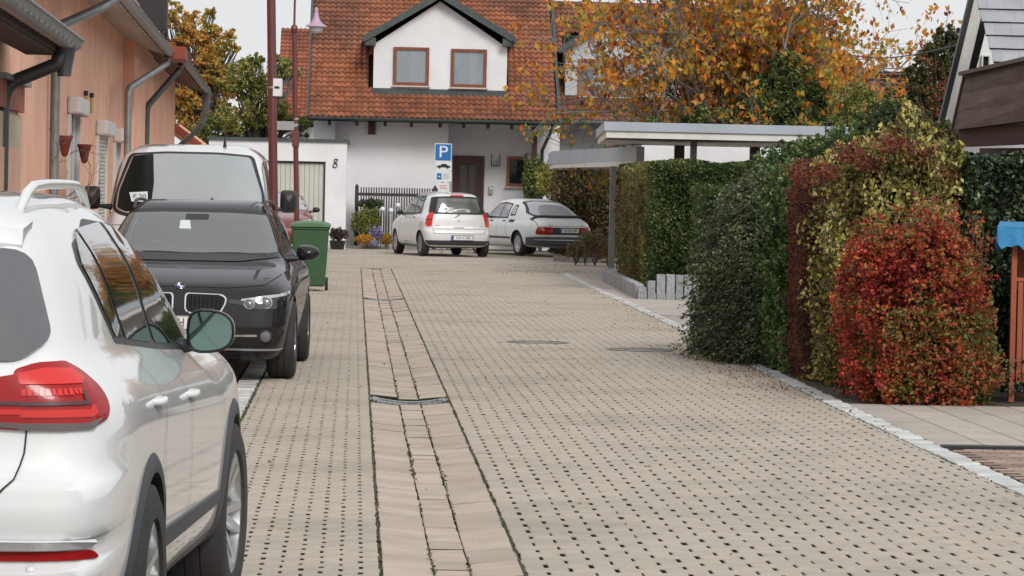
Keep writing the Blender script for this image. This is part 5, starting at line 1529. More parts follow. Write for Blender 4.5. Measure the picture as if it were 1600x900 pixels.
# ================================================================== white house with clay tiles
def window(name, parent, origin, xdir, w, h, m_frame, m_glass=M_glass, mullion=None, curtain=True, sill=True, depth=0.09, fw=0.075, label=None):
    """window with its lower left corner at origin, spanning xdir; frame, panes, sill as sub-parts"""
    xd = Vector(xdir).normalized(); n = Vector((xd.y, -xd.x, 0)); up = Vector((0, 0, 1))
    M = Matrix(((xd.x, -n.x, 0, origin[0]), (xd.y, -n.y, 0, origin[1]), (0, 0, 1, origin[2]), (0, 0, 0, 1)))
    win = bpy.data.objects.new(name, None); link(win, parent)
    if label: win['label'] = label
    inv = parent_inv(parent)
    win.matrix_parent_inverse = inv
    MBx = lambda *a: MB().box(*a, mat=M)
    fr = MB()
    for b in ((0, fw, -.06, -.002, 0, h), (w - fw, w, -.06, -.002, 0, h), (fw, w - fw, -.06, -.002, 0, fw), (fw, w - fw, -.06, -.002, h - fw, h)): fr.box(*b, mat=M)
    fr.build('frame', m_frame, win, bevel=.006)
    xs = [fw, w - fw] if not mullion else [fw, mullion - fw * .4, mullion + fw * .4, w - fw]
    if mullion: MBx(mullion - fw * .4, mullion + fw * .4, -.055, -.002, fw, h - fw).build('mullion', m_frame, win)
    for k in range(0, len(xs), 2):
        MBx(xs[k], xs[k + 1], -.018, -.006, fw, h - fw).build('pane', m_glass, win)
        if curtain:
            cw = (xs[k + 1] - xs[k])
            cu = MB()
            x0, x1 = xs[k] + cw * .48, xs[k] + cw * .78
            for q in range(6):
                a, b = x0 + (x1 - x0) * q / 6, x0 + (x1 - x0) * (q + 1) / 6
                y0, y1 = (-.022, -.026) if q % 2 else (-.026, -.022)
                cu.add([M @ Vector(p) for p in ((a, y0, fw), (b, y1, fw), (b, y1, h - fw - .02), (a, y0, h - fw - .02))], [(0, 1, 2, 3)])
            cu.build('curtain', M_curtain2, win)
    if sill:
        MBx(-.04, w + .04, -.11, .0, -.045, -.004).build('sill', M_sill, win, bevel=.006)
    return win

def parent_inv(parent):
    M = Matrix.Identity(4); p = parent
    while p is not None:
        M = (Matrix.Translation(p.location) @ p.rotation_euler.to_matrix().to_4x4()) @ M
        p = p.parent
    return M.inverted()
M_curtain2 = mat('net_curtain_behind_glass', (0.26, 0.29, 0.32), 0.5, spec=0.5, coat=0.6)

YH = 90.0                        # front wall of the house
def tile_field(parent, x0, x1, y_eave, z_eave, pitch, rows, m, single, keep=None, tw=0.316, th=0.243, name='roof_tile', hip=None):
    """double-roll tiles laid in rows up a slope facing the viewer"""
    ns = 12
    cp, sp_ = cos(pitch), sin(pitch)
    def tile(dx=0.0):
        v, f = [], []
        for j, (t, lift) in enumerate(((0, 0.046), (th * 1.12, 0.004))):
            for i in range(ns + 1):
                u = i / ns
                prof = 0.046 * (0.5 + 0.5 * cos(2 * pi * (u * 2 - 0.5))) ** 0.8
                x = (u - .5) * (tw * 1.0)
                n_ = lift + prof
                v.append((x, t * cp - n_ * sp_, t * sp_ + n_ * cp))
        for i in range(ns + 1):
            p = v[i]; v.append((p[0], p[1] + .046 * sp_, p[2] - .046 * cp))
        for i in range(ns):
            f.append((i, i + 1, ns + 2 + i, ns + 1 + i)); f.append((2 * ns + 2 + i, 2 * ns + 3 + i, i + 1, i))
        return v, f
    base_v, base_f = tile()
    mes = []
    for k in range(3):
        vv = [(a, b + random.uniform(-.002, .002), c + random.uniform(-.002, .002)) for a, b, c in base_v]
        me = bpy.data.meshes.new(name); me.from_pydata(vv, [], base_f); me.materials.append(m)
        me.polygons.foreach_set('use_smooth', [True] * len(base_f)); me.set_sharp_from_angle(angle=radians(60)); mes.append(me)
    cnt = 0; rest = MB(); rr = random.Random(4)
    n = int(round((x1 - x0) / tw))
    for r in range(rows):
        for i in range(n):
            x = x0 + (i + .5) * tw
            y = y_eave + r * th * cp; z = z_eave + r * th * sp_
            if keep and not keep(x, r, z): continue
            if cnt < single:
                o = bpy.data.objects.new(name, mes[rr.randrange(3)]); o.location = (x, y, z); link(o, parent)
                o.matrix_parent_inverse = parent_inv(parent); cnt += 1
            else:
                rest.add([(a + x, b + y, c + z) for a, b, c in base_v], base_f)
    if rest.v:
        o = rest.build(name + '_field', m, parent, wc=True, smooth=True, angle=60); o['kind'] = 'stuff'
    # roof boarding beneath
    L = rows * th
    if hip:
        a_, b_ = hip
        MB().add([(x0, y_eave + .03, z_eave - .045), (x1 - .1, y_eave + .03, z_eave - .045), (x1 - .1, y_eave + .03 + a_ * cp, z_eave - .04 + a_ * sp_), (b_, y_eave + .03 + L * cp, z_eave - .04 + L * sp_), (x0, y_eave + .03 + L * cp, z_eave - .04 + L * sp_)], [(0, 1, 2, 3, 4)]).build('roof_underlay', M_core, parent, wc=True)
        return
    MB().add([(x0, y_eave + .03, z_eave - .045), (x1, y_eave + .03, z_eave - .045), (x1, y_eave + .03 + L * cp, z_eave - .04 + L * sp_), (x0, y_eave + .03 + L * cp, z_eave - .04 + L * sp_)], [(0, 1, 2, 3)]).build('roof_underlay', M_core, parent, wc=True)

house = empty('white_house', (XA(660, YH, 0), YH, 0), 0, 'white house with orange tiled roof and gabled dormer at the end of the street', 'house')
hx = lambda px, z: XA(px, YH, z)
XL, XR = hx(523, 2.2), hx(850, 2.2)
XREC = hx(700, 2.5)              # where the porch recess begins
EZ = ZA(670, 187, 89.0)          # eaves height
# walls
MB().box(XL, XREC, YH, YH + 8, 0, EZ + .15).build('wall', M_white_wall, house, wc=True)
MB().box(XREC + .002, XR, YH + 1.1, YH + 8, 0, EZ + .5).build('recessed_wall', M_white_wall, house, wc=True)
MB().box(hx(490, 3), XL - .002, YH - .25, YH + 3, 0, EZ + .1).build('chimney_breast', M_white_wall, house, wc=True)
MB().box(XR - .25, XR + .42, YH + .2, YH + 1.09, 0, EZ + .2).build('porch_side_wall', M_white_wall, house, wc=True)
# main roof
YE = 89.0
RX0, RX1 = XA(482, YE, EZ), XA(872, YE, EZ)
PITCH = radians(36)
TW, TH = 0.316, 0.232
DOR_L, DOR_R = XA(583, YH, 4.3), XA(791, YH, 4.3)
DZ0 = ZA(690, 142, YH - .2)
apex = P(688, -2, YH)
dz_low, dz_side = ZA(690, 141, YH), ZA(583, 68, YH)
def keep_main(x, r, z):
    if z > DZ0 - .05 and z < 6.5:
        # cut-out for the dormer
        lim = 6.4
        if DOR_L - .02 < x < DOR_R + .02:
            t = abs(x - apex.x) / (apex.x - DOR_L) if x < apex.x else abs(x - apex.x) / (DOR_R - apex.x)
            return z > apex.z - .35 - t * (apex.z - dz_side + .15) + .12
    return True
tile_field(house, RX0, RX1, YE, EZ, PITCH, 34, M_tile, 290, keep_main, TW, TH)
# verge boards, gutter, rafter ends
rows_len = 34 * TH
for sx in (RX0 - .03, RX1 + .03):
    MB().beam((sx, YE - .02, EZ - .02), (sx, YE + rows_len * cos(PITCH), EZ - .02 + rows_len * sin(PITCH)), .05, .16).build('verge_board', M_lead, house, wc=True)
gut = MB(); n = 8
prof = [(-.075 + .075 * (1 - cos(pi * k / n)) , -.075 * sin(pi * k / n)) for k in range(n + 1)]
gv = [(x, YE - .10 + a, EZ + .005 + b) for x in (RX0, RX1 + .1) for a, b in prof]
gut.add(gv, [(k, k + 1, n + 2 + k, n + 1 + k) for k in range(n)])
gut.tube([(RX0, YE - .10 - .002, EZ + .008), (RX1 + .1, YE - .10 - .002, EZ + .008)], .010, 6)
gut.build('gutter', M_lead, house, wc=True, smooth=True, angle=50)
for px in (515, 558, 602, 643, 688, 725, 763, 800):
    x = XA(px, YE, EZ)
    MB().beam((x, YE + .03, EZ - .15), (x, YH + .1, EZ - .15 + .6), .09, .13).build('rafter_end', M_darkwood, house, wc=True)
MB().add([(RX0, YE, EZ - .09), (RX1, YE, EZ - .09), (RX1, YH + .1, EZ + .55), (RX0, YH + .1, EZ + .55)], [(0, 1, 2, 3)]).build('eaves_boarding', M_darkwood, house, wc=True)
# dormer
dz_low, dz_side = ZA(690, 141, YH), ZA(583, 68, YH)
apex = P(688, -2, YH)
dw = MB(); xl, xr = DOR_L, DOR_R
dw.prism([(xl, dz_low), (xr, dz_low), (xr, dz_side - .04), (apex.x, apex.z - .08), (xl, dz_side - .02)], YH - .10, YH + 5.5, 'y')
dw.build('dormer_wall', M_white_wall, house, wc=True)
MB().box(xl - .02, xr + .02, YH - .13, YH + .2, dz_low - .26, dz_low + .02).build('dormer_apron', M_lead, house, wc=True)
MB().beam((xl, YH - .16, dz_low - .27), (xr, YH - .16, dz_low - .27), .10, .05).build('apron_lip', M_zinc, house, wc=True)
el, er = P(570, 60, YH - .3), P(803, 62, YH - .3)
ap = P(688, -8, YH - .3)
for a in (el, er):
    MB().beam((a.x, YH - .42, a.z), (ap.x, YH - .42, ap.z), .06, .17).build('dormer_verge', M_lead, house, wc=True)
    MB().add([(a.x, YH - .42, a.z + .06), (ap.x, YH - .42, ap.z + .06), (ap.x, YH + 5.5, ap.z + .06), (a.x, YH + 5.5, a.z + .06)], [(0, 1, 2, 3)]).build('dormer_roof_sheet', M_lead, house, wc=True)
    s = 1 if a.x > ap.x else -1
    # boxed eave beneath the verge end
    MB().box(min(a.x, a.x - s * .30), max(a.x, a.x - s * .30), YH - .40, YH + .4, a.z - .18, a.z + .02).build('boxed_eave', M_lead, house, wc=True)
    MB().tube([(a.x + s * .02, YH - .55, a.z - .03), (a.x + s * .02, YH + 2, a.z - .03)], .06, 8).build('dormer_gutter', M_lead, house, wc=True)
for pxl, pxr, pt, pb in ((614, 671, 75, 133), (704, 761, 78, 136)):
    a = P(pxl, pb, YH - .12); b = P(pxr, pt, YH - .12)
    window('window', house, (a.x, YH - .105, a.z), (1, 0, 0), b.x - a.x, b.z - a.z + .01, M_frame, fw=.085)
# door
a = P(705, 392, YH + 1.1); b = P(757, 244, YH + 1.1)
dz = b.z; dx0, dx1 = a.x, b.x
door = bpy.data.objects.new('front_door', None); link(door, house); door.matrix_parent_inverse = parent_inv(house)
Yd = YH + 1.09
fr = MB()
fr.box(dx0, dx0 + .10, Yd - .06, Yd, .02, dz); fr.box(dx1 - .10, dx1, Yd - .06, Yd, .02, dz); fr.box(dx0 + .1, dx1 - .1, Yd - .06, Yd, dz - .12, dz)
fr.build('frame', M_door, door, bevel=.008)
MB().box(dx0 + .10, dx1 - .10, Yd - .035, Yd, .02, dz - .12).build('leaf', M_doorleaf if 'M_doorleaf' in globals() else M_door, door)
pw = (dx1 - dx0 - .2 - .30) / 2
for i in range(2):
    for (z0, z1) in ((.25, .75), (.85, 1.35), (1.45, dz - .25)):
        x0 = dx0 + .2 + i * (pw + .07)
        MB().box(x0, x0 + pw, Yd - .045, Yd - .036, z0, z1).build('pane', M_doorpane, door, bevel=.004)
MB().box(dx0 - .1, dx1 + .1, YH + .6, Yd, 0, .02).build('door_step', M_sett, house, wc=True)
# small window right of the door
a = P(791, 291, YH + 1.1); b = P(824, 245, YH + 1.1)
window('window', house, (a.x, Yd - .005, a.z), (1, 0, 0), b.x - a.x, b.z - a.z, M_frame2, M_darkglass, curtain=False, fw=.08)
# wall lamp high on the left, bracket lamp by the door, letter box, corner post, downpipes
lp = P(581, 201, YH); wl_ = empty('wall_lamp', (lp.x, YH - .1, lp.z), 0, 'dark slatted wall lamp under the eaves of the white house', 'lamp')
MB().box(-.10, .10, -.02, .10, -.16, .16).build('housing', M_darkwood, wl_, bevel=.01)
for k in range(5): MB().box(-.09 + k * .04, -.075 + k * .04, -.035, -.02, -.14, .14).build('slat', M_frame, wl_)
MB().box(-.12, .12, -.05, .10, .16, .185).build('cap', M_darkwood, wl_)
lp = P(774, 250, Yd); bl = empty('bracket_lamp', (lp.x, Yd, lp.z), 0, 'wall lantern of thin dark rods beside the front door', 'lamp')
for s in (-1, 1): MB().box(s * .11 - .012, s * .11 + .012, -.16, -.13, -.17, .17).build('rod', M_black, bl)
MB().box(-.10, .10, -.16, -.13, -.17, -.145).build('foot', M_black, bl)
MB().lathe([(.001, -.13), (.06, -.13), (.055, -.02), (.001, -.02)], 12, Matrix.Translation((0, -.1, 0))).build('glass_cup', M_globe, bl)
MB().box(-.02, .02, -.13, 0, -.1, -.05).build('arm', M_black, bl)
lp = P(767, 297, Yd); lb = empty('letter_box', (lp.x, Yd, lp.z), 0, 'narrow grey letter box below the rod lantern by the door', 'letter box')
MB().box(-.055, .055, -.08, 0, -.11, .11).build('box', M_steel, lb, bevel=.008)
MB().box(-.045, .045, -.09, -.08, .02, .08).build('flap', M_plate, lb)
xp = XA(833, YH + .1, 2)
MB().box(xp - .07, xp + .07, YH - .3, YH - .16, 0, EZ).build('corner_post', M_door, house, wc=True)
dpx = XA(847, YH, 2)
MB().tube([(XR + .15, YE - .05, EZ - .05), (XR + .15, YE + .0, EZ - .15), (dpx - .02, YH - .1, EZ - .75), (dpx - .02, YH - .1, 0)], .05, 10).build('downpipe', M_lead, house, wc=True, smooth=True, angle=60)
wb = P(822, 240, YH - .2)
MB().tube([(wb.x, YH - .2, wb.z), (wb.x + .35, YH - .2, wb.z)], .012, 6).tube([(wb.x, YH - .2, wb.z), (wb.x, YH - .2, wb.z - .12)], .03, 8).build('hanging_bracket', M_black, house, wc=True)

# ------------------------------------------------------------------ neighbouring half of the house, to the right
h2 = empty('neighbouring_house', (XA(1050, 95, 0), 95, 0), 0, 'neighbouring house with mossy tiled roof behind the orange-leaved tree', 'house')
Y2 = 92.0
E2 = ZA(900, 190, Y2 - 1)
NX0, NX1 = RX1 + .06, XA(1370, Y2, 4)
MB().box(NX0 + .1, NX1 + .2, Y2, Y2 + 9, 0, E2 + .1).build('wall', M_grey_wall, h2, wc=True)
D2L, D2R = XA(882, Y2, 4), XA(1062, Y2, 4)
d2low = ZA(980, 152, Y2)
slope_x0, slope_x1 = XA(1290, Y2 + 6, 6.5), XA(1405, Y2, 4)
def keep2(x, r, z):
    if D2L < x < D2R and d2low - .05 < z < 6.0: return False
    top = ZA(900, 9, Y2 + 4)
    # verge falls away to the right
    if z > E2 + .3 + (NX1 + .8 - x) * 1.25: return False
    return True
NROW = int((ZA(900, 9, Y2 + 4) - E2) / (0.243 * sin(radians(36))))
tile_field(h2, NX0, NX1 + .8, Y2 - 1, E2, radians(36), NROW, M_tile, 120, keep2, .316, .243, hip=(.1, NX1 + .8 - (NROW * .243 * sin(radians(36)) - .2) / 1.25))
ry = Y2 - 1 + NROW * .243 * cos(radians(36)); rz = E2 + NROW * .243 * sin(radians(36))
x = NX0
while x < NX1 + .8 - (NROW * .243 * sin(radians(36)) - .3) / 1.25:
    MB().tube([(x, ry, rz + .02), (x + .36, ry, rz + .02)], [.10, .115], 8).build('ridge_tile', M_tile, h2, wc=True); x += .35
a2 = P(972, 22, Y2 - .2)
MB().prism([(D2L, d2low), (D2R, d2low), (D2R, ZA(1060, 62, Y2)), (a2.x, a2.z), (D2L, ZA(882, 78, Y2))], Y2 - .1, Y2 + 5, 'y').build('dormer_wall', M_grey_wall, h2, wc=True)
MB().box(D2L - .02, D2R + .02, Y2 - .13, Y2 + .2, d2low - .22, d2low + .02).build('dormer_apron', M_lead, h2, wc=True)
for e in (P(872, 80, Y2 - .3), P(1075, 80, Y2 - .3)):
    MB().beam((e.x, Y2 - .40, e.z), (a2.x, Y2 - .40, a2.z + .10), .06, .15).build('dormer_verge', M_lead, h2, wc=True)
    MB().add([(e.x, Y2 - .40, e.z + .05), (a2.x, Y2 - .4, a2.z + .16), (a2.x, Y2 + 5, a2.z + .16), (e.x, Y2 + 5, e.z + .05)], [(0, 1, 2, 3)]).build('dormer_roof_sheet', M_lead, h2, wc=True)
a = P(903, 150, Y2 - .12); b = P(1000, 94, Y2 - .12)
window('window', h2, (a.x, Y2 - .105, a.z), (1, 0, 0), b.x - a.x, b.z - a.z, M_frame2, mullion=(b.x - a.x) * .48, fw=.08)
MB().tube([(NX0, Y2 - 1.08, E2 - .02), (NX1 + .8, Y2 - 1.08, E2 - .02)], .07, 8).build('gutter', M_lead, h2, wc=True)
# party step between the roofs
MB().beam((RX1 + .05, YE + .3, EZ + .22), (RX1 + .05, YE + 7, EZ + .22 + 6.7 * tan(PITCH)), .07, .12).build('step_flashing', M_lead, h2, wc=True)

# ------------------------------------------------------------------ garage with the number 8
YG = 87.0
gar = empty('white_garage', (XA(430, YG, 0), YG, 0), 0, 'white flat-roofed garage bearing the number 8, left of the white house', 'garage')
gx0, gx1 = XA(325, YG, 1.5), XA(541, YG, 1.5)
gz = ZA(430, 220, YG)
dx0, dx1, dzt = XA(405, YG, 1.5), XA(508, YG, 1.5), ZA(480, 252, YG)
MB().box(gx0, dx0, YG, YG + 6, 0, gz).build('wall', M_white_wall, gar, wc=True)
MB().box(dx1, gx1, YG, YG + 3, 0, gz).build('wall', M_white_wall, gar, wc=True)
MB().box(dx0 + .002, dx1 - .002, YG, YG + 6, dzt, gz - .002).build('lintel', M_white_wall, gar, wc=True)
MB().box(gx0 - .05, gx1 + .06, YG - .07, YG + 6.1, gz, gz + .075).build('roof_edge', M_lead, gar, wc=True)
gd = bpy.data.objects.new('garage_door', None); link(gd, gar); gd.matrix_parent_inverse = parent_inv(gar)
x = dx0 + .05
while x < dx1 - .06:
    MB().box(x, min(x + .118, dx1 - .05), YG + .12, YG + .14, .03, dzt - .05).build('panel_board', M_garagedoor, gd, bevel=.006); x += .125
MB().box(dx0 + .003, dx1 - .003, YG + .141, YG + .16, 0.0, dzt - .003).build('backing', M_black, gd)
for a, b in ((dx0 + .003, dx0 + .05), (dx1 - .05, dx1 - .003)): MB().box(a, b, YG + .08, YG + .14, 0, dzt - .05).build('jamb', M_lead, gd)
MB().box(dx0 + .003, dx1 - .003, YG + .08, YG + .14, dzt - .05, dzt - .003).build('head_rail', M_lead, gd)
B = Matrix(((1, 0, 0, 0), (0, 0, -1, 0), (0, 1, 0, 0), (0, 0, 0, 1)))
p8 = P(524, 255, YG)
# the number in an italic figure, built from two loops of varying stroke
def figure_eight(parent, c):
    mb = MB()
    for (cz, rx, rz, ph) in ((.062, .052, .058, 0), (-.06, .066, .066, pi)):
        n = 20; v = []; f = []
        for k in range(n):
            a = 2 * pi * k / n
            wd = .016 + .012 * abs(sin(a * 1.0 + .6))
            for r_ in (1.0, 1 - wd / rx):
                x = rx * r_ * cos(a); z = cz + rz * r_ * sin(a)
                v.append((c.x + x + z * .10, c.y - .022, c.z + z)); v.append((c.x + x + z * .10, c.y - .002, c.z + z))
        for k in range(n):
            j = (k + 1) % n
            f += [(4 * k, 4 * j, 4 * j + 2, 4 * k + 2), (4 * k, 4 * k + 1, 4 * j + 1, 4 * j), (4 * k + 2, 4 * j + 2, 4 * j + 3, 4 * k + 3)]
        mb.add(v, f)
    mb.tube([(c.x + .085, c.y - .012, c.z + .085), (c.x + .06, c.y - .012, c.z + .098), (c.x + .03, c.y - .012, c.z + .09)], .008, 6)
    return mb.build('house_number', M_ink, parent, wc=True)
figure_eight(gar, Vector((p8.x, YG, p8.z)))
# orange thing glimpsed behind the van: small enamel sign at the garage
os_ = P(453, 262, 70)
# ------------------------------------------------------------------ roofs farther off
far = empty('orange_roofed_house', (XA(456, 118, 0), 118, 0), 0, 'orange tiled roof of a house seen behind the lamp post, left of the white house', 'house')
fx0, fx1 = XA(432, 116, 4), XA(500, 116, 4)
fe = ZA(455, 190, 116)
tile_field(far, fx0, fx1, 116, fe, radians(36), 24, M_tile2, 40, None, .316, .243)
MB().box(fx0 + .3, fx1 - .1, 117, 124, 0, fe).build('wall', M_white_wall, far, wc=True)
far2 = empty('distant_roof_house', (XA(1385, 150, 0), 150, 0), 0, 'distant house whose faded brick-red roof shows between the trees on the right', 'house')
q0, q1 = XA(1335, 150, 5), XA(1440, 150, 5)
qe = ZA(1385, 185, 150)
MB().box(q0, q1, 151, 160, 0, qe).build('wall', M_white_wall, far2, wc=True)
rws = MB(); th_ = .34; nrow = int((ZA(1385, 101, 150) - qe) / (th_ * sin(radians(38))))
for r in range(nrow):
    z = qe + r * th_ * sin(radians(38)); y = 150 + r * th_ * cos(radians(38))
    for i in range(int((q1 - q0) / .5) + 1):
        rws.box(q0 + i * .5, q0 + i * .5 + .49, y, y + .3, z - .02, z + .03 + random.uniform(-.005, .005))
o = rws.build('roof_tile_field', M_tile2, far2, wc=True); o['kind'] = 'stuff'
MB().add([(q0, 150.1, qe - .05), (q1, 150.1, qe - .05), (q1, 150.1 + nrow * th_ * cos(radians(38)), qe - .05 + nrow * th_ * sin(radians(38))), (q0, 150.1 + nrow * th_ * cos(radians(38)), qe - .05 + nrow * th_ * sin(radians(38)))], [(0, 1, 2, 3)]).build('roof_underlay', M_core, far2, wc=True)

# ================================================================== salmon house on the left
sal = empty('salmon_house', (-3.6, 45, 0), 0, 'salmon rendered house with roller shutters and boarded eaves along the left side', 'house')
def sx_(Y): return -3.35 - .0231 * (Y - 37)
WD = Vector((-.0231, 1, 0)).normalized()         # along the wall, away from the viewer
WN = Vector((1, .0231, 0)).normalized()          # out of the wall
def wall_seg(y0, y1, z0, z1, out=0.0, depth=5.0, name='wall', m=M_salmon):
    a = Vector((sx_(y0), y0, 0)) + WN * out; b = Vector((sx_(y1), y1, 0)) + WN * out
    c = b - WN * depth; d = a - WN * depth
    v = [(p.x, p.y, z) for z in (z0, z1) for p in (a, b, c, d)]
    return MB().add(v, [(0, 1, 2, 3), (7, 6, 5, 4), (0, 4, 5, 1), (1, 5, 6, 2), (2, 6, 7, 3), (3, 7, 4, 0)]).build(name, m, sal, wc=True)
def wp(Y, z, out=0.0):
    return Vector((sx_(Y), Y, z)) + WN * out
def y_at(px, out=0.0, z=2.0):
    """depth at which the wall shows at column px"""
    lo, hi = 18.0, 110.0
    for _ in range(40):
        m_ = (lo + hi) / 2
        if proj(wp(m_, z, out))[0] < px: lo = m_
        else: hi = m_
    return (lo + hi) / 2
def proj(p):
    q = CAMR.transposed() @ (Vector(p) - EYE)
    return 800 + FPX * q.x / -q.z, 450 - FPX * q.y / -q.z
Y_end = y_at(265)
Y_mid = y_at(190)               # slight projection of the wall beyond this
Y_p = y_at(222)
wall_seg(22, Y_mid, 0, 4.6)
wall_seg(Y_mid + .005, Y_p, 0, 4.5, .18)
wall_seg(Y_p + .005, Y_end, 0, 4.4, .10)
# first eave: pale boards, then gutter
YA, YB = 33.0, 55.6
ZEV = 3.74
def eave(y0, y1, z, over, m, boards, name, slope=.42, m_g=M_zinc, gut_r=.075):
    nb = boards
    g = bpy.data.objects.new(name, None); link(g, sal); g.matrix_parent_inverse = parent_inv(sal)
    for k in range(nb):       # boards run along the wall
        t0, t1 = k / nb, (k + 1) / nb
        o0, o1 = over * t0, over * t1 - .006
        za, zb = z + (1 - t0) * over * slope, z + (1 - t1) * over * slope
        a, b, c, d = wp(y0, za, o0), wp(y1, za, o0), wp(y1, zb, o1), wp(y0, zb, o1)
        e = Vector((0, 0, .02))
        MB().add([a, b, c, d, a + e, b + e, c + e, d + e], [(0, 1, 2, 3), (7, 6, 5, 4), (0, 4, 5, 1), (1, 5, 6, 2), (2, 6, 7, 3), (3, 7, 4, 0)]).build('soffit_board', m, g)
    n = 10
    prof = [(over + .02 + gut_r * (1 - cos(pi * k / n)), z + .03 - gut_r * sin(pi * k / n)) for k in range(n + 1)]
    gv = [wp(y, b, a) for y in (y0, y1) for a, b in prof]
    gm = MB().add(gv, [(k, k + 1, n + 2 + k, n + 1 + k) for k in range(n)])
    e = len(prof)
    gm.add([wp(y1, b, a) for a, b in prof], [tuple(range(n + 1))]); gm.add([wp(y0, b, a) for a, b in prof], [tuple(range(n + 1))])
    lip = over + .02 + 2 * gut_r
    gm.tube([wp(y0, z + .035, lip), wp(y1, z + .035, lip)], .011, 6)
    gm.build('gutter', m_g, g, smooth=True, angle=50)
    # roof slab above
    up = 2.6
    a, b = wp(y0, z + .05, over + .03), wp(y1, z + .05, over + .03)
    c, d = wp(y1, z + .05 + up * .62 * 1.6, over - up * 1.6), wp(y0, z + .05 + up * .62 * 1.6, over - up * 1.6)
    e = Vector((0, 0, .10))
    MB().add([a, b, c, d, a + e, b + e, c + e, d + e], [(0, 1, 2, 3), (7, 6, 5, 4), (0, 4, 5, 1), (1, 5, 6, 2), (2, 6, 7, 3), (3, 7, 4, 0)]).build('roof_slab', M_tile, g)
    yy = y0 + .5
    while yy < y1:
        MB().beam(wp(yy, z - .03, over + .0), wp(yy, z + .03, over + .03 + 2 * gut_r), .02, .01).build('gutter_bracket', m_g, g); yy += .9
    return g
eave(YA, YB, ZEV, .56, M_soffit, 9, 'pale_eave', slope=.30)
eave(YB + .05, 77.5, ZEV - .01, .72, M_redsoffit, 7, 'dark_eave', slope=.35, m_g=M_darkzinc)
# verge piece in red at the joint of the roofs, dark gable board farther up
a = wp(YB - .2, ZEV + .03, .76)
MB().beam(wp(YB - .3, ZEV + .03, .78), wp(YB + 1.5, ZEV + .03, .78), .26, .20).build('red_verge', M_redtrim, sal, wc=True)
MB().box(a.x - 1.0, a.x - .12, YB - 1, YB - .6, ZEV + .36, ZEV + 3).build('dark_boarded_gable', M_black, sal, wc=True)
# far red verge near the ground-floor roof beyond
v0, v1 = P(268, 195, 79), P(312, 228, 79)
MB().beam(v0, v1, .3, .17).build('low_red_verge', M_redtrim, sal, wc=True)
MB().beam(v0 + Vector((.1, .3, -.1)), v1 + Vector((.1, .3, -.1)), .3, .3).build('low_verge_wall', M_salmon, sal, wc=True)
# downpipes
def pipe(name, pts, r, m):
    o = MB().tube(pts, r, 12).build(name, m, sal, wc=True, smooth=True, angle=60); return o
def bend(pts, k=4, rr_=.12):
    pts = [Vector(p) for p in pts]; out = [pts[0]]
    for i in range(1, len(pts) - 1):
        a = (pts[i - 1] - pts[i]); b = (pts[i + 1] - pts[i]); ra = min(rr_, a.length * .45, b.length * .45)
        A = pts[i] + a.normalized() * ra; B = pts[i] + b.normalized() * ra
        for q in range(k + 1):
            t = q / k; out.append(A * (1 - t) ** 2 + pts[i] * 2 * t * (1 - t) + B * t * t)
    out.append(pts[-1]); return out
yq = y_at(85, .08)
pipe('downpipe', bend([wp(yq + 2.0, ZEV - .02, .66), wp(yq + .6, ZEV - .25, .50), wp(yq, 3.25, .08), wp(yq, 0, .08)]), .052, M_zinc)
yq = y_at(199, .27)
pipe('downpipe', bend([wp(YB - .5, ZEV - .04, .62), wp(YB - .3, ZEV - .15, .62), wp(yq, 2.98, .27), wp(yq, 0, .27)]), .055, M_zinc)
yq = y_at(228, .2)
pipe('downpipe', bend([wp(YB + 2.6, ZEV - .04, .75), wp(YB + 2.8, ZEV - .12, .75), wp(yq, 2.92, .2), wp(yq, 0, .2)]), .055, M_darkzinc)
yq = 76.5
pipe('downpipe', bend([wp(yq, ZEV - .02, .80), wp(yq, ZEV - .75, .78), wp(yq + .3, ZEV - 1.35, .10), wp(yq + .3, 0, .10)], rr_=.25), .06, M_darkzinc)
MB().lathe([(.075, -.55), (.105, -.50), (.14, .02), (.155, .03), (.155, .05)], 4, Matrix.Translation(wp(yq, ZEV - .02, .80)) @ Matrix.Rotation(radians(45), 4, 'Z')).build('rain_hopper', M_darkzinc, sal, wc=True)
# roller shutter windows
def shutter_window(ya, yb, z0, z1, shut, box=True):
    w = bpy.data.objects.new('shutter_window', None); link(w, sal); w.matrix_parent_inverse = parent_inv(sal)
    def bx(name, y0, y1, a, b, o0, o1, m, bevel=0):
        v = []
        for z in (a, b):
            for (y, o) in ((y0, o0), (y1, o0), (y1, o1), (y0, o1)): v.append(wp(y, z, o))
        return MB().add(v, [(0, 1, 2, 3), (7, 6, 5, 4), (0, 4, 5, 1), (1, 5, 6, 2), (2, 6, 7, 3), (3, 7, 4, 0)]).build(name, m, w, bevel=bevel)
    bx('frame', ya, ya + .06, z0, z1, .002, .05, M_shutter); bx('frame', yb - .06, yb, z0, z1, .002, .05, M_shutter)
    if shut:
        z = z0
        while z < z1 - .02:
            bx('shutter_slat', ya + .062, yb - .062, z, z + .045, .004, .026, M_shutter, .008); z += .052
    else:
        bx('pane', ya + .062, yb - .062, z0 + .05, z1, .003, .012, M_glass); bx('sash', ya + .062, yb - .062, z0, z0 + .05, .003, .035, M_shutter)
        bx('sash', (ya + yb) / 2 - .03, (ya + yb) / 2 + .03, z0 + .05, z1, .0125, .035, M_shutter)
    bx('sill', ya - .05, yb + .05, z0 - .04, z0 - .002, 0.002, .10, M_sill, .006)
    if box:
        o_ = bx('shutter_box', ya - .03, yb + .03, z1, z1 + .21, .002, .155, M_shutter, .03)
    return w
y0 = y_at(104); y1 = y_at(119)
zt = ZA(112, 178, y0)
shutter_window(y0, y1, 1.0, zt, False)
y0 = y_at(149); y1 = y_at(163); zt = ZA(156, 211, y0)
shutter_window(y0, y1, .9, zt, True)
y0 = y_at(176); y1 = y_at(184); zt = ZA(180, 222, y0)
shutter_window(y0, y1, .9, zt, False)
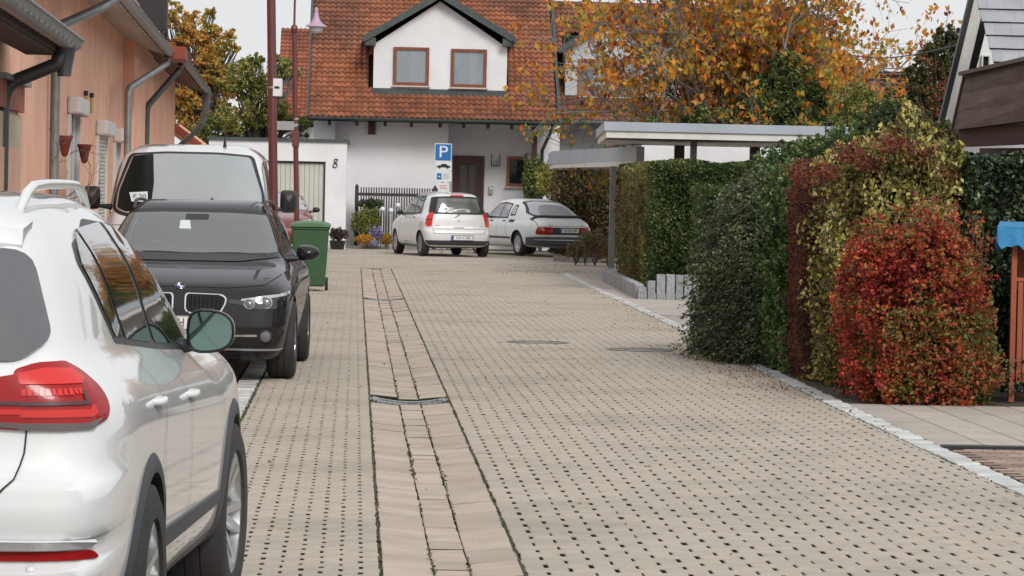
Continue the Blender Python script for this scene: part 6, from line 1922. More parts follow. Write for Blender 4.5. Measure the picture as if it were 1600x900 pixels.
# nearer: louvred red panel and doorway at the far left
y0 = y_at(-12); y1 = y_at(28)
pz0, pz1 = ZA(20, 166, y0), ZA(20, 122, y0)
pn = bpy.data.objects.new('red_boarded_panel', None); link(pn, sal); pn.matrix_parent_inverse = parent_inv(sal)
nbd = 7
for k in range(nbd):
    ya, yb = y0 + (y1 - y0) * k / nbd, y0 + (y1 - y0) * (k + .94) / nbd
    v = [wp(y, z, o) for z in (pz0, pz1) for y, o in ((ya, .03), (yb, .03), (yb, .06), (ya, .06))]
    MB().add(v, [(0, 1, 2, 3), (7, 6, 5, 4), (0, 4, 5, 1), (1, 5, 6, 2), (2, 6, 7, 3), (3, 7, 4, 0)]).build('board', M_redwood, pn)
v = [wp(y, z, o) for z in (pz1, pz1 + .05) for y, o in ((y0, .0), (y1 + .05, .0), (y1 + .05, .12), (y0, .12))]
MB().add(v, [(0, 1, 2, 3), (7, 6, 5, 4), (0, 4, 5, 1), (1, 5, 6, 2), (2, 6, 7, 3), (3, 7, 4, 0)]).build('cap', M_zinc, pn)
M_cream = mat('cream_render', (0.62, 0.50, 0.38), 0.9, var=(0.55, 0.44, 0.34), var_scale=2)
v = [wp(y, z, o) for z in (0, pz0 - .03) for y, o in ((y0, .004), (y1, .004), (y1, .03), (y0, .03))]
MB().add(v, [(0, 1, 2, 3), (7, 6, 5, 4), (0, 4, 5, 1), (1, 5, 6, 2), (2, 6, 7, 3), (3, 7, 4, 0)]).build('cream_surround', M_cream, sal, wc=True)
ye = y_at(22)
v = [wp(y, z, o) for z in (0, pz0 - .35) for y, o in ((y0, .032), (ye, .032), (ye, .045), (y0, .045))]
MB().add(v, [(0, 1, 2, 3), (7, 6, 5, 4), (0, 4, 5, 1), (1, 5, 6, 2), (2, 6, 7, 3), (3, 7, 4, 0)]).build('door_reveal', M_salmon, sal, wc=True)
# near porch roof with thick black gutter pipe, upper left
por = empty('porch_roof', (-2.9, 29, 0), 0, 'dark boarded porch roof with heavy gutter at the upper left', 'porch roof')
ge = P(113, 64, 30.6); gs = ge + Vector((.0231 * 12, -12, 0))
def pb(p0, p1, w, h, m, name, up=Vector((0, 0, 1))): return MB().beam(p0, p1, w, h, up).build(name, m, por, wc=True)
n = 12; rg = .10
A0, A1 = gs, ge
gm = MB(); prof = [(-rg + rg * 2 * k / n, -math.sqrt(max(0, rg * rg - (-rg + rg * 2 * k / n) ** 2))) for k in range(n + 1)]
gv = [Vector((p.x + a, p.y, p.z + b)) for p in (A0, A1) for a, b in prof]
gm.add(gv, [(k, k + 1, n + 2 + k, n + 1 + k) for k in range(n)]).add([Vector((A1.x + a, A1.y, A1.z + b)) for a, b in prof], [tuple(range(n + 1))])
gm.tube([A0 + Vector((rg, 0, .005)), A1 + Vector((rg, 0, .005))], .014, 6)
gm.build('gutter', M_zinc, por, wc=True, smooth=True, angle=50)
ncap = 14
for k in range(ncap):
    y = A1.y - .2 - k * .55
    MB().beam((A1.x - rg * .95 + (A1.y - y) * .0231, y, A1.z - rg * .72), (A1.x + rg * .95 + (A1.y - y) * .0231, y, A1.z - rg * .72), .03, .02).build('gutter_bracket', M_zinc, por, wc=True)
s0 = Vector((A1.x - rg - .02, A1.y - .35, A1.z - .12)); 
zz = A1.z
def poly_slab(pts, dz, m, name): 
    n = len(pts); v = [Vector(p) for p in pts] + [Vector(p) + Vector((0, 0, dz)) for p in pts]
    f = [tuple(range(n))[::-1], tuple(range(n, 2 * n))] + [(i, (i + 1) % n, n + (i + 1) % n, n + i) for i in range(n)]
    return MB().add(v, f).build(name, m, por, wc=True)
xo = A1.x - rg - .01
for k in range(3):
    t0, t1 = k * .09, k * .09 + .086
    poly_slab([(xo - t0, 30.2, zz - .15), (xo - t0 + .27, 18.6, zz - .15), (xo - t1 + .27, 18.6, zz - .15), (xo - t1, 30.2, zz - .15)], .02, M_darkwood, 'soffit_board')
poly_slab([(xo + .02, 30.22, zz - .128), (xo + .29, 18.6, zz - .128), (xo - .27 + .27, 18.6, zz - .128), (xo - .27, 30.22, zz - .128)], .14, M_darkwood, 'eave_beam')
poly_slab([(xo + .02, 30.4, zz + .02), (xo + .29, 18.6, zz + .02), (xo - 1.4 + .27, 18.6, zz + .80), (xo - 1.4, 30.4, zz + .80)], .09, M_darkzinc, 'roof_sheet')
q0 = Vector((A1.x - .02, A1.y - .55, A1.z - .08)); 
e1 = P(92, 100, 30.0); e2 = P(80, 104, 30.0); e3 = P(14, 130, 30.0); e4 = P(4, 150, 30.0); e5 = P(4, 300, 30.0); e5.z = 0
MB().tube(bend([q0, Vector((e1.x, 30.0, e1.z + .05)), Vector((e1.x - .015, 30.0, e1.z - .0)), e3, Vector((e4.x, 30.0, e4.z - .05)), Vector((e4.x, 30.0, 0))], 6, .11), .062, 14).build('downpipe', M_darkzinc, por, wc=True, smooth=True, angle=60)
MB().lathe([(.062, -.26), (.066, -.2), (.10, -.02), (.105, .05)], 14, Matrix.Translation(q0)).build('outlet', M_darkzinc, por, wc=True, smooth=True)

# terracotta half pots on the wall, small wall lamps
for (px, py, nm) in ((97, 228, 'upper'), (128, 240, 'lower')):
    Yp = y_at(px, .1)
    z = ZA(px, py, Yp)
    o = MB().lathe([(.01, -.12), (.035, -.10), (.078, .08), (.086, .09), (.086, .115), (.075, .115), (.07, .09)], 16, Matrix.Translation(wp(Yp, z, .13))).build('wall_pot', M_terracotta, smooth=True, angle=40)
    tag(o, 'upper nearer terracotta pot hanging on the salmon wall' if nm == 'upper' else 'lower farther terracotta pot on the salmon wall, right of the bare climber', 'plant pot', 'terracotta pots on the salmon wall')
for (px, py) in ((134, 160), (143, 163)):
    Yp = y_at(px, .06); z = ZA(px, py, Yp)
    r_ = empty('wall_light', wp(Yp, z, .05), 0, 'thin brass wall light left of its twin on the salmon wall' if px == 134 else 'thin brass wall light right of its twin on the salmon wall', 'lamp', 'small twin lights on the salmon wall')
    MB().lathe([(.001, .085), (.03, .085), (.03, .145), (.001, .15)], 10).build('cap', M_black, r_, smooth=True, angle=40)
    MB().lathe([(.018, -.12), (.018, .085)], 10).build('tube', M_brass, r_, smooth=True)
# ================================================================== posts and signs
def lamp_post(Y, px_top, px_bot, py_bot, r0, r1, label, zball, head, group=None):
    b = P(px_bot, py_bot, Y); t = P(px_top, 60, Y)
    lean = (t.x - b.x) / (t.z - b.z)
    x0 = b.x - lean * b.z
    g = empty('lamp_post', (x0, Y, 0), 0, label, 'lamp post', group)
    lx = lambda z: lean * z
    MB().lathe([(.085, 0), (.085, .5), (.078, .55), (.06, .60)], 20).build('foot_sleeve', M_maroon, g, smooth=True, angle=40)
    MB().tube([(lx(.5), 0, .5), (lx(zball), 0, zball)], [r0, r1], 18).build('shaft', M_maroon, g, smooth=True, angle=50)
    MB().lathe([(r1 * 1.0, -.10), (r1 * 1.35, -.07), (r1 * 1.5, -.01), (r1 * 1.35, .05), (r1 * .6, .09)], 18, Matrix.Translation((lx(zball), 0, zball))).build('collar', M_maroon, g, smooth=True, angle=60)
    # swan neck carrying the bell lantern
    R_ = .30; pts = [(lx(zball), 0, zball), (lx(zball), 0, zball + .55)]
    hx_ = head
    for k in range(1, 13):
        a = pi - pi * k / 12
        pts.append((lx(zball) + hx_ / 2 + hx_ / 2 * cos(a), 0, zball + .55 + R_ * sin(a)))
    zl = zball + .55
    pts.append((lx(zball) + hx_, 0, zl - .12))
    MB().tube(pts, .024, 10).build('swan_neck', M_maroon, g, smooth=True, angle=60)
    ln = bpy.data.objects.new('lantern', None); link(ln, g); ln.location = (lx(zball) + hx_, 0, zl - .12)
    MB().lathe([(.02, .02), (.035, 0), (.035, -.05), (.05, -.14), (.075, -.24), (.125, -.32), (.215, -.37), (.225, -.395), (.20, -.40), (.12, -.385)], 28).build('bell_shade', M_lilac, ln, smooth=True, angle=40)
    MB().lathe([(.15, -.385), (.155, -.42), (.14, -.48), (.10, -.52), (.04, -.54), (.001, -.545)], 24).build('glass_bowl', M_globe, ln, smooth=True)
    return g, lean
YL = 71.0
zb = ZA(462, 45, YL)
lan = P(494.5, 14, YL)
g, lean = lamp_post(YL, 460, 463.5, 330, .058, .052, 'thin maroon street lamp with lilac bell lantern near the garage', zb, XA(495, YL, 6) - XA(461, YL, 6), 'maroon lamp posts')
# move the lantern so the bell sits beneath the neck end, level with the photograph
dz = lan.z - (g.location.z + zb + .55 - .12)
for ch in g.children:
    if ch.name.startswith('lantern'): ch.location.z += dz + .02
    if ch.name.startswith('swan_neck'):
        me = ch.data
        zt = max(v.co.z for v in me.vertices)
        ar = np.empty(len(me.vertices) * 3); me.vertices.foreach_get('co', ar); ar = ar.reshape(-1, 3)
        hxm = ar[:, 0].max() - .03
        low = (ar[:, 0] > hxm - .03) & (ar[:, 2] < zb + .5)
        ar[low, 2] += dz + .02
        me.vertices.foreach_set('co', ar.reshape(-1)); me.update()
bx_ = P(462, 217, YL)
MB().box(-.075, .075, -.08, .08, -.17, .17, mat=Matrix.Translation((bx_.x - g.location.x, 0, bx_.z))).build('switch_box', M_maroon, g, bevel=.01)
MB().lathe([(.064, -.02), (.066, 0), (.064, .02)], 16, Matrix.Translation((bx_.x - g.location.x, 0, bx_.z + .3))).lathe([(.064, -.02), (.066, 0), (.064, .02)], 16, Matrix.Translation((bx_.x - g.location.x, 0, bx_.z + .42))).build('clamp_band', M_steel, g)
sn = P(445, 196, YL); sn0 = P(430, 197, YL - .05); sn1 = P(460, 196, YL)
so = empty('street_name_plate', (sn.x, YL, sn.z), 0, 'blank grey back of a street name plate clamped to the thin lamp post', 'sign')
MB().box(-(sn1.x - sn0.x) / 2, (sn1.x - sn0.x) / 2, -.09, -.075, -.10, .085).build('plate', M_steel, so, bevel=.003)
MB().box((sn1.x - sn0.x) / 2 - .05, (sn1.x - sn0.x) / 2 + .06, -.075, -.05, -.03, .03).build('bracket', M_steel, so)
YP = 34.0
g2, _ = lamp_post(YP, 424.5, 427.5, 330, .047, .045, 'thick maroon post standing between the black car and the white van', 4.3, .5, 'maroon lamp posts')
bx2 = P(434, 137, YP)
nb = empty('notice_box', (bx2.x, YP, bx2.z), 0, 'small pale box with a black mark strapped to the thick maroon post', 'box')
MB().box(-.04, .045, -.07, .03, -.09, .09, mat=Matrix.Rotation(radians(-8), 4, 'Z')).build('case', M_plate, nb, bevel=.006)
MB().box(-.022, .028, -.0725, -.07, -.012, .012, mat=Matrix.Rotation(radians(-8), 4, 'Z')).build('mark', M_ink, nb)
MB().lathe([(.05, -.01), (.052, 0), (.05, .01)], 16, Matrix.Translation((P(426, 137, YP).x - bx2.x, 0, 0))).build('strap', M_steel, nb)

# parking sign
YS = 84.5
sg = empty('parking_sign', (P(692, 300, YS).x, YS, 0), 0, 'blue parking sign with white plates below it, in front of the house door', 'sign')
X0 = sg.location.x
MB().tube([(0, .03, 0), (P(692, 222, YS).x - X0, .03, ZA(692, 222, YS))], .03, 10).build('pole', M_steel, sg)
def sbox(px0, px1, py0, py1, m, name, o=-.02, parent=None):
    a, b = P(px0, py1, YS), P(px1, py0, YS)
    cx, cz = (a.x + b.x) / 2 - X0, (a.z + b.z) / 2
    return MB().box(a.x - X0, b.x - X0, o - .012, o, a.z, b.z).build(name, m, parent or sg, bevel=.004), cx, cz
pf = bpy.data.objects.new('blue_panel', None); link(pf, sg)
_, cx, cz = sbox(679, 706, 224.5, 251.5, M_signwhite, 'border', -.01, pf)
sbox(680, 705, 225.5, 250.5, M_signblue, 'face', -.017, pf)
emblem_text('P', .42, M_signwhite, pf, Matrix.Translation((cx, -.032, cz)) @ B, 'letter', sx=1.15)
_, cx, cz = sbox(680, 706, 252.5, 267, M_signwhite, 'car_plate')
# car pictogram
def picto(parent, cx, cz, s):
    body = [(-.5, -.06), (-.5, .02), (-.38, .08), (-.22, .10), (-.10, .20), (.16, .20), (.30, .09), (.46, .06), (.5, -.06)]
    MB().prism([(cx + a * s, cz + b * s) for a, b in body], -.036, -.033, 'y').build('car_symbol', M_ink, parent)
    for w in (-.28, .28):
        MB().lathe([(.001, 0), (.085 * s, 0)], 14, Matrix.Translation((cx + w * s, -.0365, cz - .07 * s)) @ Matrix.Rotation(pi / 2, 4, 'X')).build('wheel_symbol', M_ink, parent)
picto(sg, cx, cz - .01, .36)
_, cx, cz = sbox(680, 706, 268, 284, M_signwhite, 'disc_plate')
MB().box(cx - .17, cx - .05, -.036, -.033, cz - .075, cz + .085).build('disc_symbol', M_signblue, sg)
MB().box(cx - .135, cx - .085, -.038, -.036, cz - .01, cz + .015).build('disc_window', M_signwhite, sg)
for k in range(4):
    MB().box(cx - .01, cx + .15 - (k % 2) * .03, -.036, -.033, cz + .065 - k * .038, cz + .075 - k * .038).build('text_line', M_zinc, sg)
_, cx, cz = sbox(684, 702, 286, 300, M_signwhite, 'lower_plate')
for k in range(3):
    MB().box(cx - .10, cx + .10 - (k % 2) * .03, -.036, -.033, cz + .05 - k * .04, cz + .062 - k * .04).build('text_line', M_orange, sg)

# green wheeled bin
YB_ = 51.0
bc = XA(484, YB_, .5)
bn = empty('wheelie_bin', (bc, YB_ + .3, 0), 0, 'green plastic wheeled bin standing at the left edge of the street behind the black car', 'bin')
tap = MB(); v = []
for (z, w, d0, d1) in ((.07, .235, -.27, .22), (.25, .245, -.29, .24), (.95, .285, -.34, .29)):
    v += [(-w, d0, z), (w, d0, z), (w, d1, z), (-w, d1, z)]
f = [(3, 2, 1, 0)]
for k in range(2):
    for q in range(4): f.append((4 * k + q, 4 * k + (q + 1) % 4, 4 * k + 4 + (q + 1) % 4, 4 * k + 4 + q))
f.append((8, 9, 10, 11))
tap.add(v, f).build('tub', M_bin, bn, bevel=.03, seg=3)
MB().box(-.30, .30, -.36, .31, .94, .985).build('rim', M_bin, bn, bevel=.012)
lid = MB(); v = []
n = 8
for k in range(n + 1):
    x = (k / n - .5) * .62; z = 1.02 + .045 * (1 - (x / .31) ** 2) ** .5 if abs(x) < .31 else 1.02
    v += [(x, -.38, z - .02), (x, .32, z + .01), (x, -.385, .985)]
f = []
for k in range(n): f += [(3 * k, 3 * k + 3, 3 * k + 4, 3 * k + 1), (3 * k + 2, 3 * k + 5, 3 * k + 3, 3 * k)]
lid.add(v, f); lid.box(-.31, .31, -.375, .325, .986, 1.015); lid.build('lid', M_binlid, bn, smooth=True, angle=40)
MB().tube([(-.26, .36, .97), (.26, .36, .97)], .016, 8).tube([(-.26, .29, .95), (-.26, .36, .97)], .016, 8).tube([(.26, .29, .95), (.26, .36, .97)], .016, 8).build('handle', M_bin, bn)
for s in (-1, 1): MB().lathe([(.001, .02), (.10, .02), (.10, -.025), (.001, -.025)], 20, Matrix.Translation((s * .26, .24, .10)) @ Matrix.Rotation(pi / 2, 4, 'Y')).build('wheel', M_rubber, bn)

# picket fence and its posts in front of the house
YF = 89.2
fa, fb = XA(557, YF, 1), XA(682, YF, 1)
fz = ZA(600, 293, YF)
fe_ = empty('picket_fence', (fa, YF, 0), 0, 'dark vertical picket fence against the white house wall, behind the flower bed', 'fence')
x = .10
while x < fb - fa:
    MB().box(x, x + .035, -.02, .0, .12, fz).build('picket', M_wood_fence, fe_); x += .068
for z in (fz - .19, .35): MB().box(0, fb - fa, .001, .05, z - .04, z + .04).build('rail', M_wood_fence, fe_)
for x in (0, fb - fa - .05):
    MB().box(x - .05, x + .05, -.03, .06, 0, fz + .02).add([(x - .05, -.03, fz + .02), (x + .05, -.03, fz + .02), (x + .05, .06, fz + .02), (x - .05, .06, fz + .02), (x, .015, fz + .10)], [(0, 1, 4), (1, 2, 4), (2, 3, 4), (3, 0, 4)]).build('post', M_wood_fence, fe_)
kb = MB()
x = XA(505, 88.4, 0)
while x < XA(640, 88.4, 0):
    MB().box(x, x + .49, 88.35, 88.47, 0, .07).build('bed_kerb_stone', M_kerbdark, street, wc=True, bevel=.006); x += .5

# ================================================================== carports
def slab_roof(name, label, poly, z0, z1, fas, m_top, m_low, group='flat-roofed carports'):
    g = empty(name, (poly[0][0], poly[0][1], 0), 0, label, 'carport', group)
    n = len(poly)
    MB().prism(poly, z0, z1 - fas, 'z').build('white_fascia', m_low, g, wc=True)
    c = Vector((sum(p[0] for p in poly) / n, sum(p[1] for p in poly) / n))
    big = [(c.x + (p[0] - c.x) * 1.006 + (0.03 if p[0] > c.x else -0.03), c.y + (p[1] - c.y) * 1.003 + (0.03 if p[1] > c.y else -0.03)) for p in poly]
    MB().prism(big, z1 - fas + .002, z1, 'z').build('metal_edge', m_top, g, wc=True)
    return g
Y1 = 62.0
a = P(948, 190, Y1); zt = a.z; zl = ZA(948, 215, Y1)
cL = P(934, 200, 70.5)
rx = XA(1330, Y1, 2.7)
cp1 = slab_roof('carport', 'larger flat carport roof with grey metal edge above the box hedge', [(a.x, Y1), (rx, Y1), (rx + .3, 70.5), (XA(934, 70.5, 2.6), 70.5)], zl, zt, .17, M_carport, M_white)
for px, Yq, w in ((1084, 63.5, .12), (1260, 63.5, .12)):
    xx = XA(px, Yq, 2.4); MB().box(xx - w / 2, xx + w / 2, Yq, Yq + w, 0, zl).build('post', M_zinc, cp1, wc=True)
for px, Yq in ((1062, 69.6), (1180, 69.6)):
    xx = XA(px, Yq, 2.4); MB().box(xx - .1, xx + .1, Yq, Yq + .2, 0, zl).build('post', M_darkwood, cp1, wc=True)
MB().tube([(a.x, Y1 + .2, zl - .02), (rx, Y1 + .2, zl - .02)], .02, 6).build('edge_rail', M_zinc, cp1, wc=True)
A_ = P(865, 237, 79); B_ = P(992, 228, 68.5)
z1 = (A_.z + B_.z) / 2; z0 = z1 - .40
C_x = XA(1004, 68.5, 2.4)
cp2 = slab_roof('carport', 'smaller lower carport roof with bluish edge behind the old white car', [(A_.x, 79), (B_.x, 68.5), (C_x, 68.5), (C_x + .8, 84), (A_.x + .2, 84)], z0, z1, .30, M_carport, M_white)
xx = XA(957, 70.6, 1.5); MB().box(xx - .06, xx + .06, 70.5, 70.62, 0, z0).build('post', M_zinc, cp2, wc=True)
wl2 = MB().box(XA(1002, 72, 2), XA(1250, 72, 2), 72, 72.2, 0, ZA(1100, 229, 72)).build('garden_wall', M_white_wall, bevel=.01)
tag(wl2, 'low white wall seen in the gap beneath the larger carport roof', 'wall')

# palisade stones by the side driveway
pal = []
YQ = 50.4
h_list = [(1000, 449), (1014, 449), (1028, 429), (1042, 429), (1056, 429), (1070, 430), (1084, 430), (1098, 431)]
hq = [(997, 1011, 449), (1012, 1025, 439), (1026, 1040, 429), (1041, 1055, 429), (1056, 1068, 430), (1069, 1081, 430), (1082, 1094, 431), (1095, 1107, 431)]
desc = ['lowest grey granite palisade at the street end of the row', 'second granite palisade from the street end, one step higher than the first', 'first of the tall granite palisades, third from the street end', 'fourth granite palisade from the street end', 'fifth granite palisade from the street end', 'sixth granite palisade from the street end', 'seventh granite palisade, half hidden by the drooping shrub', 'eighth granite palisade, behind the drooping shrub']
for (p0, p1, pt), d in zip(hq, desc):
    x0, x1 = XA(p0, YQ, .2), XA(p1, YQ, .2)
    zt_ = ZA((p0 + p1) / 2, pt, YQ)
    bm = bmesh.new(); bmesh.ops.create_cube(bm, size=1)
    for v in bm.verts: v.co = Vector(((x1 - x0) * .5 + v.co.x * (x1 - x0 - .012), .07 + v.co.y * .13, zt_ / 2 - .02 + v.co.z * (zt_ + .04)))
    bmesh.ops.subdivide_edges(bm, edges=bm.edges[:], cuts=3, use_grid_fill=True)
    for v in bm.verts: v.co += Vector((random.uniform(-.005, .005), random.uniform(-.006, .006), random.uniform(-.006, .006)))
    me = bpy.data.meshes.new('granite_palisade'); bm.to_mesh(me); bm.free(); me.materials.append(M_palisade)
    o = bpy.data.objects.new('granite_palisade', me); link(o); o.location = (x0, YQ, 0)
    tag(o, d, 'palisade stone', 'granite palisades beside the driveway')
# low edging blocks running away along the kerb
eb = empty('hedge_edging', (4.3, 52, 0), 0, 'low row of grey edging blocks between the kerb and the box hedge', 'edging')
e0, e1 = Vector((XA(1000, 50.6, .1), 50.6, 0)), Vector((XA(945, 61, .1), 61, 0))
n = 20
for k in range(n):
    p, q = e0.lerp(e1, k / n), e0.lerp(e1, (k + .97) / n)
    MB().beam(p + Vector((0, 0, .10)), q + Vector((0, 0, .10)), .13, .22 + .02 * (k % 2)).build('block', M_palisade, eb, wc=True, bevel=.012)
# bed kerb before the dry plants, right of the old car
kb = empty('plant_bed_kerb', (4, 71, 0), 0, 'dark low kerb stones round the dry plant bed right of the old white car', 'kerb')
k0, k1, k2 = G(868, 408), G(905, 411), G(962, 411)
for (p, q, n) in ((k0, k1, 2), (k1, Vector((k2.x + .6, k2.y, 0)), 4)):
    for k in range(n):
        a, b = p.lerp(q, k / n), p.lerp(q, (k + .95) / n)
        MB().beam(a + Vector((0, 0, .05)), b + Vector((0, 0, .05)), .12, .13).build('stone', M_kerbdark, kb, wc=True, bevel=.012)
pb_ = MB().prism([(k0.x, k0.y + .1), (k1.x, k1.y + .1), (k2.x + 3, k2.y + .1), (k2.x + 3, k2.y + 14), (k0.x + 1.2, k2.y + 14)], -.01, .05, 'z').build('planting_bed', M_soil); pb_['kind'] = 'structure'

# ================================================================== plants
def box_points(n, x0, x1, y0, y1, z0, z1, depth=.10, rough=.05, faces='ftlr', rg=None):
    """points on and just inside the faces of a clipped block"""
    rg = rg or np.random.default_rng(int(abs(x0 * 100 + y0 * 10 + n)))
    A = {'f': (x1 - x0) * (z1 - z0), 'b': (x1 - x0) * (z1 - z0), 't': (x1 - x0) * (y1 - y0), 'l': (y1 - y0) * (z1 - z0), 'r': (y1 - y0) * (z1 - z0)}
    tot = sum(A[c] for c in faces); out = []
    for c in faces:
        m = int(n * A[c] / tot)
        u, v = rg.random(m), rg.random(m); d = np.abs(rg.normal(0, depth, m)) - rough * rg.random(m)
        X, Y, Z = x0 + (x1 - x0) * u, y0 + (y1 - y0) * u, z0 + (z1 - z0) * v
        bulge = 0.03 * np.sin(u * (x1 - x0 + y1 - y0) * 3.1) + .03 * np.sin(v * 7 + u * 5)
        d = d + bulge
        if c == 'f': p = np.stack([X, np.full(m, y0) + d, Z], 1)
        elif c == 'b': p = np.stack([X, np.full(m, y1) - d, Z], 1)
        elif c == 't': p = np.stack([X, y0 + (y1 - y0) * v, np.full(m, z1) - d], 1)
        elif c == 'l': p = np.stack([np.full(m, x0) + d, Y, Z], 1)
        else: p = np.stack([np.full(m, x1) - d, Y, Z], 1)
        out.append(p)
    return np.concatenate(out)

def branch_mb(segs, n=5):
    mb = MB()
    for pts, r in segs: mb.tube(pts, r, n, caps=False)
    return mb

def hedge_block(name, label, cat, x0, x1, y0, y1, z1, n, size, m, faces='ftlr', core=.16, group=None, depth=.08):
    g = empty(name, ((x0 + x1) / 2, y0, 0), 0, label, cat, group)
    leaf_cloud('foliage', box_points(n, x0, x1, y0, y1, .04, z1, depth, .05, faces), size, m, g)
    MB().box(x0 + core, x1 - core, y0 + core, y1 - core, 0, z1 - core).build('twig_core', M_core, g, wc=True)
    return g

# tall box hedge: its end faces the square, its long front faces the viewer
hz = ZA(1030, 253, 53.7)
hx0, hx1 = 4.72, XA(1260, 53.7, 1)
g = empty('box_hedge', (hx0, 53.7, 0), 0, 'large clipped green hedge with a browned left end, beneath the carport roof', 'hedge')
# left side leans outwards going back
def quad_points(n, A, B, z0, z1, depth, seed, rough=.05):
    rg = np.random.default_rng(seed); u, v = rg.random(n), rg.random(n)
    A, B = np.array(A, float), np.array(B, float); d = (B - A) / np.linalg.norm(B - A); nn = np.array([-d[1], d[0]])
    dd = np.abs(rg.normal(0, depth, n)) - rough * rg.random(n) + .035 * np.sin(u * 17) + .035 * np.sin(v * 8 + u * 9)
    # vertical corners rounded a little
    p = A + (B - A) * u[:, None] + nn * dd[:, None]
    return np.stack([p[:, 0], p[:, 1], z0 + (z1 - z0) * v - .06 * (v > .95) * rg.random(n)], 1)
e_ = Vector((XA(963, 66, .8), 66, 0))
leaf_cloud('browned_side_foliage', quad_points(15000, (e_.x, 66), (hx0, 53.7), .03, hz, .07, 1), .055, L_ochre, g)
leaf_cloud('front_foliage', quad_points(30000, (hx0, 53.7), (hx1, 53.9), .03, hz, .06, 2), .047, L_box, g)
rg = np.random.default_rng(4); m_ = 9000
u, v = rg.random(m_), rg.random(m_) ** 1.6
px_ = hx0 + (hx1 - hx0) * u + (e_.x - hx0) * v * (1 - u); py_ = 53.7 + 12.3 * v
leaf_cloud('top_foliage', np.stack([px_, py_, hz - np.abs(rg.normal(0, .05, m_)) + .03 * np.sin(px_ * 5) + .03], 1), .055, L_box, g)
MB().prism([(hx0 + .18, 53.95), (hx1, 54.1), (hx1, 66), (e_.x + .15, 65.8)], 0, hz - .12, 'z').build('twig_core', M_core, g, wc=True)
# lower round-topped hedge in front of it
Yh = 50.9; lx0, lx1 = XA(1092, Yh, 1), XA(1240, Yh, 1); lz = ZA(1110, 291, Yh)
hedge_block('clipped_hedge', 'lower clipped green hedge standing in front of the large box hedge, left part visible', 'hedge', lx0, lx1, Yh, Yh + 1.0, lz, 9000, .05, L_box)

def mound(name, label, cat, profile_pts, m, n, size, core_scale=.82, seed=1, droop=None, group=None, noise=.12, lumps=5, zpow=1.0, extra=None, shell=.45, split=None, e=.8):
    """free-growing shrub: profile_pts = (z, xl, xr, yf, yb) rings from the ground up"""
    zs = [p[0] for p in profile_pts]
    rg = np.random.default_rng(seed)
    cx = (profile_pts[0][1] + profile_pts[0][2]) / 2; cy = (profile_pts[0][3] + profile_pts[0][4]) / 2
    g = empty(name, (cx, cy, 0), 0, label, cat, group)
    z = zs[0] + (zs[-1] - zs[0]) * rg.random(n) ** zpow
    xl, xr, yf, yb = [np.interp(z, zs, [p[k] for p in profile_pts]) for k in (1, 2, 3, 4)]
    a = rg.random(n) * 2 * pi
    rr_ = 1 - np.abs(rg.normal(0, shell * .5, n)); rr_ = np.clip(rr_, 0, 1.0)
    lump = 1 + noise * (np.sin(a * lumps + z * 4.1 + seed) + .7 * np.sin(a * 9 - z * 7.3 + seed * 2) + .6 * np.sin(z * 13 + a * 3))
    rr_ = rr_ * lump + rg.normal(0, .03, n)
    ca, sa = np.cos(a), np.sin(a)
    ca = np.sign(ca) * np.abs(ca) ** e; sa = np.sign(sa) * np.abs(sa) ** e
    X = (xl + xr) / 2 + (xr - xl) / 2 * ca * rr_; Y = (yf + yb) / 2 + (yb - yf) / 2 * sa * rr_
    PP = np.stack([X, Y, z + rg.normal(0, .02, n)], 1)
    if split:
        t = (X - xl) / (xr - xl) * .75 + (1 - z / zs[-1]) * .55 + .22 * np.sin(X * 9 + z * 5) + .16 * np.sin(z * 17 - X * 6) + rg.normal(0, .10, n)
        cuts = [c for c, _ in split]
        for q, (lo_, hi_) in enumerate(zip([-9] + cuts, cuts + [9])):
            sel = (t >= lo_) & (t < hi_)
            leaf_cloud('foliage', PP[sel], size, m if q == 0 else split[q - 1][1], g, droop=droop, seed=seed + q)
    else:
        leaf_cloud('foliage', PP, size, m, g, droop=droop, seed=seed)
    mb = MB(); v = []; k_ = 10
    for p in profile_pts:
        c_x, c_y = (p[1] + p[2]) / 2, (p[3] + p[4]) / 2
        cs_ = core_scale if p is not profile_pts[-1] else core_scale * .5
        zz_ = p[0] if p is not profile_pts[-1] else p[0] - .12 * (zs[-1] - zs[0])
        for q in range(k_):
            t = 2 * pi * q / k_
            v.append((c_x + (p[2] - p[1]) / 2 * cs_ * cos(t), c_y + (p[4] - p[3]) / 2 * cs_ * sin(t), zz_))
    f = [(i * k_ + q, i * k_ + (q + 1) % k_, (i + 1) * k_ + (q + 1) % k_, (i + 1) * k_ + q) for i in range(len(profile_pts) - 1) for q in range(k_)]
    f.append(tuple(range((len(profile_pts) - 1) * k_, len(profile_pts) * k_)))
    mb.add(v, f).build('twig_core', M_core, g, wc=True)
    return g

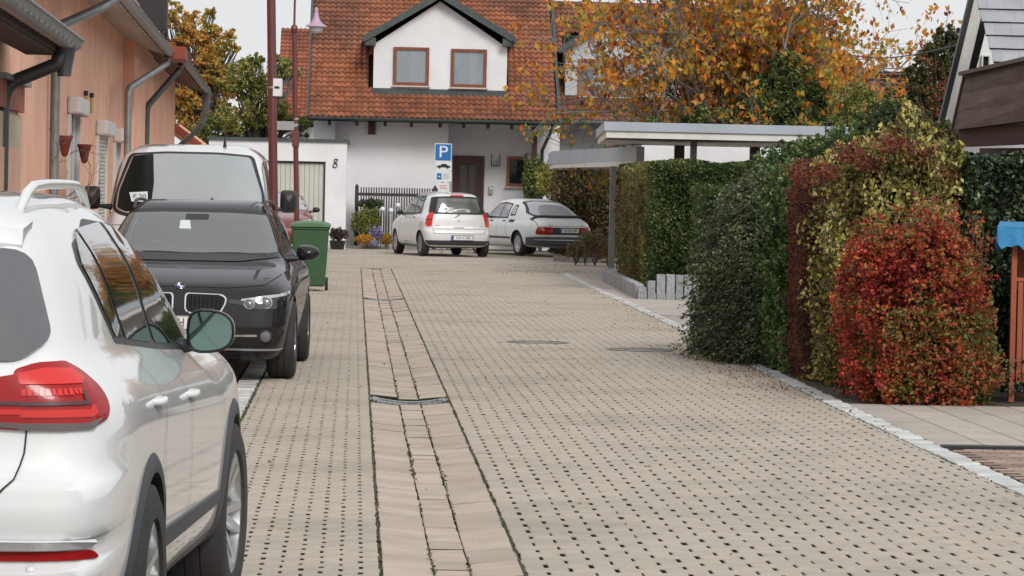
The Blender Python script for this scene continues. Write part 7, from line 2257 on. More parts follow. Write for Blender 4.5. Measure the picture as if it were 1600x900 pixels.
def sprays(g, prof, n, L0, L1, per, leaf, m, d0, seed, sp=.015, up=0.2, sag=.12, front=.75, droop=None, name='sprays', r=.004):
    """leafy twigs standing out of the surface given by the rings"""
    rg = np.random.default_rng(seed); zs = [p[0] for p in prof]; tw = MB(); pts_ = []
    for k in range(n):
        z = zs[0] + .05 + (zs[-1] - zs[0] - .05) * rg.random() ** .85
        xl, xr, yf, yb = [float(np.interp(z, zs, [p[q] for p in prof])) for q in (1, 2, 3, 4)]
        a = -pi / 2 + rg.normal(0, .95) if rg.random() < front else rg.random() * 2 * pi
        cx, cy, rx, ry = (xl + xr) / 2, (yf + yb) / 2, (xr - xl) / 2, (yb - yf) / 2
        b = Vector((cx + rx * cos(a) * .82, cy + ry * sin(a) * .82, z))
        d = Vector((cos(a) * .8, sin(a) * .8, up)) + Vector(d0) + Vector(rg.normal(0, .28, 3)); d.normalize()
        L_ = rg.uniform(L0, L1); P_ = [b + d * (L_ * q / 4) + Vector((0, 0, -sag * L_ * (q / 4) ** 2)) for q in range(5)]
        tw.tube(P_, [r, r * .8, r * .6, r * .4, r * .2], 4, caps=False)
        for q in range(per):
            i = rg.random() ** .8 * 3.99; p = P_[int(i)].lerp(P_[int(i) + 1], i % 1)
            if p.z > .02: pts_.append((p.x + rg.normal(0, sp), p.y + rg.normal(0, sp), p.z + rg.normal(0, sp * .7)))
    o = tw.build('twigs', M_twig, g, wc=True); o['kind'] = 'stuff'
    leaf_cloud(name, pts_, leaf, m, g, seed=seed, droop=droop)

def ring(Y, px0, px1, py, dy0=-.5, dy1=.6):
    """a level ring of a shrub from the picture: columns px0..px1 at row py, depth Y"""
    z = max(0.0, ZA((px0 + px1) / 2, py, Y))
    return (z, XA(px0, Y, z), XA(px1, Y, z), Y + dy0, Y + dy1)

# drooping silver-green shrub
Yc = 32.6
pr = [ring(Yc, 1088, 1215, 556, -1.7, 1.6), ring(Yc, 1082, 1222, 535, -1.8, 1.6), ring(Yc, 1090, 1228, 470, -1.4, 1.4), ring(Yc, 1100, 1232, 400, -1.1, 1.2), ring(Yc, 1128, 1236, 330, -.8, 1.0), ring(Yc, 1160, 1240, 285, -.5, .8), ring(Yc, 1190, 1236, 262, -.3, .5)]
pr[0] = (0.0,) + pr[0][1:]
cs = mound('cotoneaster_shrub', 'dark silvery green shrub drooping over the kerb left of the red bush', 'shrub', pr, L_cotoneaster, 30000, .030, .76, 3, droop=(-.9, -.2, -.55), noise=.09)
sprays(cs, [(p[0], p[1] + .07, p[2], p[3] + .08, p[4]) for p in pr], 1000, .12, .40, 26, .030, L_cotoneaster, (-.75, -.1, -.25), 61, sp=.013, up=.05, sag=.3, droop=(-.7, -.2, -.4), name='spray_leaves')
rg = np.random.default_rng(12)
tw = MB(); tp = []
for k in range(70):
    t = rg.random(); z = .15 + 1.35 * t
    xl = np.interp(z, [p[0] for p in pr], [p[1] for p in pr]); yf = np.interp(z, [p[0] for p in pr], [p[3] for p in pr])
    y = yf + rg.random() * 1.6; x = xl + .45 * rg.random() + (y < Yc - .7) * rg.random() * .6
    L_ = rg.uniform(.15, .35)
    d = Vector((-rg.uniform(.5, 1.0), -rg.uniform(0, .5), rg.uniform(-.5, .12))).normalized()
    pts = [Vector((x, y, z)) + d * (L_ * q / 4) + Vector((0, 0, -.06 * (q / 4) ** 2)) for q in range(5)]
    tw.tube(pts, [.005, .004, .003, .002, .001], 4, caps=False)
    for q in range(26):
        i = rg.random() * 3.99; a_, b_ = pts[int(i)], pts[int(i) + 1]
        p = a_.lerp(b_, i % 1); tp.append((p.x + rg.normal(0, .014), p.y + rg.normal(0, .014), p.z + rg.normal(0, .014)))
o = tw.build('twigs', M_twig, cs, wc=True); o['kind'] = 'stuff'
leaf_cloud('twig_leaves', tp, .028, L_cotoneaster, cs, seed=5)

# fresh green column, wine red column
Yg = 30.3
pr = [ring(Yg, 1206, 1252, 572, -.45, .9), ring(Yg, 1206, 1246, 480, -.4, .9), ring(Yg, 1208, 1244, 380, -.35, .9), ring(Yg, 1206, 1244, 290, -.3, .9), ring(Yg, 1212, 1252, 262, -.2, .8)]
pr[0] = (0.0,) + pr[0][1:]
_pv = mound('privet_shrub', 'narrow fresh green shrub between the drooping shrub and the wine red one', 'shrub', pr, L_privet, 12000, .045, .7, 5, noise=.12)
sprays(_pv, pr, 150, .08, .22, 18, .045, L_privet, (-.1, -.25, .5), 64, sp=.02, up=.3, name='spray_leaves')
Yr = 29.0
pr = [ring(Yr, 1246, 1292, 582, -.35, .8), ring(Yr, 1243, 1290, 480, -.3, .8), ring(Yr, 1242, 1290, 330, -.28, .8), ring(Yr, 1246, 1295, 252, -.2, .7)]
pr[0] = (0.0,) + pr[0][1:]
_wr = mound('wine_red_shrub', 'narrow wine red column of leaves between the green and yellow shrubs', 'shrub', pr, L_redcol, 17000, .022, .74, 6, noise=.07)
sprays(_wr, pr, 160, .08, .2, 22, .022, L_redcol, (0, -.2, .3), 65, sp=.014, name='spray_leaves', r=.003)
# large yellow shrub
Yy = 28.0
pr = [ring(Yy, 1286, 1410, 585, -.5, 1.0), ring(Yy, 1284, 1470, 480, -.5, 1.1), ring(Yy, 1286, 1512, 380, -.45, 1.1), ring(Yy, 1290, 1510, 300, -.4, 1.1), ring(Yy, 1322, 1495, 262, -.3, 1.0), ring(Yy, 1380, 1460, 232, -.2, .8)]
pr[0] = (0.0,) + pr[0][1:]
ys = mound('yellow_leaved_shrub', 'tall shrub with yellow autumn leaves rising behind the red bush', 'shrub', pr, L_yellow, 24000, .046, .66, 8, noise=.17, droop=(0, -.2, -.7), shell=.6, lumps=7)
sprays(ys, [(p[0], p[1] + .12, p[2] - .05, p[3] + .05, p[4]) for p in pr], 330, .12, .38, 20, .052, L_yellow, (0, 0, .35), 62, sp=.022, up=.35, sag=.5, droop=(0, -.15, -.8), name='spray_leaves')
# upright shoots on its top
sh = MB(); sp_ = []; sq = []
rg = np.random.default_rng(21)
for (px, pt, pb) in ((1425, 158, 250), (1412, 168, 250), (1398, 208, 290), (1462, 250, 300), (1350, 228, 290), (1290, 245, 300), (1500, 235, 290), (1418, 150, 260), (1432, 165, 260), (1405, 178, 270), (1385, 195, 270), (1450, 190, 270), (1360, 205, 270), (1475, 205, 270), (1340, 212, 280), (1300, 235, 290), (1320, 222, 280), (1275, 250, 300), (1495, 222, 280), (1440, 215, 270), (1510, 245, 300), (1465, 230, 290)):
    a, b = P(px + rg.uniform(-12, 12), pb, Yy + rg.uniform(-.2, .5)), P(px, pt, Yy + rg.uniform(-.2, .4))
    pts = [a.lerp(b, q / 5) + Vector((rg.normal(0, .012), 0, 0)) for q in range(6)]
    sh.tube(pts, [.008, .007, .006, .005, .003, .002], 5, caps=False)
    for q in range(90):
        i = rg.random() * 4.99; p = pts[int(i)].lerp(pts[int(i) + 1], i % 1)
        w = .055 * (1 - .5 * i / 5)
        sp_.append((p.x + rg.normal(0, w), p.y + rg.normal(0, w), p.z + rg.normal(0, .02)))
o = sh.build('shoots', M_twig, ys, wc=True); o['kind'] = 'stuff'
leaf_cloud('shoot_leaves', sp_, .055, L_yellow, ys, droop=(0, -.1, -.6), seed=9)
# red flushes in it
pts = []
for (px, py, r_, n_) in ((1330, 240, 26, 420), (1395, 225, 26, 420), (1440, 240, 24, 300), (1285, 270, 22, 500), (1480, 275, 18, 200), (1360, 255, 20, 260)):
    for k in range(n_):
        a = rg.normal(0, r_ * .5, 2); p = P(px + a[0], py + a[1] * .7, Yy - .25 + rg.normal(0, .12)); pts.append((p.x, p.y, p.z))
leaf_cloud('red_leaves', pts, .03, L_redcol, ys, seed=10)
L_crimson = leaf_mat('crimson_leaf', [(0, (0.10, 0.008, 0.014)), (0.4, (0.30, 0.025, 0.025)), (0.75, (0.50, 0.06, 0.04)), (1, (0.62, 0.16, 0.06))], clump=0.3, clump_scale=3)
# scarlet bush in front
Yb = 26.0
pr = [ring(25.9, 1345, 1545, 617, -.5, .9), ring(Yb, 1326, 1550, 575, -.55, .9), ring(Yb, 1324, 1544, 490, -.5, .9), ring(Yb, 1326, 1532, 425, -.42, .8), ring(Yb, 1344, 1512, 384, -.32, .7), ring(Yb, 1410, 1485, 360, -.2, .5)]
pr[0] = (0.0,) + pr[0][1:]
rb = mound('scarlet_bush', 'broad scarlet and orange bush at the corner of the pavement', 'bush', pr, L_crimson, 30000, .036, .74, 11, noise=.14, shell=.5, lumps=8, e=.7, split=[(.42, L_redbush), (.95, L_greenred)])
sprays(rb, [(p[0], p[1] + .03, p[2] - .06, p[3], p[4]) for p in pr], 420, .12, .30, 24, .038, L_redbush, (0, -.1, .3), 63, sp=.018, up=.25, sag=.5, name='tier_leaves')
pts = []
for k in range(2600):
    px = rg.uniform(1380, 1558); py = rg.uniform(480, 615); p = P(px, py, Yb - .55 + rg.normal(0, .06) + .25 * ((px - 1430) / 120) ** 2)
    if p.z > .02: pts.append((p.x, p.y, p.z))
leaf_cloud('greener_leaves', pts, .034, L_greenred, rb, seed=14)
pts = []; tw = MB()
for k in range(46):
    px = rg.uniform(1330, 1540); t0 = 325 + abs(px - 1440) * .5
    a, b = P(px, t0 + 60, Yb), P(px + rg.normal(0, 12), t0 - rg.uniform(0, 40), Yb + rg.normal(0, .15))
    tw.tube([a, a.lerp(b, .5), b], [.004, .003, .001], 4, caps=False)
    for q in range(26):
        p = a.lerp(b, rg.random() ** .6); pts.append((p.x + rg.normal(0, .03), p.y + rg.normal(0, .04), p.z))
o = tw.build('twigs', M_twig, rb, wc=True); o['kind'] = 'stuff'
leaf_cloud('spray_leaves', pts, .034, L_redbush, rb, seed=15)
# ivy hedge at the right edge
Yi = 27.6
ix0, ix1 = XA(1512, Yi, 1), XA(1720, Yi, 1); iz = ZA(1560, 246, Yi)
hedge_block('ivy_hedge', 'dark ivy-covered hedge at the right edge behind the booth', 'hedge', ix0, ix1, Yi, Yi + 1.2, iz, 24000, .05, L_ivy, 'ftl', .12)
pts = []
for k in range(1500):
    px = rg.uniform(1540, 1600); p = P(px, rg.uniform(560, 612), 26.0 + rg.random() * .9); pts.append((p.x, p.y, max(.01, p.z)))
o = leaf_cloud('ground_ivy', pts, .035, L_ivy); o['kind'] = 'stuff'

# wooden booth with blue fringed cloth at the right edge
Yo = 26.1
bx0 = XA(1583, Yo, .8)
bo = empty('garden_booth', (bx0, Yo, 0), 0, 'orange-brown wooden garden booth with a blue fringed canopy cut by the right edge', 'garden booth')
zc = ZA(1580, 357, Yo); zb0 = ZA(1585, 440, Yo)
for dx, dy in ((0, 0), (1.1, 0), (.22, .8), (1.32, .8)):
    MB().box(dx - .022, dx + .022, dy - .022, dy + .022, 0, zc).build('post', M_redwood, bo, bevel=.004)
x = .035
while x < 1.07:
    MB().box(x, x + .042, -.012, .008, .16, zb0).build('board', M_redwood, bo, bevel=.004); x += .047
for z in (.2, zb0 - .06): MB().box(.022, 1.078, .009, .03, z, z + .05).build('rail', M_redwood, bo)
x = .04
while x < .78:
    MB().box(-.012 + .26 * x, .008 + .26 * x, x, x + .045, .16, zb0).build('side_board', M_redwood, bo); x += .05
MB().prism([(-.02, -.02), (1.12, -.02), (1.34, .82), (.20, .82)], zb0 + .002, zb0 + .03, 'z').build('counter', M_redwood, bo, bevel=.005)
cw = bpy.data.objects.new('canopy', None); link(cw, bo)
cx0 = XA(1553, Yo, 1.2) - bx0
MB().add([(cx0, -.12, zc - .01), (1.3, -.12, zc - .01), (1.5, .9, zc + .03), (cx0 + .22, .9, zc + .03), (cx0, -.12, zc + .015), (1.3, -.12, zc + .015), (1.5, .9, zc + .05), (cx0 + .22, .9, zc + .05)], [(0, 3, 2, 1), (4, 5, 6, 7), (0, 1, 5, 4), (1, 2, 6, 5), (2, 3, 7, 6), (3, 0, 4, 7)]).build('cloth', M_blue, cw)
n = 60; v = []; f = []
for i in range(n + 1):
    t = i / n; x = cx0 + (1.3 - cx0) * t
    dz = .11 + .05 * abs(sin(t * 34)) + .02 * sin(t * 90)
    yy = -.125 - .012 * sin(t * 70)
    v += [(x, -.125, zc + .012), (x, yy, zc - dz * .5), (x, yy - .006, zc - dz)]
for i in range(n):
    for q in range(2): f.append((3 * i + q, 3 * i + q + 1, 3 * i + 4 + q, 3 * i + 3 + q))
MB().add(v, f).build('fringe', M_blue, cw, smooth=True)
v = []; f = []
for i in range(n + 1):
    t = i / n; y = -.12 + 1.0 * t; dz = .11 + .05 * abs(sin(t * 30)) + .02 * sin(t * 80)
    xx_ = cx0 + .22 * t - .004 - .012 * sin(t * 60)
    v += [(cx0 + .22 * t - .004, y, zc + .012), (xx_, y, zc - dz * .5), (xx_, y, zc - dz)]
for i in range(n):
    for q in range(2): f.append((3 * i + q, 3 * i + q + 1, 3 * i + 4 + q, 3 * i + 3 + q))
MB().add(v, f).build('fringe', M_blue, cw, smooth=True)

# ================================================================== white house with slate roof and balcony, right edge
Yw = 38.0
rh = empty('slate_roofed_house', (XA(1560, Yw, 2), Yw, 0), 0, 'white gabled house with grey slate roof at the upper right', 'house')
v0, v1 = P(1462, 222, Yw), P(1520, -18, Yw)
k_ = (v1.x - v0.x) / (v1.z - v0.z)
wx0 = XA(1487, Yw, 1.5)
wtop = v1.z + .6
MB().prism([(wx0, 0), (XA(1650, Yw, 1), 0), (XA(1650, Yw, 1), wtop), (v0.x + .23 + k_ * (wtop - v0.z), wtop), (v0.x + .23 + k_ * (1.9 - v0.z), 2.0)], Yw + .5, Yw + 8, 'y').build('gable_wall', M_white_wall, rh, wc=True)
SHR = Matrix(((1, .27, 0, -.27 * Yw), (0, 1, 0, 0), (0, 0, 1, 0), (0, 0, 0, 1)))
rh.children[0].data.transform(SHR)
# verge board and pale soffit
a, b = Vector((v0.x, Yw - .05, v0.z)), Vector((v1.x + k_ * .6, Yw - .05, v1.z + .6))
MB().beam(a, b, .06, .10, up=Vector((0, 1, 0))).build('verge_board', M_black, rh, wc=True)
def sl(x_off0, x_off1, y0, y1, m, name):
    A, B_ = Vector((v0.x + x_off0, y0, v0.z - .02)), Vector((v1.x + k_ * .6 + x_off0, y0, v1.z + .6))
    C, D = Vector((v1.x + k_ * .6 + x_off1, y1, v1.z + .6)), Vector((v0.x + x_off1, y1, v0.z - .02))
    MB().add([A, B_, C, D], [(0, 1, 2, 3)]).build(name, m, rh, wc=True)
sl(.03, .26, Yw - .04, Yw + .49, M_white, 'verge_soffit')
q_ = .9
MB().add([(v0.x, Yw - .05, v0.z), (b.x, Yw - .05, b.z), (b.x + 2.2, Yw + 8, b.z), (v0.x + 2.2, Yw + 8, v0.z)], [(0, 1, 2, 3)]).build('roof_side', M_slate, rh, wc=True)
# slate slope facing the viewer, nearer than the gable
Ysl = 36.0
pitch = radians(48)
sb = P(1560, 116, Ysl)         # lower left corner region
roww = .205
z_b = ZA(1560, 120, Ysl)
nrow = 0
rr = random.Random(8)
for r in range(16):
    y = Ysl + r * roww * cos(pitch); z = z_b + r * roww * sin(pitch)
    # left end follows the verge line in the picture
    pyy = proj((6.8, y, z))[1]
    pxl = 1524 + (pyy - 0) * (1556 - 1524) / 112
    if pyy < -25: break
    x = XA(pxl, y, z); first = True
    while x < XA(1625, Ysl, z):
        w = .19 if not first else (.11 if r % 2 else .19)
        mbx = MB(); t = rr.uniform(0, .004)
        L2 = roww * 1.12
        cpp, spp = cos(pitch), sin(pitch)
        def q3(dx, s_, n_): return (x + dx, y + s_ * cpp - n_ * spp, z + s_ * spp + n_ * cpp)
        vv = [q3(.0008, 0, .026 + t), q3(w - .0008, 0, .026 + t), q3(w - .0008, L2, .0 + t), q3(.0008, L2, .0 + t), q3(.0008, 0, 0), q3(w - .0008, 0, 0), q3(w - .0008, L2, -.006), q3(.0008, L2, -.006)]
        mbx.add(vv, [(0, 1, 2, 3), (4, 0, 3, 7), (1, 5, 6, 2)]).add([vv[0], vv[4], vv[5], vv[1]], [(0, 1, 2, 3)], 1).build('roof_slate', [M_slate, M_slategap], rh, wc=True)
        x += w; first = False
    nrow = r
x_l0 = XA(1557, Ysl, z_b); yt = Ysl + (nrow + 1) * roww * cos(pitch); zt_ = z_b + (nrow + 1) * roww * sin(pitch)
x_l1 = XA(1518, yt, zt_)
x_l0 += .10; x_l1 += .10
MB().add([(x_l0, Ysl + .02, z_b - .02), (x_l0 + 1.5, Ysl + .02, z_b - .02), (x_l0 + 1.5, yt, zt_ - .02), (x_l1, yt, zt_ - .02)], [(0, 1, 2, 3)]).build('roof_underlay', M_slategap, rh, wc=True)
a = P(1533, 112, Yw + .45); b = P(1545, 86, Yw + .45)
window('small_window', rh, (a.x, Yw + .495, a.z), (1, 0, 0), b.x - a.x + .02, b.z - a.z, M_white, M_darkglass, curtain=False, fw=.02, sill=False)

# balcony
Yv = 30.5
ba = empty('balcony', (P(1490, 200, Yv).x, Yv, 0), 0, 'brown boarded balcony with dark beams below, upper right', 'balcony')
L0 = P(1489, 203, Yv); R0 = P(1640, 184, Yv - 2.8); T0 = P(1508, 119, Yv); T1 = P(1640, 88, Yv - 2.8)
# board front: three boards, slightly leaning out at the top; runs towards the viewer to the right
for k in range(3):
    t0, t1 = k / 3 - .004, (k + 1) / 3 - .004
    A, B_ = L0.lerp(T0, t0), L0.lerp(T0, t1); C, D = R0.lerp(T1, t1), R0.lerp(T1, t0)
    off = Vector((0, .035, 0)); fo = Vector((-.0, -.014 * (k % 2), 0))
    MB().add([A + fo, D + fo, C + fo, B_ + fo, A + off, D + off, C + off, B_ + off], [(0, 1, 2, 3), (7, 6, 5, 4), (0, 4, 5, 1), (1, 5, 6, 2), (2, 6, 7, 3), (3, 7, 4, 0)]).build('front_board', M_balcony, ba, wc=True)
MB().beam(T0 + Vector((-.02, 0, .02)), T1 + Vector((0, 0, .02)), .09, .035).build('cap_rail', M_cap, ba, wc=True)
MB().beam(L0 + Vector((.0, .02, 0)), T0 + Vector((.0, .02, 0)), .035, .05, up=Vector((0, 1, 0))).build('corner_strip', M_maroonwood, ba, wc=True)
for k in range(3):
    t0, t1 = k / 3 + .01, (k + 1) / 3 - .01
    A, B_ = L0.lerp(T0, t0), L0.lerp(T0, t1); e = Vector((1.3, 5, 0))
    MB().add([A, B_, B_ + e, A + e, A + Vector((.03, 0, 0)), B_ + Vector((.03, 0, 0)), B_ + e + Vector((.03, 0, 0)), A + e + Vector((.03, 0, 0))], [(0, 1, 2, 3), (7, 6, 5, 4), (0, 4, 5, 1), (1, 5, 6, 2), (2, 6, 7, 3), (3, 7, 4, 0)]).build('side_board', M_balcony, ba, wc=True)
b0, b1 = P(1508, 228, Yv), P(1640, 232, Yv - 2.6)
b0.z = ZA(1508, 216, Yv); 
MB().beam(P(1508, 215, Yv + .1), P(1640, 208, Yv - 2.4), .12, .17).build('beam', M_maroonwood, ba, wc=True)
MB().beam(P(1540, 240, Yv + .6), P(1640, 240, Yv - 1.8), .12, .10).build('beam', M_maroonwood, ba, wc=True)
MB().add([L0 + Vector((0, .04, .0)), R0 + Vector((0, .04, 0)), R0 + Vector((1.3, 5, 0)), L0 + Vector((1.3, 5, 0))], [(0, 1, 2, 3)]).build('floor_boards', M_maroonwood, ba, wc=True)

# overhead wire
a, b = P(1300, 78, 84), P(1560, 52, 40)
pts = [a.lerp(b, k / 12) + Vector((0, 0, -.25 * sin(pi * k / 12))) for k in range(13)]
o = MB().tube(pts, .012, 5).build('overhead_wire', M_wire); tag(o, 'thin black overhead wire crossing the sky on the right', 'wire')

# ================================================================== plants by the house
def tuft(name, label, cat, px, py, Y, rx, rz, m, n, size, group=None, ry=None, stems=None):
    c = P(px, py, Y); g = empty(name, (c.x, Y, max(0, c.z - rz)), 0, label, cat, group)
    rg = np.random.default_rng(int(px + py))
    d = rg.normal(size=(n, 3)); d /= np.linalg.norm(d, axis=1)[:, None]
    r_ = rg.random(n) ** .45
    pts = d * r_[:, None] * np.array([rx, ry or rx, rz]) * (1 + .15 * np.sin(d[:, :1] * 9 + px)) + np.array([c.x, Y, c.z])
    pts = pts[pts[:, 2] > .01]
    leaf_cloud('foliage', pts, size, m, g, seed=int(px))
    mb = MB()
    for k in range(7):
        a = k * .9; mb.tube([(c.x, Y, 0), (c.x + rx * .5 * cos(a), Y + rx * .5 * sin(a), max(.05, c.z))], [.009, .004], 5)
    mb.build('stems', stems or M_twig, g, wc=True)['kind'] = 'stuff'
    return g
s_ = 5200 / 88.0
tuft('potted_heather', 'round brown heather in a dark pot before the garage corner', 'plant', 528, 366, 86.3, .26, .18, L_heather, 2200, .04)
pz = P(527, 388, 86.3)
o = MB().lathe([(.001, 0), (.17, 0), (.21, .22), (.22, .23), (.19, .23), (.18, .20), (.001, .20)], 18, Matrix.Translation((pz.x, 86.3, .0))).build('flower_pot', M_black, smooth=True, angle=40)
tag(o, 'dark round pot holding the brown heather', 'plant pot')
tuft('garden_bush', 'green and ochre bush in front of the picket fence', 'bush', 575, 347, 88.6, .42, .42, L_yellowgreen, 3400, .055)
tuft('orange_flowers', 'low clump of orange and yellow flowers below the green bush', 'flowers', 570, 374, 87.6, .28, .14, L_flower_y, 1500, .05)
tuft('lilac_flowers', 'clump of pale lilac flowers right of the orange flowers', 'flowers', 588, 365, 87.9, .19, .2, L_flower_p, 1300, .045)
tuft('yellow_flowers', 'yellow flowers close to the front wheel of the small hatchback', 'flowers', 604, 374, 87.8, .15, .17, L_flower_y, 800, .05)
tuft('lilac_flowers', 'small low patch of lilac flowers between the orange ones and the kerb', 'flowers', 583, 380, 87.3, .10, .08, L_flower_p, 400, .04)
tuft('dark_fence_shrub', 'dark shrub growing against the middle of the picket fence', 'shrub', 580, 318, 89.0, .38, .14, L_ivy, 1500, .05)
for px, py in ((598, 327), (611, 329), (622, 321)):
    c = P(px, py, 88.3)
    o = MB().lathe([(.001, .07), (.05, .055), (.075, 0), (.05, -.055), (.001, -.07)], 14, Matrix.Translation(c)).lathe([(.012, -.06), (.012, -c.z)], 6, Matrix.Translation(c)).build('garden_ball', M_signwhite, smooth=True)
    tag(o, {598: 'left white garden ball on a stick before the picket fence', 611: 'middle white garden ball on a stick before the picket fence', 622: 'right and highest white garden ball on a stick before the picket fence'}[px], 'garden ball', 'white garden balls on sticks')
tuft('climbing_plant', 'dark green climber at the foot of the porch post', 'plant', 836, 280, 89.2, .42, .62, L_green, 4200, .07, ry=.25)
tuft('climbing_plant', 'paler climber with pinkish leaves right of the porch downpipe', 'plant', 864, 282, 88.0, .42, .55, L_yellowgreen, 3400, .065, ry=.3)
# brown-green hedge behind the old car
bh = empty('mixed_hedge', (XA(900, 85, 1), 85, 0), 0, 'brown and green hedge behind the old white car, under the lower carport roof', 'hedge')
q0, q1 = XA(868, 85.5, 1), XA(1010, 85.5, 1)
zq = ZA(920, 262, 85.5)
leaf_cloud('foliage', box_points(20000, q0, q1, 85.5, 86.6, .03, zq, .12, .08, 'ftl'), .07, L_brownhedge, bh)
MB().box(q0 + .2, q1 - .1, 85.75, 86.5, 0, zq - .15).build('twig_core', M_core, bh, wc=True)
# dry plants in the bed
for i, (px, py, rx_, rz_, n_, m__, lb) in enumerate(((930, 382, .40, .34, 2600, L_dry, 'tall dry reddish plants in the kerbed bed, nearest the hedge'), (900, 392, .26, .2, 1300, L_dry, 'lower dry grey-green plants at the left end of the kerbed bed'), (950, 390, .22, .24, 1200, L_yellowgreen, 'greenish plant at the right end of the kerbed bed'), (915, 378, .2, .26, 1000, L_green, 'small green shrub among the dry plants in the kerbed bed'))):
    tuft('dry_plant', lb, 'plant', px, py, 72.6 + .3 * (i % 2), rx_, rz_, m__, n_, .04, 'plants in the kerbed bed')
# bare climber on the salmon wall
yv = y_at(92, .12)
cl = empty('bare_climber', wp(yv, 0, .15), 0, 'leafless climbing plant on the salmon wall between the first two windows', 'plant')
rg = np.random.default_rng(33); segs = []
def grow(p, d, L_, r_, lev):
    pts = [p]; 
    for q in range(5):
        d = (d + Vector((rg.normal(0, .25), rg.normal(0, .35), rg.normal(.05, .2)))).normalized()
        p = p + d * (L_ / 5); pts.append(p)
        if lev < 3 and rg.random() < .62:
            nd = (d * .3 + Vector((rg.uniform(-.1, .35), rg.uniform(-1.4, 1.4), rg.uniform(-.2, .7)))).normalized()
            grow(p, nd, L_ * rg.uniform(.22, .42), r_ * .55, lev + 1)
    segs.append((pts, [r_ * (1 - .13 * k) for k in range(6)]))
for k in range(4):
    grow(wp(yv + rg.uniform(-.8, .8), .0, .12), Vector((0, rg.normal(0, .15), 1)), 1.9, .009, 0)
for k in range(5):
    grow(wp(yv + rg.uniform(-1, 2), rg.uniform(1.2, 2.2), .14), Vector((.5, rg.uniform(-.5, 1), .35)), .5, .006, 1)
branch_mb(segs).build('stems', M_twig, cl, wc=True)['kind'] = 'stuff'

# ================================================================== trees
def tree(name, label, base, limbs, leaf_m, n_leaf, leaf_size, spread, bark=M_bark, trunk_r=.12, seed=1, cat='tree', group=None, cloud=None, levels=3, core=None, droop=None, twig_r=.006, bunch=0, low=None):
    rg = np.random.default_rng(seed)
    g = empty(name, base, 0, label, cat, group)
    segs, tips = [], []
    def gr(p, d, L_, r_, lev):
        pts = [Vector(p)]; n = 4
        for q in range(n):
            d = (d + Vector(rg.normal(0, .13, 3)) + Vector((0, 0, .03))).normalized()
            p = p + d * (L_ / n); pts.append(Vector(p))
            if lev < levels:
                for _ in range(2 if rg.random() < .6 else 1):
                    a = rg.random() * 2 * pi; s_ = d.cross(Vector((cos(a), sin(a), .1))).normalized()
                    gr(p, (d * .75 + s_ * rg.uniform(.45, .95)).normalized(), L_ * rg.uniform(.42, .62), r_ * .5, lev + 1)
            if lev >= levels - 1: tips.append(Vector(p))
        if lev < levels or rg.random() < .4: segs.append((pts, [max(.003, r_ * (1 - .16 * k)) for k in range(n + 1)]))
    B0 = Vector(base)
    for (d, L_, z0, r_) in limbs:
        gr(B0 + Vector((0, 0, z0)), Vector(d).normalized(), L_, r_, 0)
    z_top = max(l[2] for l in limbs)
    MB().tube([B0, B0 + Vector((.03, 0, z_top * .5)), B0 + Vector((0, 0, z_top + .1))], [trunk_r * 1.25, trunk_r, trunk_r * .85], 10).build('trunk', bark, g, wc=True, smooth=True, angle=60)
    o = branch_mb(segs).build('limbs', bark, g, wc=True); o['kind'] = 'stuff'
    T = np.array([[t.x, t.y, t.z] for t in tips])
    if cloud is not None:
        T = T[cloud(T)]
    if len(T):
        if bunch:
            pr_ = np.where(T[:, 0] < base[0] - 1.0, bunch * .62, bunch)
            keep = T[rg.random(len(T)) < pr_]
            idx = np.repeat(np.arange(len(keep)), rg.integers(3, 9, len(keep)))
            pts = keep[idx] + rg.normal(0, spread, (len(idx), 3)) * np.array([1, 1, .8])
        else:
            idx = rg.integers(0, len(T), n_leaf)
            pts = T[idx] + rg.normal(0, spread, (n_leaf, 3))
        if low is not None:
            t = rg.random(len(pts)); sel = (pts[:, 2] < low[1] + (t - .5) * 1.6) & (t < .75)
            leaf_cloud('low_crown', pts[sel], leaf_size * .85, low[0], g, seed=seed + 1, droop=droop)
            pts = pts[~sel]
        o = leaf_cloud('crown', pts, leaf_size, leaf_m, g, seed=seed, droop=droop)
    if core is not None:
        pass
    return g

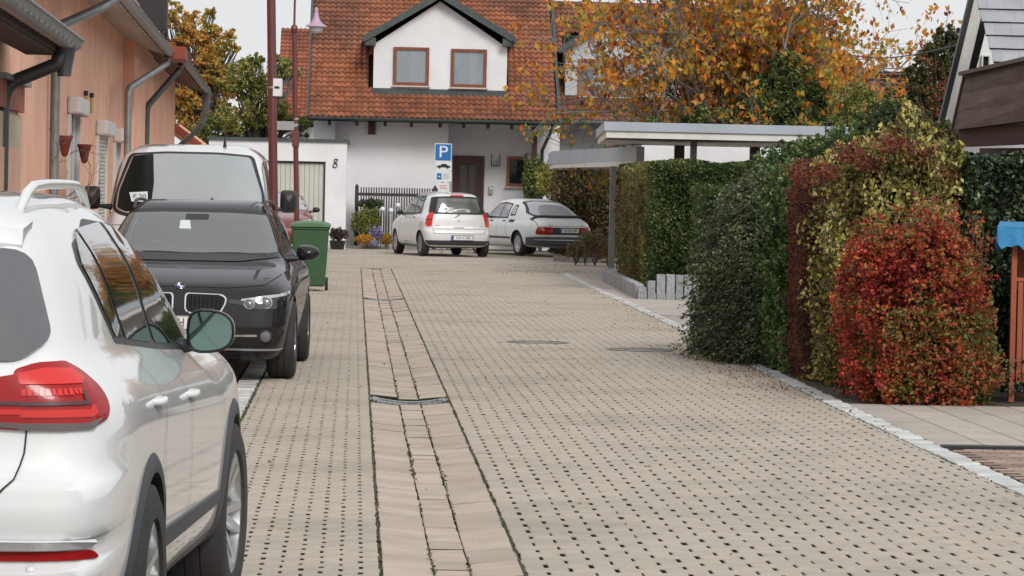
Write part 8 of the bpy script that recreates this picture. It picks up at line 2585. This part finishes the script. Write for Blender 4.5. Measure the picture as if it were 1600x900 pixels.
def cloud_tree(name, label, lobes, m, n, size, trunk, cat='tree', group=None, seed=2, twigs=True, hollow=.55, bark=M_bark):
    """crown of leafy lobes (px, py, Y, rx, rz) on a limbed trunk"""
    rg = np.random.default_rng(seed)
    tb = Vector(trunk[0]); g = empty(name, tb, 0, label, cat, group)
    vol = np.array([l[3] * l[4] for l in lobes]); vol = vol / vol.sum()
    allp = []; br = []
    for l, w in zip(lobes, vol):
        c = P(l[0], l[1], l[2]); k = int(n * w)
        # leaves sit on sub-clumps spread through the lobe
        nc = max(16, int(60 * w * len(lobes)))
        dd = rg.normal(size=(nc, 3)); dd /= np.linalg.norm(dd, axis=1)[:, None]
        cc = dd * (rg.random(nc) ** .4)[:, None] * np.array([l[3], l[3], l[4]]) * .88
        which = rg.integers(0, nc, k)
        rad = rg.uniform(.09, .26, nc) * (l[3] + l[4]) / 2
        dv = rg.normal(size=(k, 3)); dv /= np.linalg.norm(dv, axis=1)[:, None]
        pts = cc[which] + dv * (rg.random(k) ** .5 * rad[which])[:, None] + np.array([c.x, c.y, c.z])
        allp.append(pts)
        for q in range(min(nc, 14)):
            e = Vector(cc[q]) + c; mid = (tb + Vector((0, 0, trunk[1]))).lerp(e, .55) + Vector(rg.normal(0, .12, 3))
            br.append(([tb + Vector((0, 0, trunk[1] * rg.uniform(.5, 1))), mid, e], [trunk[2] * .35, trunk[2] * .18, .008]))
    A = np.concatenate(allp); A = A[A[:, 2] > .05]
    leaf_cloud('crown', A, size, m, g, seed=seed)
    MB().tube([tb, tb + Vector((.05, 0, trunk[1] * .5)), tb + Vector((0, 0, trunk[1]))], [trunk[2] * 1.2, trunk[2], trunk[2] * .8], 9).build('trunk', bark, g, wc=True)
    if br:
        o = branch_mb(br).build('limbs', bark, g, wc=True); o['kind'] = 'stuff'
    return g

def gb(px, Y): return (XA(px, Y, 0), Y, 0)
YT = 76.0
tb = gb(1121, YT)
limbs = []
rg = np.random.default_rng(77)
for k in range(20):
    a = -1.15 + 2.3 * k / 19 + rg.normal(0, .06)
    limbs.append(((sin(a) * 1.0, rg.uniform(-.5, .5), cos(a) * .9 + .22), rg.uniform(2.7, 3.7) * (1.0 if abs(a) < .8 else .95), rg.uniform(1.9, 2.7), .055))
tree('orange_tree', 'wide fan-shaped tree with thinning orange leaves above the carport roofs', tb, limbs, L_orange, 9500, .138, .06, trunk_r=.16, seed=6, levels=3, droop=(0, 0, -.8), bunch=.20, low=(L_yellowgreen, 3.7), bark=M_greybark)
YG2 = 75.0
cloud_tree('green_tree', 'dark green leafy tree directly behind the right half of the orange tree', [(1225, 150, YG2, .95, .75), (1290, 170, YG2, .8, .6), (1180, 185, YG2, .7, .55), (1250, 195, YG2, 1.0, .45), (1230, 110, YG2, .6, .5), (1100, 190, YG2, .7, .4), (1040, 200, YG2, .6, .35), (985, 205, YG2, .5, .3)], L_green, 34000, .075, (gb(1235, YG2), 2.6, .12), seed=31)
cloud_tree('green_tree', 'olive green shrubby tree right of the orange tree, below the distant roof', [(1335, 165, 66, .5, .55), (1375, 190, 66, .45, .45), (1320, 205, 66, .6, .35), (1395, 160, 66, .3, .4), (1390, 215, 66, .5, .3)], L_yellowgreen, 14000, .06, (gb(1350, 66), 2.2, .08), seed=32)
# slim birch-like tips
sl_tree = [(1278, 38, 81, .22, .75), (1300, 60, 81, .18, .5), (1250, 20, 81, .25, .6), (1318, 95, 81, .15, .35), (1215, 15, 81, .25, .5)]
cloud_tree('thin_tree', 'sparse upright tree tips against the sky at the right end of the orange tree', sl_tree, L_mix, 2300, .085, (gb(1270, 81), 4.5, .08), seed=34)
cloud_tree('dark_tree', 'dark bushy tree with rust-red top left of the slate-roofed house', [(1465, 100, 60, .45, .5), (1450, 150, 60, .45, .5), (1480, 60, 60, .32, .3), (1440, 190, 60, .4, .35), (1430, 125, 60, .28, .4), (1490, 150, 60, .35, .6), (1488, 90, 60, .3, .5)], L_mix, 30000, .058, (gb(1465, 60), 2.3, .1), seed=36)
YO = 104
L_paleorange = leaf_mat('pale_orange_leaf', [(0, (0.20, 0.20, 0.05)), (0.3, (0.50, 0.40, 0.10)), (0.65, (0.78, 0.46, 0.12)), (0.9, (0.72, 0.30, 0.07)), (1, (0.42, 0.14, 0.05))], clump=0.35, clump_scale=0.6, transl=0.45)
cloud_tree('orange_tree', 'tall orange and yellow tree behind the salmon house', [(262, 20, YO, .55, .55), (300, 45, YO, .7, .7), (268, 90, YO, .6, .8), (320, 100, YO, .8, .9), (290, 150, YO, .9, .7), (345, 60, YO, .55, .5), (350, 130, YO, .8, .7), (285, 190, YO, .9, .5), (365, 75, YO, .22, .2), (240, 5, YO, .4, .4), (345, 185, YO, .8, .5), (330, 20, YO, .22, .25)], L_paleorange, 15000, .13, (gb(300, YO), 3.5, .16), seed=41)
cloud_tree('green_tree', 'yellow-green tree between the orange tree and the lamp post, behind the garage', [(385, 125, 99, .7, .8), (410, 160, 99, .8, .8), (370, 190, 99, .9, .6), (440, 110, 112, .8, .5), (425, 190, 99, .9, .5), (330, 205, 99, .8, .45), (400, 95, 99, .4, .35), (455, 90, 122, .9, .35), (468, 195, 99, .6, .4)], L_yellowgreen, 24000, .085, (gb(400, 99), 2.8, .14), seed=43)
# shrubs that fill between the hedge tops
cloud_tree('garden_shrub', 'loose green shrub rising between the box hedge and the yellow shrub', [(1230, 245, 40, .35, .22), (1265, 232, 40, .28, .2), (1200, 255, 40, .3, .15), (1300, 225, 40, .3, .22), (1340, 215, 38, .3, .25)], L_privet, 7500, .04, (gb(1250, 40), 1.4, .05), seed=51, cat='shrub')
cloud_tree('garden_shrub', 'olive shrub behind the upright yellow shoots', [(1370, 195, 36, .25, .25), (1400, 185, 36, .2, .22), (1440, 200, 36, .3, .2), (1485, 215, 36, .2, .2)], L_mix, 5000, .04, (gb(1410, 36), 1.6, .05), seed=52, cat='shrub')
# distant wooded mass so no bare horizon shows
pts = []
rg = np.random.default_rng(60)
for k in range(30000):
    x = rg.uniform(-60, 75); y = 175 + rg.uniform(0, 12); h = 5.2 + 1.3 * sin(x * .35) + .8 * sin(x * .9 + 2)
    if -8 < x < 1: h -= 1.2
    pts.append((x, y, max(.1, h * rg.random() ** .6 - 1.5)))
o = leaf_cloud('distant_woods', pts, .55, L_green); o['kind'] = 'stuff'
mb = MB().box(-62, 77, 184, 186, -.1, 2.6); o = mb.build('distant_bank', M_core); o['kind'] = 'structure'
